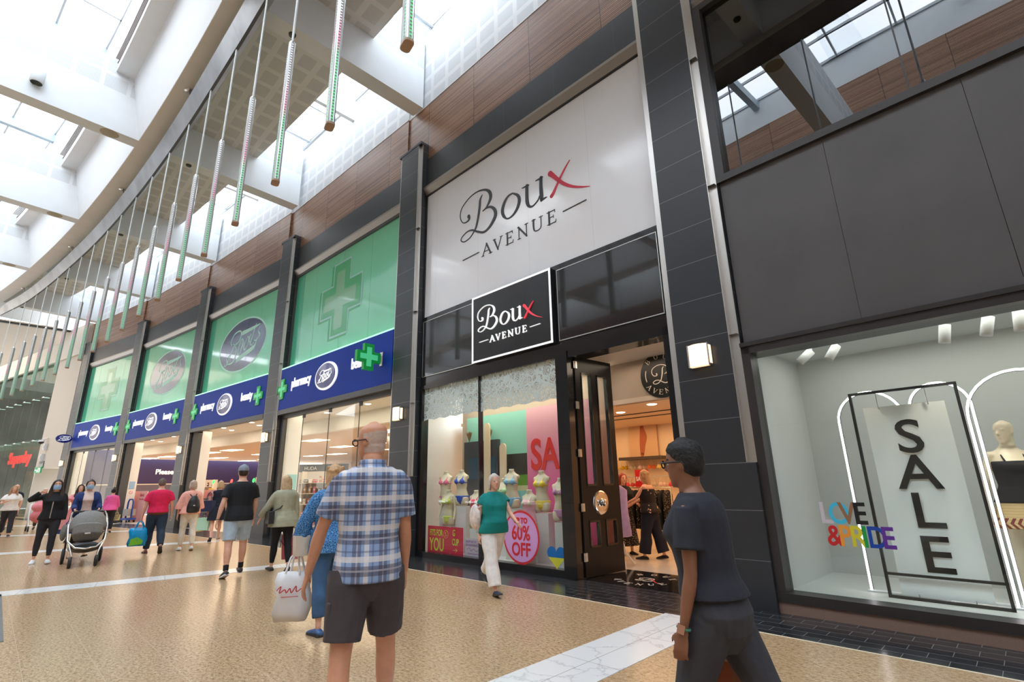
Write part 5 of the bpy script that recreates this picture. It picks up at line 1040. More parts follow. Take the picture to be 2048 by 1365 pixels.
# ---- bags
def tote(name, p, w, d, h, m, label, cat='bag', rz=0.0, handle=.16, hm=None, soft=.0, words=None, taper=.85):
    M = T3(p[0], p[1], p[2] - handle - h) @ RZm(rz); e = E(name, M, label=label, cat=cat); b = MB(); rows = []
    for i in range(7):
        t = i / 6; k = taper + (1 - taper) * (t ** .6) if soft == 0 else (taper + (1 - taper) * math.sin(math.pi * (.25 + .55 * t))); ww, dd = w / 2 * k, d / 2 * (1 if soft == 0 else math.sin(math.pi * (.2 + .62 * t)))
        rows.append([(x * ww * (1 + soft * .1 * math.sin(t * 9 + j)), y * dd * (1 + soft * .2 * math.cos(j * 2 + t * 7)), h * t) for j, (x, y) in enumerate(((-1, -.8), (-.5, -1), (0, -1), (.5, -1), (1, -.8), (1, .8), (.5, 1), (0, 1), (-.5, 1), (-1, .8)))])
    vs = [v for r in rows for v in r]; n = 10; fs = [tuple(range(n))[::-1], tuple(range(6 * n, 7 * n))]
    for i in range(6):
        for k in range(n): fs.append((i * n + k, i * n + (k + 1) % n, (i + 1) * n + (k + 1) % n, (i + 1) * n + k))
    b.add(vs, fs, 0, soft > 0); obj('bag_body', b, m, e)
    for y in (-1, 1):
        b = MB(); b.tube([(-w * .22, y * d * .42, h - .01), (-w * .12, y * d * .25, h + handle * .7), (0, y * .008, h + handle), (w * .12, y * d * .25, h + handle * .7), (w * .22, y * d * .42, h - .01)], .008 if soft == 0 else .012, 6); obj('handle', b, hm or m, e)
    if words: text('bag_print', words[0], words[1], words[2], e, T3(0, -d / 2 * 1.02 - .004, h * words[3]), align='CENTER', depth=.004)
    return e
PLASTIC = mat('white_carrier_plastic', (.78, .77, .78), .4); PINKG = mat('glossy_pink_bag', srgb(206, 98, 112), .28); GREENPR = mat('green_print', srgb(30, 92, 62), .5)
# 1 tall man in the plaid shirt
p = Person(-2.95, 1.70, (-.90, .44), 'tall bald man in a blue plaid shirt and dark cargo shorts walking away', voxel=.0075, sk=TAN, hairc=mat('grey_stubble', srgb(192, 168, 154), .8, noise=(60, .1)), stubble=True, H=1.815, sex='m', lean=2, yaw=48, nod=4, bulk=.97, shw=.95, belly=.03, L=(-10, 5, 2, 4), Rr=(16, 6, 10, -4), AL=(8, 19, 12, 12), AR=(4, 7, 16, 3), curl=(20, 26))
p.top('plaid_shirt', PLAID, z0=-.045, sl=.72, ease=.026, flare=.012, sle=.018, slf=.014, sm=4)
b = MB(); f = p.f; loft(b, [(f.tp(.305, 0, -.008), Vector((.104, 0, 0)), Vector((0, .088, .0))), (f.tp(.322, 0, -.002), Vector((.086, 0, 0)), Vector((0, .082, .0))), (f.tp(.341, 0, .002), Vector((.082, 0, 0)), Vector((0, .080, .0)))], 18, cap=False); p.part('shirt_collar', b, PLAID)
p.legs('cargo_shorts', CHARC, t1=.84, ease=.022, flare=.014, zt=.05, pe=.014)
for nm_, sd in (('L', -1), ('R', 1)):
    c = f.J['hip' + nm_].lerp(f.J['knee' + nm_], .52); b = MB(); loft(b, [(c + Vector((sd * .08, 0, -.09)), Vector((.018, 0, 0)), Vector((0, .075, 0))), (c + Vector((sd * .09, 0, .02)), Vector((.02, 0, 0)), Vector((0, .078, 0))), (c + Vector((sd * .09, 0, .07)), Vector((.022, 0, 0)), Vector((0, .08, 0)))], 10); p.part('cargo_pocket', b, CHARC, voxel=.009)
p.glasses(GLS); p.shoes(BSHOE, SOLEB); p.socks(BLK, 1.85)
# 2 woman in blue beside him
p = Person(-5.43, 2.68, (-1, .05), 'woman in a blue patterned knit top and jeans walking beside the bald man', voxel=.01, hairc=HCURL, H=1.66, sex='f', lean=3, L=(-8, 5, 4, 2), Rr=(20, 9, 14, -8), AL=(18, 20, 8, 2), AR=(8, 42, 4, 28), bulk=1.12)
p.top('knit_top', KNIT, z0=-.07, sl=1.78, ease=.03, flare=.03, sle=.034, slf=.03); p.legs('jeans', DENIM, t1=1.78, ease=.014, flare=.01); p.hair('curly', HCURL, ln=.75); p.shoes(mat('blue_loafer', srgb(58, 92, 140), .4), SOLEB)
hL, hR = p.hand('L'), p.hand('R')
e = tote('carrier_bag', (hL.x, hL.y, hL.z - .0), .33, .18, .46, PLASTIC, 'white plastic carrier bag with red print held out by the woman in blue', rz=R(48), soft=1, handle=.2, )
b = MB(); b.stroke([(-.13, .30, .008), (-.09, .34, .01), (-.1, .28, .01), (-.05, .31, .01), (-.03, .28, .01), (.0, .32, .01), (.02, .28, .01), (.06, .34, .01), (.07, .29, .01), (.12, .32, .008)], -.118, -.112); b.stroke([(-.08, .24, .006), (.09, .245, .006)], -.118, -.112); obj('red_print', b, mat('red_print', srgb(190, 60, 60), .5), e)
e = tote('carrier_bag', (hR.x, hR.y, hR.z), .34, .18, .40, PLASTIC, 'white plastic bag with green square seen right of the bald man', rz=R(40), soft=1, handle=.14); b = MB(); b.box(-.06, .06, -.096, -.09, .1, .2); obj('green_print', b, GREENPR, e)
b_ = tote('shoulder_bag', (p.W((-.22, .12, .0)).x, p.W((-.22, .12, 0)).y, 1.05), .26, .1, .2, mat('cream_leather', srgb(214, 200, 182), .5), 'cream shoulder bag at the side of the woman in blue', rz=R(90), handle=.12)
# 3 young person at the right
p = Person(-1.17, 2.49, (-1, -.10), 'person in a dark tee and grey jeans striding left past the granite pillar', voxel=.0075, sk=BROWN, hairc=HBLACK, H=1.63, sex='f', lean=5, yaw=4, nod=2, bulk=1.12, L=(20, 2, 6, -8), Rr=(-26, 2, 14, 24), AL=(2, 6, 14, 4), AR=(2, 6, 12, 0), curl=(26, 40))
p.top('dark_tee', cloth('dark_navy_tee', srgb(34, 36, 46)), z0=.035, sl=.62, ease=.022, flare=.012, sle=.02, slf=.018); p.legs('grey_jeans', GJEAN, t1=1.93, ease=.012, flare=.02, zt=.07, pe=.008)
p.hair('afro', HBLACK, voxel=.007); p.glasses(GLS); p.shoes(BSHOE, SOLEB)
f = p.f; w = f.J['wrL']; d = f.J['hdL']; b = MB(); u = Vector((1, 0, 0)); u = (u - d * u.dot(d)).normalized(); v = d.cross(u); ws = w - d * .012
b.tube([ws + (u * math.cos(i * math.pi / 8) + v * math.sin(i * math.pi / 8)) * .0265 for i in range(16)], .006, 6, closed=True); wt = p.raw('smart_watch', b, mat('green_watch_strap', srgb(70, 120, 100), .6))
b = MB(); b.add([ws - u * .034 + v * a_ * .017 + d * c_ * .019 + u * k_ * .009 for k_ in (0, 1) for a_, c_ in ((-1, -1), (1, -1), (1, 1), (-1, 1))], [(0, 1, 2, 3), (7, 6, 5, 4), (0, 4, 5, 1), (1, 5, 6, 2), (2, 6, 7, 3), (3, 7, 4, 0)]); obj('watch_case', b, mat('rose_gold_case', srgb(206, 160, 140), .25, .9), wt)
h = p.hand('R'); tote('leather_bag', (h.x, h.y, h.z), .34, .13, .30, LEATHER, 'brown leather handbag carried low by the person striding left', rz=R(8), handle=.1, taper=.95)
# 4 lady in teal
p = Person(-5.45, 5.05, (1, -.28), 'silver haired woman in a teal top and white trousers walking right past the display window', voxel=.0095, hairc=HGREY, H=1.57, sex='f', lean=4, yaw=-4, bulk=1.22, belly=.05, L=(-24, 2, 26, 30), Rr=(20, 2, 2, -12), AL=(34, 8, 28, 0), AR=(-8, 10, 14, 2))
p.top('teal_top', TEAL, z0=-.03, sl=.34, ease=.02, flare=.022, sle=.02, slf=.016); p.legs('white_trousers', WHT, t1=1.9, ease=.024, flare=.03, pe=.014); p.hair('bob', HGREY); p.shoes(mat('navy_sandal', srgb(40, 52, 80), .5), SOLEB, ease=.002)
f = p.f; S_ = f.J['shR']
e = E('shoulder_bag', p.M, label='white printed shoulder bag on the arm of the silver haired woman', cat='bag'); b = MB(); ell(b, f.J['elR'] + Vector((.02, -.08, .0)), Vector((.06, 0, 0)), Vector((0, .15, 0)), Vector((0, 0, .17))); obj('bag_body', remesh(b, 'bag_body', .012, [mat('white_print_bag', srgb(226, 212, 204), .6, noise=(16, .25))], 2), MATS['white_print_bag'], e)
b = MB(); b.tube([f.J['elR'] + Vector((.03, -.16, .12)), S_ + Vector((-.03, -.06, -.02)), S_ + Vector((-.055, 0, .055)), S_ + Vector((-.02, .09, -.06)), f.J['elR'] + Vector((.03, .02, .12))], .014, 6); obj('strap', b, MATS['white_print_bag'], e)
# 5 man in black tee and cap
p = Person(-9.79, 3.12, (-1, .12), 'man in a black tee, grey cap and pale denim shorts walking away', voxel=.010, sk=FAIR, hairc=HDARK, H=1.78, sex='m', lean=3, yaw=-6, bulk=1.1, L=(-12, 5, 4, 18), Rr=(14, 6, 8, -8), AL=(-14, 16, 20, 10), AR=(8, 10, 14, 4), curl=(30, 22))
p.top('black_tee', BLK, z0=-.045, sl=.66, ease=.028, flare=.02, sle=.02, slf=.02); p.legs('denim_shorts', LDEN, t1=.88, ease=.018, flare=.012, pe=.014); p.hair('crop', HDARK); p.shoes(BSHOE, SOLEW); p.socks(BLK, 1.78)
M = p.f.HM; P = lambda v: M @ Vector(v); D = lambda v: M.to_3x3() @ Vector(v); b = MB(); loft(b, [(P((0, -.03, .62)), D((.375, 0, 0)), D((0, .455, 0))), (P((0, -.03, .82)), D((.36, 0, 0)), D((0, .44, 0))), (P((0, -.03, .98)), D((.27, 0, 0)), D((0, .33, 0))), (P((0, -.03, 1.05)), D((.12, 0, 0)), D((0, .15, 0)))], 18); loft(b, [(P((0, .36, .66)), D((.3, 0, 0)), D((0, 0, .02))), (P((0, .62, .6)), D((.24, 0, 0)), D((0, 0, .02)))], 14); p.part('baseball_cap', b, cloth('grey_cap', srgb(140, 146, 156)), voxel=.008)
b = MB(); w = p.f.J['wrL']; b.tube([w + Vector((.028 * math.cos(i * .7), .028 * math.sin(i * .7), .01)) for i in range(9)], .005, 5, closed=True); p.raw('wrist_band', b, BLACKM)
# 6 woman in sage overshirt
p = Person(-9.7, 3.85, (-1, .1), 'woman with long blond hair in a sage overshirt and black leggings walking away', voxel=.010, hairc=HBLOND, H=1.62, sex='f', lean=3, bulk=1.14, L=(12, 2, 6, -4), Rr=(-10, 1, 10, 14), AL=(16, 26, 20, 16), AR=(2, 10, 10, 2))
p.top('sage_overshirt', KHAKI, z0=-.075, sl=1.78, ease=.034, flare=.05, sle=.028, slf=.016); p.legs('black_leggings', BLK, t1=1.86, ease=.005, flare=0, pe=.004); p.hair('long', HBLOND, ln=.9); p.shoes(BSHOE, SOLEB, ease=.003)
f = p.f; e = E('cross_body_bag', p.M, label='black cross body bag on the hip of the woman in sage', cat='bag'); b = MB(); b.box(-.045, .045, -.13, .11, 0, .2, 0, T3(f.J['hipL'].x - .17, f.J['hipL'].y - .04, f.pel.z - .06)); obj('bag_body', b, BLACKM, e); b = MB(); b.tube([(f.J['hipL'].x - .17, -.1, f.pel.z + .13), f.tp(.12, -.07, -.082), f.tp(.27, .07, -.062), f.tp(.305, .075, -.0), f.tp(.24, .05, .07)], .011, 6); obj('strap', b, BLACKM, e)
h = p.hand('R'); tote('shopping_bag', (h.x, h.y, h.z), .36, .14, .42, PINKG, 'glossy pink shopping bag hanging from the hand of the woman in sage', rz=R(60), handle=.12, hm=BLACKM, words=('NEXT', .16, mat('dark_red_print', srgb(110, 30, 50), .4), .5))
# 7 woman in navy dress
p = Person(-16.75, 4.75, (-1, .25), 'blond woman in a navy dress partly hidden behind the man in the cap', voxel=.013, hairc=HBLOND, H=1.62, sex='f', L=(-14, 2, 12, 30), Rr=(12, 2, 4, -4), AL=(10, 14, 16, 4), AR=(-6, 8, 10, 0))
p.skirt('navy_skirt', DNAVY, zt=.1, zb=-.2, w0=.014, w1=.05); p.top('navy_bodice', DNAVY, z0=.04, sl=0, ease=.012); p.hair('bob', HBLOND); p.shoes(mat('nude_pump', srgb(204, 164, 140), .4), SOLEB, ease=.002)
h = p.hand('L'); tote('paper_bag', (h.x - .1, h.y - .16, h.z), .34, .14, .36, mat('kraft_paper', srgb(206, 158, 104), .7, noise=(5, .25)), 'brown paper shopping bag with orange stripes carried by the woman in navy', rz=R(40), handle=.14, hm=mat('purple_handle', srgb(90, 60, 120), .5)); tote('mint_bag', (h.x + .12, h.y - .1, h.z + .0), .34, .12, .34, mat('mint_paper', srgb(184, 226, 196), .5), 'pale mint shopping bag beside the brown paper one', rz=R(50), handle=.12, hm=MATS['purple_handle'])
q_ = p.W((-.24, -.02, 0)); tote('shoulder_bag', (q_.x, q_.y, 1.34), .38, .14, .3, mat('navy_leather', srgb(44, 54, 84), .35), 'navy leather shoulder bag on the woman in the navy dress', rz=R(60), handle=.24)
# 8 woman in peach blouse
p = Person(-14.87, 3.6, (-1, .1), 'woman in a peach blouse and cream trousers with a black backpack walking away', voxel=.012, hairc=HASH, H=1.62, sex='f', bulk=1.08, L=(8, 2, 6, 6), Rr=(-12, 3, 6, 16), AL=(0, 16, 12, 2), AR=(6, 12, 14, 2))
p.top('peach_blouse', CORAL, z0=-.02, sl=1.35, ease=.03, flare=.03, sle=.03, slf=.04); p.legs('cream_trousers', OFFW, t1=1.9, ease=.012, flare=.006, pe=.008); p.hair('bob', HASH); p.shoes(WSHOE, SOLEW)
f = p.f; e = E('backpack', p.M, label='small black backpack on the woman in the peach blouse', cat='bag'); b = MB(); c = f.tp(.115, .02, -.13); loft(b, [(c + Vector((0, 0, -.17)), Vector((.14, 0, 0)), Vector((0, .06, 0))), (c + Vector((0, 0, -.05)), Vector((.145, 0, 0)), Vector((0, .075, 0))), (c + Vector((0, 0, .1)), Vector((.11, 0, 0)), Vector((0, .06, 0))), (c + Vector((0, .01, .19)), Vector((.06, 0, 0)), Vector((0, .035, 0)))], 14); obj('bag_body', remesh(b, 'bag_body', .012, [BLACKM], 2), mat('black_nylon', (.02, .02, .022), .5), e)
for sd in (-1, 1): b = MB(); b.tube([c + Vector((sd * .03, .04, .17)), f.tp(.285, sd * .055, -.05), f.tp(.305, sd * .07, .01)], .013, 6); obj('strap', b, MATS['black_nylon'], e)
b = MB(); b.box(-.02, .02, -.006, 0, -.01, .01, 0, T3(c.x, c.y - .078, c.z - .02)); obj('badge', b, WHITE, e)
# 9 man in pink polo
p = Person(-14.95, 2.95, (-1, .1), 'stocky man in a bright pink polo shirt and dark jeans walking away', voxel=.012, hairc=HDARK, H=1.69, sex='m', bulk=1.2, belly=.06, yaw=-4, L=(8, 3, 2, 0), Rr=(-18, 3, 22, 42), AL=(2, 15, 8, 6), AR=(2, 15, 12, 6))
p.top('pink_polo', HOTP, z0=.005, sl=.66, ease=.026, flare=.004, sle=.022, slf=.02); p.legs('dark_jeans', DDEN, t1=1.93, ease=.018, flare=.01, pe=.01); b = MB(); p.f.torso(b, -.005, .02, .022); p.part('belt', b, BROWNS); p.hair('crop', mat('grey_brown_hair', srgb(110, 92, 82), .7)); p.shoes(BROWNS, SOLEB)
h = p.hand('L'); e = tote('carrier_bag', (h.x, h.y, h.z), .36, .18, .4, mat('turquoise_carrier', srgb(0, 150, 206), .35, noise=(7, .2)), 'turquoise and green carrier bag held by the man in pink', rz=R(70), soft=1, handle=.16); b = MB(); b.plate([(-.14, .02), (.1, .04), (.12, .12), (.0, .2), (-.12, .16)], -.1, -.09); obj('green_print', b, mat('lime_print', srgb(120, 190, 40), .5), e)
# 10 masked woman in black hoodie
p = Person(-14.95, 1.03, (1, -.07), 'young woman in a black zip hoodie and face mask touching her hair', voxel=.0115, hairc=HDARK, H=1.67, sex='f', lean=2, yaw=6, bulk=1.05, L=(12, 1, 10, 0), Rr=(-6, 5, 2, 6), AL=(4, 11, 10, 0), AR=(56, 58, 20, 0), FR=(-.68, .22, .70), curl=(26, 60))
p.top('black_hoodie', BLK, z0=-.02, sl=1.92, ease=.024, flare=.02, sle=.016, slf=.008); p.legs('grey_leggings', LEGG, t1=1.84, ease=.005, flare=0, pe=.005); p.hair('front', HDARK, ln=.95); p.mask(MASKB); p.shoes(WSHOE, SOLEW)
f = p.f; b = MB(); b.tube([f.tp(.27, 0, .055), f.tp(.2, .004, .098), f.tp(.1, .006, .077), f.tp(.0, .008, .09)], .010, 6); p.raw('zip', b, STEEL); b = MB(); ell(b, f.tp(.265, 0, .042), Vector((.028, 0, 0)), Vector((0, .02, 0)), Vector((0, 0, .05))); p.part('white_vest', b, WHT, voxel=.008)
# 11 woman with the pram
p = Person(-15.35, 1.63, (1, -.04), 'masked woman in a navy cardigan and pale pink dress pushing the grey pram', voxel=.0115, hairc=HDARK, H=1.66, sex='f', lean=5, bulk=1.2, L=(18, 2, 6, -10), Rr=(-12, 2, 10, 22), AL=(30, 12, 46, -4), AR=(30, 12, 46, -4), curl=(50, 50))
p.skirt('pink_skirt', PALEP, zt=.14, zb=-.2, w0=.02, w1=.05); p.top('pink_bodice', PALEP, z0=.06, sl=0, ease=.016); p.legs('black_leggings', BLK, t1=1.8, ease=.006, flare=0)
mb = MB(); f = p.f
for sd in (-1, 1):
    secs = []
    for i in range(12): z = -.05 + .335 * i / 11; c, a, b2 = f.tring(z, .03); secs.append((c + a * (.62 * sd) + b2 * -.08, a * .46, b2 * 1.0))
    loft(mb, secs, 16); f.arm(mb, 'L' if sd < 0 else 'R', -.05, 1.86, .02, .008); S0 = f.J['sh' + ('L' if sd < 0 else 'R')]; loft(mb, [(f.tp(.262, sd * .05), Vector((0, .06, 0)), Vector((0, 0, .062))), (S0, Vector((0, .056, 0)), Vector((0, 0, .058)))], 12)
loft(mb, [(f.tring(z, .024)[0] + f.tring(z, .024)[2] * -.55, f.tring(z, .024)[1] * .9, f.tring(z, .024)[2] * .5) for z in [-.05 + .335 * i / 11 for i in range(12)]], 16); p.part('navy_cardigan', mb, NAVYC)
p.hair('pony', HDARK, ln=.2); p.mask(MASKB); p.shoes(mat('tan_ballerina', srgb(196, 150, 116), .5), SOLEB, ease=.002)
# pram
e = E('pram', T3(-14.25, 1.6, 0) @ RZm(R(-90 + 88 - 2)), label='grey hooded baby pram with chrome frame rolling towards the viewer', cat='pram')   # local +x = forward
GREYF = mat('grey_melange', srgb(128, 126, 122), .8, noise=(40, .12)); CHR = mat('chrome', (.8, .78, .77), .12, 1.0)
for x, yy, r in ((.78, .2, .105), (.78, -.2, .105), (-.12, .3, .15), (-.12, -.3, .15)):
    b = MB(); Mx = T3(x, yy, r) @ Matrix.Rotation(R(90), 4, 'X'); b.lathe([(r * .62, -.025), (r * .9, -.028), (r, -.012), (r, .012), (r * .9, .028), (r * .62, .025), (r * .62, -.025)], 24, 0, Mx); wq = obj('wheel', b, mat('rubber', (.02, .02, .02), .6), e); b = MB(); b.lathe([(0, -.02), (r * .25, -.022), (r * .6, -.008), (r * .6, .008), (r * .25, .022), (0, .02)], 20, 0, Mx); obj('hub', b, mat('dark_hub', (.05, .05, .055), .35), wq)
for sd in (-1, 1):
    b = MB(); b.tube([(.78, sd * .2, .13), (.76, sd * .2, .24), (.72, sd * .23, .34), (.6, sd * .29, .5), (.3, sd * .31, .72), (-.2, sd * .3, .92), (-.5, sd * .27, .99)], .017, 8); obj('frame_tube', b, CHR, e)
    b = MB(); b.tube([(-.12, sd * .3, .15), (-.08, sd * .29, .3), (.3, sd * .31, .7)], .017, 8); obj('rear_leg', b, BLACKM, e)
b = MB(); b.tube([(-.5, -.27, .99), (-.56, -.2, 1.0), (-.57, 0, 1.0), (-.56, .2, 1.0), (-.5, .27, .99)], .02, 8); obj('handlebar', b, BLACKM, e)
b = MB(); b.tube([(.62, -.28, .47), (.76, -.16, .36), (.79, 0, .34), (.76, .16, .36), (.62, .28, .47)], .018, 8); obj('bumper_tube', b, CHR, e)
b = MB(); loft(b, [(Vector((-.3, 0, .72)), Vector((0, .2, 0)), Vector((.1, 0, .08))), (Vector((0, 0, .66)), Vector((0, .23, 0)), Vector((.03, 0, .13))), (Vector((.36, 0, .66)), Vector((0, .23, 0)), Vector((-.02, 0, .13)))], 16); obj('seat', remesh(b, 'seat', .015, [GREYF], 2), GREYF, e)
b = MB()
for i in range(9):
    t = R(-8 + i * 13.5); 
secs = []
for i in range(8): a = R(150 - i * 20); r = .30; secs.append((Vector((.12 + .30 * math.cos(a), 0, .72 + .0)), a))
b = MB(); rows = []
for i in range(11):                       # hood: ribbed shell sweeping over the seat, closed to the front
    a = R(165 - i * 15.5); ca, sa = math.cos(a), math.sin(a); row = []
    for j in range(13): t = math.pi * j / 12; row.append(Vector((.16 + .36 * ca * math.sin(t) ** .6 * (1 if ca > 0 else .8), .305 * math.cos(t), .60 + .44 * max(sa, -.25) * math.sin(t) ** .55 + (0 if sa > 0 else -.0))))
    rows.append(row)
vs = [v for r_ in rows for v in r_]; fs = []
for i in range(10):
    for j in range(12): q = (i * 13 + j, i * 13 + j + 1, i * 13 + j + 14, i * 13 + j + 13); fs.append(q)
b.add(vs, fs, 0, True); ho = obj('hood', b, GREYF, e); so = ho.modifiers.new('solid', 'SOLIDIFY'); so.thickness = .012
b = MB(); loft(b, [(Vector((.40, 0, .46)), Vector((0, .2, 0)), Vector((.05, 0, .02))), (Vector((.47, 0, .58)), Vector((0, .25, 0)), Vector((.07, 0, .05))), (Vector((.43, 0, .76)), Vector((0, .25, 0)), Vector((.08, 0, .04)))], 16); obj('front_panel', remesh(b, 'front_panel', .014, [GREYF], 2), GREYF, e)
b = MB(); b.box(.545, .56, -.045, .045, .6, .625); obj('badge', b, WHITE, e)
b = MB(); loft(b, [(Vector((-.1, 0, .34)), Vector((0, .25, 0)), Vector((.0, 0, .08))), (Vector((.3, 0, .32)), Vector((0, .27, 0)), Vector((0, 0, .1))), (Vector((.66, 0, .38)), Vector((0, .25, 0)), Vector((0, 0, .07)))], 14); obj('basket', remesh(b, 'basket', .015, [BLACKM], 2), mat('black_basket', (.025, .025, .027), .8), e)
b = MB(); ell(b, Vector((-.35, -.36, .6)), Vector((.09, 0, 0)), Vector((0, .06, 0)), Vector((0, 0, .17))); obj('hanging_bag', remesh(b, 'hanging_bag', .014, [GREYF], 2), mat('grey_quilt', srgb(120, 122, 124), .7, noise=(50, .4)), e)
# 12 woman in pink dress behind
p = Person(-20.3, 1.95, (1, -.1), 'dark haired woman in a pink puff sleeved dress walking behind the pram', voxel=.014, hairc=HDARK, H=1.62, sex='f', L=(14, 2, 6, 0), Rr=(-10, 2, 10, 14), AL=(10, 12, 20, 0), AR=(30, 16, 60, -6))
p.skirt('blue_skirt', NAVYC, zt=.08, zb=-.38, w0=.014, w1=.12); p.top('pink_top', ROSE, z0=.0, sl=.55, ease=.02, sle=.04, slf=.02); p.hair('front', HDARK, ln=.5); p.shoes(BSHOE, SOLEW)
q_ = p.W((.3, .1, 0)); tote('pink_bag', (q_.x, q_.y, 1.0), .4, .16, .5, cloth('pink_bag_cloth', srgb(236, 150, 156)), 'large pink bag carried by the woman in the pink dress', rz=R(80), handle=.12)
# 13 person in pink shirt
p = Person(-23.6, 3.2, (-1, .2), 'dark haired person in a bright pink shirt near the last green doorway, seen from behind', voxel=.015, hairc=HBLACK, H=1.5, sex='f', L=(8, 2, 4, 0), Rr=(-8, 2, 8, 10), AL=(2, 10, 10, 0), AR=(8, 14, 20, 0))
p.top('pink_shirt', PINK, z0=-.03, sl=1.5, ease=.03, flare=.03, sle=.02); p.legs('black_trousers', BLK, ease=.014); p.hair('bun', HBLACK); p.shoes(BSHOE); h = p.hand('R'); tote('patterned_bag', (h.x, h.y, h.z), .22, .1, .2, mat('patterned_bag_cloth', srgb(196, 186, 140), .7, noise=(20, .5)), 'small patterned handbag held by the person in the pink shirt', rz=R(60), handle=.1)
# 14 woman in white tee at the left edge
p = Person(-24.9, .62, (1, -.02), 'blond woman in a white tee and dark trousers at the left edge', voxel=.014, hairc=HLBR, H=1.66, sex='f', bulk=1.15, L=(16, 2, 6, -6), Rr=(-14, 2, 12, 20), AL=(-6, 12, 12, 0), AR=(24, 20, 96, -40))
p.top('white_tee', WHT, z0=-.02, sl=.6, ease=.03, flare=.03, sle=.03, slf=.02); p.legs('dark_trousers', LEGG, ease=.014); p.hair('front', HLBR, ln=.1); p.shoes(BSHOE)
# 15 bald man behind her
p = Person(-28.9, .78, (1, -.02), 'bald man in dark clothes half hidden behind the woman in the white tee', voxel=.016, hairc=HDARK, H=1.74, sex='m', L=(10, 2, 6, 0), Rr=(-12, 2, 12, 18))
p.top('dark_shirt', DNAVY, sl=.6); p.legs('khaki_shorts', CHARC, t1=.9, ease=.03); p.shoes(BSHOE, SOLEW)
# 16 older person with a pink buggy
p = Person(-28.5, 1.62, (1, -.05), 'white haired person in grey pushing a pink buggy in the distance', voxel=.016, hairc=HGREY, H=1.58, sex='f', AL=(30, 8, 40, 0), AR=(30, 8, 40, 0), L=(10, 2, 6, 0), Rr=(-12, 2, 12, 18))
p.top('grey_shirt', cloth('pale_grey_shirt', srgb(170, 172, 176)), sl=1.0); p.legs('grey_trousers', CHARC); p.hair('bob', HGREY); p.shoes(BSHOE)
e = E('buggy', T3(-27.55, 1.5, 0), label='pink buggy with white frame far off at left', cat='pram'); PKC = cloth('pink_buggy_cloth', srgb(222, 130, 140))
for x, yy in ((.3, .2), (.3, -.2), (-.25, .24), (-.25, -.24)): b = MB(); b.lathe([(0, -.02), (.1, -.025), (.1, .025), (0, .02)], 14, 0, T3(x, yy, .1) @ Matrix.Rotation(R(90), 4, 'X')); obj('wheel', b, MATS['rubber'], e)
for sd in (-1, 1): b = MB(); b.tube([(.3, sd * .2, .12), (.1, sd * .24, .5), (-.3, sd * .24, .95), (-.45, sd * .2, 1.0)], .02, 6); b.tube([(-.25, sd * .24, .12), (.1, sd * .24, .5)], .02, 6); obj('frame_tube', b, WHITE, e)
b = MB(); ell(b, Vector((.05, 0, .55)), Vector((.26, 0, .08)), Vector((0, .22, 0)), Vector((0, 0, .22))); obj('seat', remesh(b, 'seat', .02, [PKC], 2), PKC, e); b = MB(); ell(b, Vector((.1, 0, .88)), Vector((.26, 0, 0)), Vector((0, .23, 0)), Vector((0, 0, .2))); obj('hood', remesh(b, 'hood', .02, [PKC], 2), PKC, e)
# 17, 18 shoppers in the boutique
p = Person(-5.25, 8.9, (-1, -.12), 'blond shopper in a dark floral top and wide navy trousers inside the boutique', voxel=.011, hairc=HLBR, H=1.6, sex='f', lean=3, bulk=1.2, L=(10, 3, 2, 0), Rr=(-10, 3, 6, 6), AL=(40, 6, 30, -6), AR=(44, 6, 20, -8))
p.top('floral_top', FLORAL, z0=-.02, z1=.25, sl=0, ease=.02, flare=.03, arms=''); p.legs('wide_trousers', DNAVY, t1=1.9, ease=.03, flare=.05, pe=.014); p.hair('long', HLBR, ln=.85); p.shoes(BSHOE, SOLEB, ease=.003)
p = Person(-5.98, 9.15, (1, -.5), 'red haired shopper in a black cardigan and polka dot skirt inside the boutique', voxel=.012, hairc=HRED, H=1.55, sex='f', bulk=1.05, AL=(20, 8, 60, -10), AR=(20, 8, 60, -10), L=(4, 2, 2, 0), Rr=(-4, 2, 2, 0))
p.skirt('polka_skirt', POLKA, zt=.1, zb=-.42, w0=.014, w1=.07); p.top('black_cardigan', BLK, z0=.03, sl=1.8, ease=.02); p.hair('curly', HRED, ln=.1); p.shoes(BSHOE)
q_ = p.W((.2, .14, 0)); tote('yellow_bag', (q_.x, q_.y, 1.05), .2, .08, .18, mat('yellow_leather', srgb(214, 172, 40), .4), 'small yellow handbag on the red haired shopper', rz=R(30), handle=.3)
# ================================================================= display windows
# ---- grey shop window (local u right, v into the shop)
e = E('display_stand', M0 @ T3(0, .72, 0), label='thin black metal display frame standing in the grey shop window', cat='display stand'); b = MB()
for a, c in (((.89, .155), (.89, 2.32)), ((1.835, .155), (1.835, 2.32))): b.box(a[0] - .014, a[0] + .014, -.014, .014, a[1], c[1])
b.box(.876, 1.849, -.014, .014, 2.306, 2.334); b.box(.876, 1.849, -.014, .014, .17, .198); b.box(.876, 1.849, -.014, .014, .395, .42); obj('bars', b, BLACKM, e)
e = E('hanging_banner', M0 @ T3(0, .72, 0), label='white hanging sale banner with black stencil letters SALE in the grey shop window', cat='banner'); b = MB(); n = 14
vs = []
for i in range(n + 1):
    z = 2.155 - (2.155 - .205) * i / n; vs += [(.985, .03 + .05 * math.sin(math.pi * i / n), z), (1.715, .03 + .05 * math.sin(math.pi * i / n), z)]
vs2 = [(x, y + .004, z) for x, y, z in vs]; m_ = len(vs); fs = []
for i in range(n): q = (2 * i, 2 * i + 1, 2 * i + 3, 2 * i + 2); fs += [q, tuple(m_ + k for k in q[::-1])]
b.add(vs + vs2, fs, 0, True); obj('cloth', b, mat('banner_white', (.86, .89, .89), .6), e)
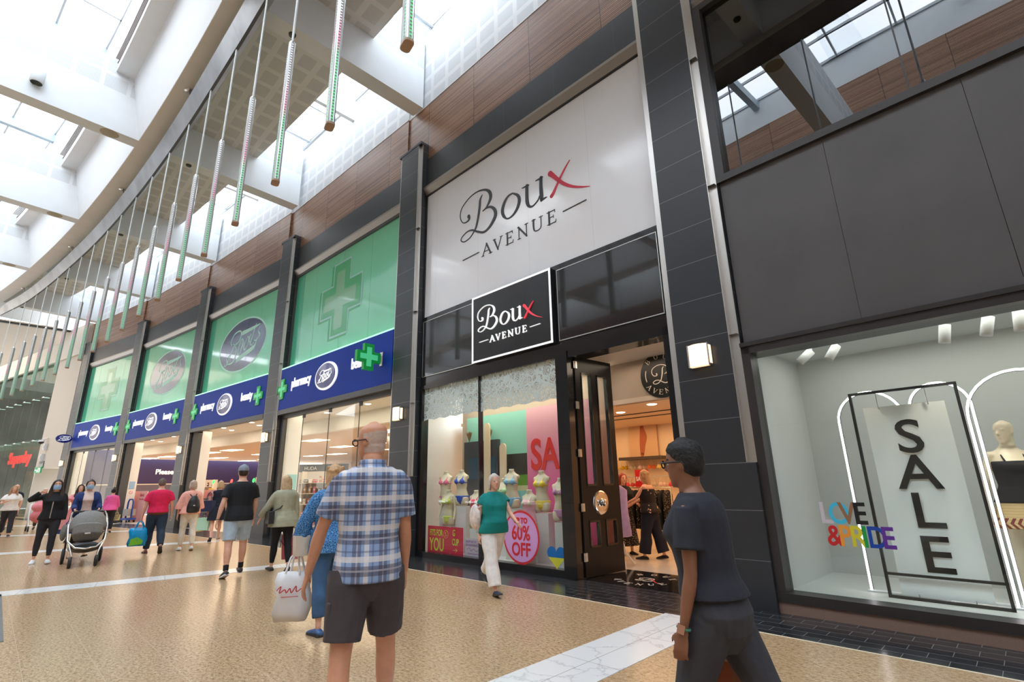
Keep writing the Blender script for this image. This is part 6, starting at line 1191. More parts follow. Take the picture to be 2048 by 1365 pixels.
for ch, z in (('S', 1.655), ('A', 1.28), ('L', .89), ('E', .46)):
    yb = .03 + .05 * math.sin(math.pi * (2.155 - z - .15) / 1.95); text('letter', ch, .50, mat('banner_black', (.012, .012, .012), .5), e, T3(1.35, yb - .012, z - .01), align='CENTER', depth=.006, bold=.005, sx=1.12)
b = MB()
for x, z0, z1 in ((1.14, 2.13, 2.32), (1.58, 2.13, 2.32), (1.14, .18, .23), (1.58, .18, .23)): b.tube([(x, .02, z0), (x, .0, (z0 + z1) / 2), (x, 0, z1)], .006, 6)
obj('hook', b, STEEL, e)
NEON = mat('white_neon_tube', (1, .95, 1), .4, emit=(1, .9, .98), es=3.2)
for (u0, u1, top, v, lab) in ((.68, 1.32, 2.36, .92, 'left of the sale banner'), (1.38, 1.9, 2.38, .98, 'behind the sale banner'), (1.86, 2.72, 2.4, .86, 'in front of the mannequin')):
    e = E('neon_arch', M0 @ T3(0, v, 0), label='glowing white neon arch ' + lab + ' in the grey shop window', cat='neon light', group='neon arches'); r = (u1 - u0) / 2; c = (u0 + u1) / 2; P_ = [(u0, 0, .19)] + [(c - r * math.cos(math.pi * i / 16), 0, top - r + r * math.sin(math.pi * i / 16)) for i in range(17)] + [(u1, 0, .19)]
    b = MB(); b.tube(P_, .012, 8); obj('neon_tube', b, NEON, e); b = MB(); b.tube([(x, .018, z) for x, y, z in P_], .016, 8); obj('backing', b, BLACKM, e); b = MB(); b.box(u0 - .04, u1 + .04, -.02, .04, .172, .188); obj('base_bar', b, WHITE, e)
for i, (u, v, yw, tl) in enumerate(((.52, .95, 20, 50), (.82, .9, 30, 35), (1.87, .85, -8, 12), (2.22, .85, 12, 16), (2.45, .85, 0, 8))):
    e = E('track_spotlight', M0 @ T3(u, v, 3.05), label=f'white cylinder spotlight, {ORD[i]} from the left under the ceiling of the grey shop window', cat='spotlight', group='display spotlights'); Mx = T3(0, 0, -.08) @ RZm(R(yw)) @ Matrix.Rotation(R(tl), 4, 'Y'); b = MB(); b.lathe([(0, 0), (.052, 0), (.052, -.2), (.045, -.2), (.04, -.17), (0, -.17)], 18, 0, Mx); obj('housing', b, WHITE, e); b = MB(); b.tube([(0, 0, 0), (0, 0, -.09)], .012, 6); obj('stem', b, WHITE, e)
b = MB(); b.lathe([(0, -.05), (.05, -.05), (.07, -.03), (.07, 0)], 16); obj('smoke_detector', b, mat('cream_plastic', (.7, .68, .62), .5), None, M0 @ T3(1.73, .8, 3.048), label='round smoke detector on the ceiling of the grey shop window', cat='detector')
b = MB(); b.box(-.14, .14, -.05, .05, -.01, 0); obj('air_vent', b, mat('vent_grey', (.25, .26, .25), .6), None, M0 @ T3(.32, .95, 3.048) @ RZm(R(-15)), label='small grey air vent in the ceiling of the grey shop window', cat='vent')
e = E('window_lettering', M0 @ T3(0, .187, 0), label='colourful LOVE and PRIDE letter stickers on the grey shop window pane', cat='window graphic')
for row, z, sz in (('LOVE', .935, .30), ('&PRIDE', .715, .285)):
    us = {'LOVE': (.515, .60, .705, .83), '&PRIDE': (.55, .66, .765, .87, .915, 1.035)}[row]; cs = {'LOVE': ((206, 196, 206), (64, 190, 226), (150, 108, 76), (24, 24, 26)), '&PRIDE': ((206, 34, 40), (240, 158, 56), (222, 210, 50), (20, 160, 74), (10, 70, 168), (98, 48, 150))}[row]
    for i, ch in enumerate(row): text('letter', ch, sz, mat('sticker_%d_%d_%d' % cs[i], srgb(*cs[i]), .5), e, T3(us[i], -.0008 * i, z), depth=.002, bold=.006, sx=.82)
def spot(name, loc, target, power, col, ang=40, blend=.6):
    l = bpy.data.lights.new(name, 'SPOT'); l.energy = power; l.color = col; l.spot_size = R(ang); l.spot_blend = blend; l.shadow_soft_size = .05
    o = bpy.data.objects.new(name, l); COL.objects.link(o); o.location = loc; d = Vector(target) - Vector(loc); o.rotation_euler = d.to_track_quat('-Z', 'Y').to_euler()
for u, tu, tz, pw in ((1.9, 1.45, 1.3, 30), (2.25, 2.1, 1.5, 34), (.8, 1.2, .9, 16)): spot('display_spot', M0 @ Vector((u, .5, 2.8)), M0 @ Vector((tu, .9, tz)), pw, (1, .9, .76))
# full mannequin
class Manq(Person):
    def __init__(s, M, label, voxel=.011, armless=False, bust=False, stand=True, **fig):
        s.f = f = Fig(**fig); s.v = voxel; s.M = M; s.sk = mat('mannequin_cream', srgb(222, 208, 180), .35); s.e = E('mannequin', M, label=label, cat='mannequin')
        mb = MB()
        if not bust:
            s.sk['rgb'] = (.7, .6, .5); obj('body', f.body(voxel, s.sk, face=False), s.sk, s.e)
        else:
            f.torso(mb, -.06, .33, -.002)
            for sd, n_ in ((-1, 'L'), (1, 'R')):
                f.leg(mb, n_, 0, .32); loft(mb, [(f.tp(.262, sd * .05, -.006), Vector((0, .034 * f.H, 0)), Vector((0, 0, .03 * f.H))), (f.tp(.258, sd * .096, -.006), Vector((0, .024 * f.H, 0)), Vector((0, 0, .028 * f.H)))], 12)
                ell(mb, f.tp(.2, sd * .042, .058), Vector((.045, 0, 0)), Vector((0, .05, 0)), Vector((0, 0, .048)))
                if fig.get('bulk', 1) < .99 and not armless: f.arm(mb, n_, -.05, 2.0)
            c = f.tp(.345); loft(mb, [(f.tp(.32), Vector((.05, 0, 0)), Vector((0, .05, 0))), (c, Vector((.046, 0, 0)), Vector((0, .046, 0)))], 14, cap=False)
            obj('torso', remesh(mb, 'torso', voxel, [s.sk], 2), s.sk, s.e)
            b = MB(); c = f.tp(.345); b.lathe([(0, .012), (.045, .012), (.05, .004), (.05, -.006)], 18, 0, T3(c.x, c.y, c.z)); obj('neck_cap', b, mat('mannequin_cap', srgb(236, 228, 206), .4), s.e)
    def bikini(s, m, top=True, bot=True, one=False, frill=False):
        f = s.f
        if one: mb = MB(); f.torso(mb, -.055, .215, .006, straight=False); s.strap_up(mb); s.part('swimsuit', mb, m, voxel=.009)
        else:
            if top:
                mb = MB()
                for sd in (-1, 1): ell(mb, f.tp(.2, sd * .042, .06), Vector((.055, 0, 0)), Vector((0, .052, 0)), Vector((0, 0, .052)))
                loft(mb, [f.tring(z, .007) for z in (.178, .185, .192)], 22, cap=False); s.strap_up(mb)
                s.part('bikini_top', mb, m, voxel=.0085)
            if bot:
                mb = MB(); loft(mb, [f.tring(z, .007) for z in (-.005, .005, .015)], 22, cap=False); loft(mb, [f.tring(z, .006) for z in (-.07, -.055, -.04, -.02, 0)], 22); s.part('bikini_briefs', mb, m, voxel=.0085)
    def strap_up(s, mb):
        f = s.f
        for sd in (-1, 1): 
            pts = [f.tp(.215, sd * .046, .075), f.tp(.262, sd * .05, .042), f.tp(.288, sd * .046, .01), f.tp(.285, sd * .046, -.03)]
            loft(mb, [(p_, Vector((.010, 0, 0)), Vector((0, .011, .004))) for p_ in pts], 8)
mq = Manq(M0 @ T3(2.06, 1.3, .17) @ RZm(R(180 + 22)), 'full cream mannequin in a black knit top and patterned skirt behind the neon arch', voxel=.0095, H=1.76, sex='f', lean=0, yaw=-50, L=(2, 2, 2, 0), Rr=(-4, 4, 2, 4), AL=(0, 9, 6, 4), AR=(-4, 14, 6, 4), curl=(14, 14))
mq.top('black_top', BLK, z0=.0, z1=.235, sl=0, ease=.014, flare=.03, arms=''); f = mq.f
b = MB(); mq.strap_up(b); mq.part('top_strap', b, BLK, voxel=.0085)
sk_, nts2, bs2 = nm('tan_patterned_skirt'); g2 = NT(nts2); band = g2.m('MULTIPLY', g2.m('GREATER_THAN', g2.z, .70), g2.m('LESS_THAN', g2.z, .80)); zig = g2.m('GREATER_THAN', g2.m('FRACT', g2.m('MULTIPLY', g2.m('ADD', g2.x, g2.m('MULTIPLY', g2.m('ABSOLUTE', g2.m('SUBTRACT', g2.z, .75)), .6)), 22)), .5); lines = g2.m('LESS_THAN', g2.m('FRACT', g2.m('MULTIPLY', g2.z, 36)), .3)
cc = g2.mix(g2.m('MULTIPLY', lines, .3), srgb(206, 178, 128), srgb(140, 112, 70)); cc = g2.mix(g2.m('MULTIPLY', band, zig), cc, srgb(120, 52, 44)); lk(nts2, cc, bs2.inputs['Base Color']); bs2.inputs['Roughness'].default_value = .8
mq.skirt('patterned_skirt', sk_, zt=.06, zb=-.14, w0=.012, w1=.05)
e = E('sandal_pair', M0 @ T3(2.42, .62, .17), label='pair of thin strappy black sandals on the grey shop display floor', cat='sandals'); b = MB()
for o in (0, .14): b.tube([(o, 0, .01), (o + .05, .05, .07), (o + .1, .02, .02), (o + .06, -.05, .09), (o, 0, .02)], .006, 5)
obj('straps', b, BLACKM, e)
# ---- lace-window display (bay 1)
BUSTS = [(.42, .62, 1.62, 'pink', srgb(226, 96, 140), 'pink bikini, rear left of the group', 20, 0), (.95, .62, 1.63, 'blue', srgb(28, 74, 190), 'royal blue bikini beside the pink one', 16, 0), (.68, .5, 1.24, 'lime', srgb(206, 216, 100), 'lime green bikini, front left behind the red card', 14, 1), (1.52, .52, 1.23, 'hot_pink', srgb(232, 40, 104), 'hot pink swimsuit near the middle mullion', 12, 2), (2.42, .6, 1.6, 'sky', srgb(140, 196, 232), 'sky blue halter bikini in front of the garden backdrop', 14, 0), (2.02, .8, 1.44, 'mint', srgb(176, 226, 170), 'mint green bra beside the sky blue one', 10, 0), (3.14, .62, 1.55, 'yellow', srgb(244, 214, 60), 'bright yellow bikini in front of the pink backdrop', 12, 0), (2.93, .52, 1.23, 'gingham', srgb(240, 178, 196), 'pale pink swimsuit behind the round sale sticker', 8, 2), (3.62, .56, 1.42, 'mauve', srgb(206, 148, 196), 'mauve bra set at the right end by the door post', 16, 0)]
for u, v, neck, nme, col, lab, rot, kind in BUSTS:
    M = M1 @ T3(u, v, neck - .5 * 1.5 - .172 * 1.5 * 0 - .0) @ T3(0, 0, 0)
    # neck top sits at hip(.52H)+.345H above the base -> lower so that it meets 'neck'
    H_ = 1.5; zc = neck - (.52 + .345) * H_ + .02 * H_
    q = Manq(M1 @ T3(u, v, zc) @ RZm(R(180 + rot)), 'cream mannequin bust in a ' + lab, voxel=.0095, bust=True, H=H_, sex='f', lean=0, L=(0, 1, 0, 0), Rr=(0, 1, 0, 0), bulk=.95 if kind == 1 else 1.0, AL=(6, 10, 14, 6), AR=(6, 10, 14, 6), armless=kind != 1)
    m_ = cloth('swim_' + nme, col, .6); q.bikini(m_, one=kind == 2, bot=(nme != 'mint'))
    zlow = zc + (.52 - .08) * H_ - .32 * .245 * H_ * .6
    b = MB(); hb = max(.12, zc + .43 * H_ - .03 - .1); b.box(-.13, .13, -.12, .12, -hb, 0, 0); obj('display_plinth', b, mat('plinth_white', (.76, .74, .72), .5), None, M1 @ T3(u, v + .06, .1 + hb) @ RZm(R(rot)), label='white display plinth under the ' + lab.split(',')[0].split(' beside')[0].split(' in front')[0].split(' behind')[0].split(' near')[0].split(' at the')[0] + ' bust', cat='plinth')
b = MB(); b.box(3.6, 3.94, .6, .94, .1, .46); e = obj('display_cube', b, mat('plinth_white', (0, 0, 0)), None, M1, label='white display cube at the right end of the lace window', cat='plinth')
bp_, ntb, bb = nm('pink_gradient_print'); gb = NT(ntb); lk(ntb, gb.ramp(gb.m('DIVIDE', gb.z, 3.0), [(.1, srgb(206, 34, 122)), (.45, srgb(226, 96, 156)), (.95, srgb(246, 190, 200))]), bb.inputs['Base Color']); bb.inputs['Roughness'].default_value = .5
e = E('sale_backdrop', M1, label='tall pink backdrop panel with large red SALE letters behind the display busts', cat='backdrop'); b = MB(); b.box(2.36, 4.1, 1.1, 1.13, .12, 2.84); obj('panel', b, bp_, e); text('sale_lettering', 'SALE', .80, mat('sale_red', srgb(228, 44, 40), .5), e, T3(2.46, 1.095, 1.66), depth=.008, bold=.02, sx=.78)
sp, nsp, bsp = nm('poolside_print'); gp = NT(nsp); zz = gp.z
c = gp.mix(gp.m('LESS_THAN', zz, 1.98), srgb(150, 214, 196), srgb(46, 44, 40)); c = gp.mix(gp.m('LESS_THAN', zz, gp.m('ADD', 1.5, gp.m('MULTIPLY', gp.x, .03))), c, srgb(96, 150, 30)); c = gp.mix(gp.m('LESS_THAN', zz, 1.36), c, srgb(196, 196, 150)); c = gp.mix(gp.m('LESS_THAN', zz, 1.26), c, srgb(120, 190, 186)); lk(nsp, c, bsp.inputs['Base Color']); bsp.inputs['Roughness'].default_value = .5
e = E('garden_backdrop', M1, label='photo backdrop of a poolside garden under a turquoise sky in the lace window', cat='backdrop'); b = MB(); b.box(.42, 2.3, 1.2, 1.23, .9, 2.84); obj('panel', b, sp, e)
b = MB(); b.box(.42, 1.5, 1.12, 1.2, .12, 2.3); b.box(.6, 1.45, 1.1, 1.12, 1.5, 1.95, 1); obj('dark_wall_block', b, [mat('slate_block', srgb(58, 60, 66), .6), mat('deep_teal', srgb(8, 68, 96), .5)], None, M1, label='dark slate and teal set block in front of the garden backdrop', cat='set piece')
for u0, zt in ((1.14, 2.66), (1.62, 2.2)): b = MB(); b.plate([(u0, .1)] + [(u0 + .09 - .09 * math.cos(math.pi * i / 10), zt - .09 + .09 * math.sin(math.pi * i / 10)) for i in range(11)] + [(u0 + .18, .1)], 1.06, 1.09); obj('arch_cutout', b, mat('cream_arch', srgb(232, 208, 176), .5), None, M1, label=('taller' if u0 < 1.5 else 'lower') + ' cream arch cut-out standing in the lace window set', cat='set piece')
for u0 in (.62, 1.28): 
    b = MB()
    for i in range(9): a = R(60 + i * 7.5); b.tube([(u0, 1.1, 2.3), (u0 + .1 * math.cos(a), 1.1, 2.42), (u0 + .2 * math.cos(a), 1.09, 2.3 + .24 * math.sin(a))], [.004, .012, .003], 5)
    obj('pampas_bunch', b, mat('pampas_brown', srgb(130, 90, 50), .8), None, M1, label=('left' if u0 < 1 else 'right') + ' bunch of dried pampas grass on the dark set block', cat='dried grass')
b = MB(); pts = [(0.0 + i * .05, 1.42 + .02 * (i % 2)) for i in range(83)]
vs = []; fs = []
for x, y in pts: vs += [(x, y, .12), (x, y, 3.44), (x, y + .02, .12), (x, y + .02, 3.44)]
for i in range(82): o = i * 4; fs += [(o, o + 4, o + 5, o + 1), (o + 2, o + 3, o + 7, o + 6)]
b.add(vs, fs, 0, True); obj('curtain', b, mat('beige_curtain', srgb(196, 178, 158), .8), None, M1, label='pleated beige curtain behind the lace window display', cat='curtain')
e = E('sale_sticker', M1 @ T3(0, .243, 0), label='oval lilac sticker with red rim reading up to 60% off on the lace window', cat='window graphic'); b = MB(); b.ring(2.97, .53, .42, .425, -.001, .001, 1); b.ring(2.97, .53, .385, .39, -.003, -.001, 0); obj('disc', b, [mat('lilac_sticker', srgb(226, 168, 222), .45), mat('sticker_red', srgb(222, 44, 52), .45)], e)
for s_, z, sz, sx_ in (('UP TO', .755, .12, .9), ('60%', .49, .32, .80), ('OFF', .24, .29, .86)): text('sticker_text', s_, sz, MATS['sticker_red'], e, T3(2.97, -.005, z), align='CENTER', depth=.003, bold=.007, sx=sx_)
b = MB(); P_ = []
for i in range(40): t = 2 * math.pi * i / 40; P_.append((16 * math.sin(t) ** 3 / 16 * .19 + 3.735, (13 * math.cos(t) - 5 * math.cos(2 * t) - 2 * math.cos(3 * t) - math.cos(4 * t)) / 16 * .19 + .29))
hm = [(x, z) for x, z in P_]; up_ = [(x, max(z, .27)) for x, z in hm]; dn = [(x, min(z, .27)) for x, z in hm]; b.plate(up_, -.002, .001, 0); b.plate(dn, -.002, .001, 1); obj('heart_sticker', b, [mat('heart_blue', srgb(0, 110, 184), .5), mat('heart_yellow', srgb(216, 214, 60), .5)], None, M1 @ T3(0, .243, 0), label='heart sticker half blue and half yellow low on the lace window', cat='window graphic')
e = E('ticket_card', M1 @ T3(0, .33, 0), label='red ticket shaped card with yellow lettering standing in the lace window', cat='card'); b = MB(); b.plate([(.22, .11), (.93, .11), (.95, .13), (.97, .11), (1.34, .11), (1.34, .60), (.97, .60), (.95, .58), (.93, .60), (.22, .60)], 0, .01); obj('card', b, mat('card_red', srgb(216, 24, 66), .5), e)
YL = mat('card_yellow', srgb(206, 222, 60), .5); PK = mat('card_peach', srgb(246, 190, 110), .5)
text('card_text', 'FITS FOR', .165, YL, e, T3(.29, -.004, .42), depth=.003, bold=.003, sx=.66); text('card_text', 'YOU', .34, YL, e, T3(.29, -.004, .14), depth=.003, bold=.004, sx=.66); text('card_text', 'G', .16, YL, e, T3(1.03, -.004, .44), depth=.003, bold=.003, sx=.7); text('card_text', 'CUP', .17, YL, e, T3(1.02, -.004, .27), depth=.003, bold=.003, sx=.62)
b = MB(); b.ring(.82, .46, .075, .075, -.004, 0, 0, 32, (.068, .068)); b.stroke([(1.05, .18, .012), (1.18, .18, .012)], -.004, 0, 0, 1); b.stroke([(1.13, .21, .012), (1.18, .18, .012), (1.13, .15, .012)], -.004, 0, 0, 1); b.stroke([(.79, .47, .008), (.82, .5, .008), (.81, .42, .008), (.85, .45, .008)], -.004, 0); obj('stamp', b, PK, e)
e = E('info_card', M1 @ T3(0, .36, 0), label='pale lilac information card with purple writing beside the red ticket card', cat='card'); b = MB(); b.box(1.37, 2.0, 0, .01, .11, .42); obj('card', b, mat('lilac_card', srgb(206, 190, 200), .5), e)
for i, (s_, z) in enumerate((('SHOP 24/7 AT', .34), ('BOUXAVENUE.COM', .28))): text('card_text', s_, .062, mat('card_purple', srgb(150, 70, 170), .5), e, T3(1.40, -.003, z), depth=.002, sx=.8)
b = MB(); b.stroke([(1.42, .22, .008), (1.5, .25, .008), (1.55, .2, .008), (1.62, .24, .008), (1.7, .2, .008), (1.8, .24, .008), (1.9, .21, .008)], -.003, 0); b.stroke([(1.45, .15, .008), (1.85, .15, .008)], -.003, 0, 0, 1); obj('script', b, MATS['card_purple'], e)
# ---- open black door leaf
e = E('door_3', M1 @ T3(4.2, .34, 0) @ RZm(R(84)), label='tall black glossy door leaf with glazed slots standing open into the boutique', cat='door', kind='structure'); b = MB()
SL = [(.13, .38), (.52, .79)]
for x0, x1 in ((0, .13), (.38, .52), (.79, .92)): b.box(x0, x1, -.025, .025, .02, 3.44)
for x0, x1 in SL:
    for z0, z1 in ((.02, .42), (.82, 1.34), (3.18, 3.44)): b.box(x0, x1, -.025, .025, z0, z1)
obj('leaf', b, mat('black_door_paint', (.01, .01, .011), .3, spec=.3), e); b = MB()
for x0, x1 in SL:
    for z0, z1 in ((.42, .82), (1.34, 3.18)):
        for a0, a1, c0, c1 in ((x0, x0 + .02, z0, z1), (x1 - .02, x1, z0, z1), (x0, x1, z0, z0 + .03), (x0, x1, z1 - .03, z1)): b.box(a0, a1, -.035, .035, c0, c1)
obj('moulding', b, BLACK, e); b = MB()
for x0, x1 in SL:
    for z0, z1 in ((.42, .82), (1.34, 3.18)): b.box(x0, x1, -.004, .004, z0, z1)
obj('pane', b, GLASS, e)
b = MB(); Mx = T3(.44, -.025, 1.08) @ Matrix.Rotation(R(90), 4, 'X')
b.lathe([(0, .03), (.05, .035), (.06, .015), (.1, .018), (.13, .02), (.17, .012), (.185, .0)], 28, 0, Mx); kn = obj('round_handle_plate', b, mat('polished_chrome', (.75, .74, .73), .12, 1.0, noise=(30, .2)), e); b = MB(); b.lathe([(0, .1), (.04, .095), (.06, .07), (.03, .03), (.03, 0)], 20, 0, Mx); obj('door_knob', b, MATS['polished_chrome'], kn)
for z in (.3, 1.02, 1.85, 2.62, 3.3): b = MB(); b.box(-.03, .05, -.034, -.02, z - .06, z + .06); b.tube([(0, -.034, z - .06), (0, -.034, z + .06)], .012, 8); obj('hinge', b, STEEL, e)
# ---- boutique interior
e = E('round_badge', M1 @ T3(5.2, 1.455, 3.13), label='round black badge with script initial and circling letters over the inner doorway', cat='sign'); b = MB(); b.ring(0, 0, .40, .40, -.01, .0); obj('disc', b, mat('badge_black', (.008, .008, .008), .4), e)
b = MB(); f_ = lambda st: [((x - 1.9) * .3, (z - 7.08) * .3, max(w * .3, .012)) for x, z, w in st]
for st in LOGO_B: b.stroke(f_(st), -.016, -.01)
for i, ch in enumerate('BOUX'): a = R(135 - i * 30); serif(b, ch, .29 * math.cos(a) - .03, .29 * math.sin(a) - .02, .085, .075, -.016, -.01, a - R(90))
for i, ch in enumerate('AVENUE'): a = R(214 + i * 22.5); serif(b, ch, .34 * math.cos(a) - .02, .34 * math.sin(a), .085, .075, -.016, -.01, a + R(90))
for a0 in (162, -18): b.stroke([(.3 * math.cos(R(a0 + i * 6)), .3 * math.sin(R(a0 + i * 6)), .012) for i in range(7)], -.016, -.01)
obj('lettering', b, mat('badge_cream', srgb(232, 220, 206), .5), e)
e = E('door_mat_logo', M1 @ T3(4.95, .82, .0062) @ Matrix.Rotation(R(-90), 4, 'X') @ RZm(0), label='white circular logo set into the glossy black threshold floor', cat='floor logo'); b = MB()
for st in LOGO_B: b.stroke([((x - 1.9) * .22, (z - 7.08) * .22, max(w * .22, .014)) for x, z, w in st], -.002, 0)
for i, ch in enumerate('BOUX'): a = R(135 - i * 30); serif(b, ch, .36 * math.cos(a) - .03, .36 * math.sin(a) - .02, .1, .09, -.002, 0, a - R(90))
for i, ch in enumerate('AVENUE'): a = R(210 + i * 24); serif(b, ch, .44 * math.cos(a) - .02, .44 * math.sin(a), .1, .09, -.002, 0, a + R(90))
obj('lettering', b, mat('badge_cream', (0, 0, 0)), e); b = MB(); b.stroke([(.05, .06, .03), (.22, -.12, .02), (.3, -.14, .01)], -.002, 0); obj('cross_stroke', b, REDV, e)
e = E('clothes_rail', M1 @ T3(3.98, 1.72, 0.004) @ RZm(R(41)), label='white tubular clothes rail of lilac dresses just inside the doorway', cat='clothes rail'); b = MB()
for y in (0, .9): b.tube([(0, y, .5), (0, y, 1.38)], .018, 8); b.tube([(-.2, y, .02), (-.06, y, .2), (0, y, .5), (.06, y, .2), (.2, y, .02)], .016, 8)
b.tube([(0, -.05, 1.38), (0, .95, 1.38)], .018, 8); obj('frame', b, mat('rail_white', (.8, .78, .76), .35), e)
LIL = cloth('lilac_satin', srgb(196, 168, 214), .5); me_ = MB(); loft(me_, [(Vector((0, 0, .0)), Vector((.07, 0, 0)), Vector((0, .02, 0))), (Vector((0, 0, -.08)), Vector((.17, 0, 0)), Vector((0, .025, 0))), (Vector((0, 0, -.4)), Vector((.16, 0, 0)), Vector((0, .03, 0))), (Vector((0, 0, -.85)), Vector((.2, 0, 0)), Vector((0, .04, 0)))], 12); dm_ = me_.mesh('hanging_dress', LIL)
hk = MB(); hk.tube([(0, 0, 0), (0, 0, .05), (.02, 0, .06)], .004, 5); hkm = hk.mesh('hanger', STEEL)
for i in range(5):
    o = obj('hanging_dress', dm_, None, None, M1 @ T3(3.98, 1.72, .004) @ RZm(R(41)) @ T3(0, .08 + i * .16, 1.316) @ RZm(R(-4 + i * 5)), label=f'lilac satin dress, {ORD[i]} on the white rail from the doorway', cat='dress', group='lilac dresses on the rail'); obj('hanger', hkm, None, o)
gm = {}
BRA = MB(); 
for sd in (-1, 1): ell(BRA, Vector((sd * .055, 0, 0)), Vector((.06, 0, 0)), Vector((0, .035, 0)), Vector((0, 0, .05))); BRA.tube([(sd * .09, 0, .04), (sd * .07, 0, .12), (sd * .04, 0, .16)], .005, 5)
BRA.box(-.13, .13, -.012, .012, -.03, -.01)
cols = [(214, 172, 40), (232, 120, 60), (226, 70, 90), (206, 190, 170), (240, 210, 120), (190, 60, 60), (230, 200, 190), (120, 170, 90)]
for i, c in enumerate(cols): gm[i] = BRA.mesh('hanging_bra', cloth('bra_%d' % i, srgb(*c), .6))
hkm2 = hkm
for r_, (z, v) in enumerate(((1.72, 5.3), (1.3, 5.3))):
    b = MB(); b.tube([(-.2, v - .06, z + .19), (U1 + .4, v - .06, z + .19)], .012, 6); obj('wall_rail', b, STEEL, None, M1, label=('upper' if r_ == 0 else 'lower') + ' chrome wall rail at the back of the boutique', cat='rail')
    for i in range(22):
        u = .6 + i * .26; obj('hanging_bra', gm[(i * 3 + r_ * 2 + i // 5) % 8], None, None, M1 @ T3(u, v - .06, z) @ RZm(R(60)), label='colourful bra hanging on the ' + ('upper' if r_ == 0 else 'lower') + ' rail at the back of the boutique', cat='bra', group='bras on the ' + ('upper' if r_ == 0 else 'lower') + ' back rail')
b = MB(); b.box(-.0, 1.0, 0, .04, 0, 1.3); e = E('wall_poster', M1 @ T3(2.05, 5.33, 1.98), label='tall fashion poster leaning on a dark shelf at the back of the boutique', cat='poster'); b = MB(); b.box(0, .8, 0, .03, 0, .9); obj('board', b, mat('poster_cream', srgb(214, 176, 136), .6), e); b = MB(); b.stroke([(.35, .05, .1), (.38, .3, .16), (.42, .5, .2), (.4, .68, .12), (.4, .78, .1)], -.006, 0); obj('printed_figure', b, mat('poster_figure', srgb(176, 96, 60), .6), e)
b = MB(); b.box(1.9, 3.1, 5.0, 5.38, 1.9, 1.97); obj('wall_shelf', b, mat('dark_shelf', (.06, .04, .03), .5), None, M1, label='dark shelf under the fashion poster in the boutique', cat='shelf')
for i, (u, v, z, lab) in enumerate(((3.2, 3.6, 1.266, 'on top of the low rack'), (4.85, 4.2, .754, 'on the dark drawer unit'))): e = E('sale_card', M1 @ T3(u, v, z), label='small red sale card ' + lab + ' in the boutique', cat='card'); b = MB(); b.box(0, .32, 0, .01, 0, .36); obj('card', b, mat('sale_card_red', srgb(206, 22, 34), .5), e); text('card_text', 'SALE', .12, WHITEV, e, T3(.02, -.004, .13), depth=.003, bold=.004, sx=.78)
e = E('garment_rack', M1 @ T3(3.0, 3.6, .004), label='low rack of dark clothes between the two boutique shoppers', cat='clothes rail'); b = MB(); b.tube([(0, 0, 0), (0, 0, 1.25), (1.0, 0, 1.25), (1.0, 0, 0)], .016, 8); obj('frame', b, STEEL, e)
dk = MB(); loft(dk, [(Vector((0, 0, 0)), Vector((.02, 0, 0)), Vector((0, .07, 0))), (Vector((0, 0, -.08)), Vector((.025, 0, 0)), Vector((0, .2, 0))), (Vector((0, 0, -.75)), Vector((.04, 0, 0)), Vector((0, .22, 0)))], 10); dkm = [dk.mesh('hanging_garment', POLKA), dk.mesh('hanging_garment', BLK)]
for i in range(9): obj('hanging_garment', dkm[i % 2], None, None, M1 @ T3(3.08 + i * .105, 3.6, 1.2), label=('spotted' if i % 2 == 0 else 'plain black') + f' garment, {ORD[i]} from the left on the low rack in the boutique', cat='garment', group='dark garments on the low rack')
e = E('drawer_unit', M1 @ T3(4.75, 4.0, .004), label='dark drawer display unit at the right of the boutique', cat='cabinet'); b = MB(); b.box(0, 1.2, 0, .5, 0, .75); obj('carcass', b, mat('dark_unit', (.05, .04, .04), .5), e)
for i in range(3): b = MB(); b.box(.03, 1.17, -.03, 0, .06 + i * .23, .24 + i * .23); obj('drawer', b, mat('drawer_grey', (.3, .28, .27), .5), e)
for i, (u, v) in enumerate(((4.6, 2.1), (5.3, 2.6), (4.9, 3.3), (3.6, 2.6), (4.2, 4.2))): obj('downlight', dme, None, None, M1 @ T3(u, v, 2.748), label=f'small warm downlight in the boutique ceiling, {ORD[i]} from the doorway', cat='ceiling light', group='boutique downlights')
for v in (3.0, 3.6): b = MB(); b.box(0, U1 + .3, v, v + .05, 2.735, 2.749); obj('ceiling_track', b, BLACKM, None, M1, label='dark ceiling track slot in the boutique, ' + ('nearer' if v < 3.3 else 'farther') + ' of two', cat='track')
# ================================================================= things inside the long shop
PB = mat('promo_pink', srgb(238, 176, 178), .6); PT = mat('promo_red_text', srgb(196, 60, 84), .5)
for k, (u0, u1, tx), lab in ((3, (-.62, .84, 'Unlock'), 'in the second green doorway'), (4, (-.9, 1.02, 'Unlock'), 'in the third green doorway')):
    e = E('promo_board', BAY[k] @ T3(0, 1.05, .006), label='pale pink promotion board reading Unlock ' + lab, cat='board'); b = MB(); b.box(u0, u1, 0, .04, 0, 1.38); obj('board', b, PB, e); text('board_text', tx, .2, PT, e, T3(u1 - .86, -.006, 1.14), depth=.004, bold=.004, sx=.9)
    if k == 4: text('board_text', 'lower prices', .12, PT, e, T3(u1 - .86, -.006, .98), depth=.004, sx=.9)
bk = MB(); bk.box(-.2, .2, -.14, .14, 0, .012); 
for x0, x1, y0, y1 in ((-.22, .22, -.155, -.145), (-.22, .22, .145, .155), (-.22, -.21, -.155, .155), (.21, .22, -.155, .155)): bk.box(x0, x1, y0, y1, 0, .052)
hb = MB(); hb.box(-.235, .235, -.17, -.155, .045, .06); hb.box(-.235, .235, .155, .17, .045, .06); hb.box(-.235, -.22, -.17, .17, .045, .06); hb.box(.22, .235, -.17, .17, .045, .06)
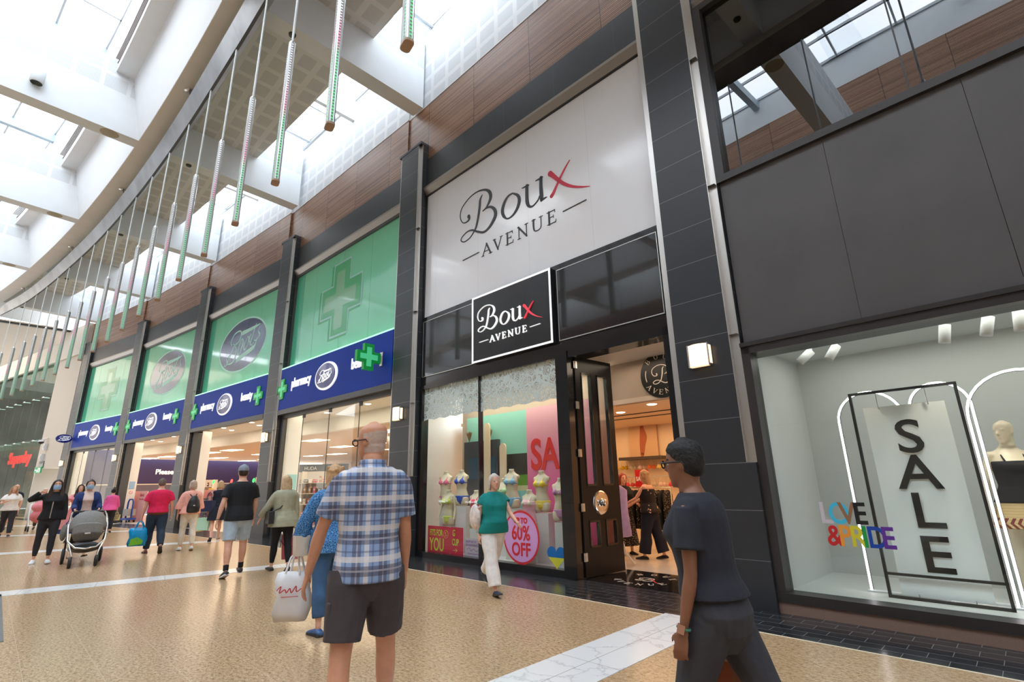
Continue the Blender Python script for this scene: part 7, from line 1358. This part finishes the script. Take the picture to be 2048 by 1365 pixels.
bkm = bk.mesh('shopping_basket', mat('basket_grey', (.07, .07, .075), .5)); rim = hb.mesh('rim', mat('basket_rim', (.32, .31, .3), .4))
for i in range(15):
    M = BAY[3] @ T3(.36, .72, .008 + i * .072); o = obj('shopping_basket', bkm, None, None, M, label=f'dark grey shopping basket, {ORD[i]} from the floor in the stack at the second green doorway', cat='basket', group='stacked shopping baskets'); obj('rim', rim, None, o)
e = E('basket_trolley', BAY[4] @ T3(.72, .55, .006) @ RZm(R(10)), label='royal blue basket trolley parked at the third green doorway', cat='trolley'); BT = mat('royal_blue_plastic', srgb(24, 62, 150), .4)
b = MB(); b.box(-.26, .26, -.2, .2, .12, .2); b.tube([(-.22, 0, .2), (-.2, 0, .9), (-.12, 0, 1.02), (.12, 0, 1.02), (.2, 0, .9), (.22, 0, .2)], .035, 8); obj('frame', b, BT, e)
for x, y in ((-.2, -.16), (.2, -.16), (-.2, .16), (.2, .16)): b = MB(); b.lathe([(0, -.02), (.055, -.02), (.055, .02), (0, .02)], 14, 0, T3(x, y, .06) @ Matrix.Rotation(R(90), 4, 'X')); obj('wheel', b, BLACKM, e)
b = MB(); b.box(-.2, .2, -.17, .17, .3, .6); obj('basket', b, mat('basket_clear', (.3, .28, .27), .4), e)
for i, (u, c, lab) in enumerate(((-4.8, (40, 220, 80), 'green lit, left'), (-2.8, (235, 60, 50), 'red lit, middle'), (-.6, (40, 220, 80), 'green lit, right'))):
    e = E('self_checkout', BAY[3] @ T3(u, 3.0, .006), label='self checkout with beacon, ' + lab + ' of the three behind the second green doorway', cat='checkout', group='self checkouts'); b = MB(); b.box(-.3, .3, -.2, .25, 0, .95); obj('kiosk', b, mat('kiosk_grey', (.45, .42, .4), .5), e); b = MB(); b.box(-.22, .22, -.05, .0, 1.0, 1.45); obj('screen', b, mat('kiosk_yellow', srgb(222, 180, 50), .5), e)
    b = MB(); b.tube([(.1, 0, .9), (.1, 0, 1.5), (.13, 0, 1.66)], .03, 8); obj('pole', b, WHITE, e); b = MB(); ell(b, Vector((.15, 0, 1.74)), Vector((.05, 0, 0)), Vector((0, .05, 0)), Vector((.03, 0, .09)), 10, 6); obj('beacon', b, mat('beacon_' + ('green' if c[1] > 100 else 'red'), srgb(*c), .4, emit=srgb(*c), es=2.5), e)
SHW = mat('shelf_white', (.72, .68, .62), .5); rnd = random.Random(11); pb_ = {}
PCOL = [(214, 90, 90), (236, 150, 120), (240, 210, 190), (90, 100, 150), (70, 70, 80), (230, 120, 150), (250, 240, 230), (190, 140, 90), (120, 160, 170), (220, 60, 60)]
for i, c in enumerate(PCOL):
    for j, (w, h) in enumerate(((.08, .16), (.12, .1), (.06, .2))): b = MB(); b.box(-w / 2, w / 2, -.05, .05, 0, h); b.box(-w / 2 - .001, w / 2 + .001, -.0515, -.05, h * .4, h * .7, 1); pb_[i * 3 + j] = b.mesh('boxed_product', [mat('product_%d' % i, srgb(*c), .5), SHW])
UN = [(2, -.9, 2.15), (2, .15, 1.75), (2, -3.2, 3.3), (2, -5.6, 4.6), (3, -1.6, 4.4), (4, -1.0, 4.2)]
UL = ['left of the pair nearest the first green window', 'right of the pair nearest the first green window', 'farther left behind the first green window', 'deepest behind the first green window', 'deep behind the second green doorway', 'deep behind the third green doorway']
for (k, u, v), ul in zip(UN, UL):
    Mu = BAY[k] @ T3(u, v, .006) @ RZm(R(42)); e = E('shelf_unit', Mu, label='white product shelf unit ' + ul, cat='shelf'); b = MB(); b.box(-.7, .7, .25, .29, 0, 1.9); b.box(-.72, -.7, -.15, .29, 0, 1.9); b.box(.7, .72, -.15, .29, 0, 1.9); obj('back_panel', b, SHW, e)
    for s_ in range(5):
        b = MB(); b.box(-.7, .7, -.15, .25, .2 + s_ * .33, .225 + s_ * .33); obj('shelf', b, SHW, e)
        for q in range(9 if k == 2 else 6): obj('boxed_product', pb_[rnd.randrange(30)], None, None, Mu @ T3(-.62 + q * (1.24 / (8 if k == 2 else 5)), -.04 + rnd.random() * .05, .2255 + s_ * .33), label='small boxed product on the shelf unit ' + ul, cat='product', group='boxed products on the unit ' + ul)
e = E('brand_board', BAY[2] @ T3(-.9, 2.15, 1.907) @ RZm(R(42)), label='black header board with white capital lettering over the product shelves', cat='sign'); b = MB(); b.box(-.8, .9, 0, .05, 0, .26); obj('board', b, BLACKM, e); text('board_text', 'HUDA', .17, WHITEV, e, T3(-.62, -.005, .07), depth=.004, sx=.9)
e = E('wall_poster', BAY[2] @ T3(.125, .5, 1.3) @ RZm(R(90)), label='small turquoise poster on the column inside the first green window', cat='poster'); b = MB(); b.box(0, .3, -.012, 0, 0, .5); obj('sheet', b, mat('turquoise_poster', srgb(120, 196, 200), .5), e)
e = E('wall_poster', BAY[4] @ T3(.122, .55, 1.5) @ RZm(R(90)), label='small pale blue notice on the white column in the third green doorway', cat='poster'); b = MB(); b.box(0, .22, -.01, 0, 0, .34); obj('sheet', b, mat('blue_notice', srgb(150, 186, 220), .5), e)
e = E('no_smoking_sign', BAY[4] @ T3(.122, .66, 1.34) @ RZm(R(90)) , label='round red and white prohibition sign under the blue notice', cat='sign'); b = MB(); b.ring(0, 0, .07, .07, -.008, 0, 0); obj('disc', b, WHITEV, e); b = MB(); b.ring(0, 0, .07, .07, -.01, -.008, 0, 28, (.055, .055)); b.stroke([(-.045, .045, .014), (.045, -.045, .014)], -.01, -.008, 0, 1); obj('red_ring', b, MATS['sticker_red'], e)
for i, (u, v) in enumerate(((.3, 3.2), (1.1, 3.4), (-.6, 3.8), (-1.6, 4.4), (.6, 4.8), (-2.6, 5.2), (1.9, 4.2))):
    e = E('track_spotlight', BAY[2] @ T3(u, v, 3.249), label=f'white cylinder spotlight, {ORD[i]} of those hung inside the first green shopfront', cat='spotlight', group='spotlights inside the long shop'); b = MB(); b.tube([(0, 0, 0), (0, 0, -.28)], .012, 6); obj('stem', b, SHW, e); b = MB(); b.lathe([(0, 0), (.06, 0), (.06, -.26), (.05, -.26), (.045, -.22), (0, -.22)], 16, 0, T3(0, 0, -.24) @ Matrix.Rotation(R(25), 4, 'X')); obj('housing', b, SHW, e)
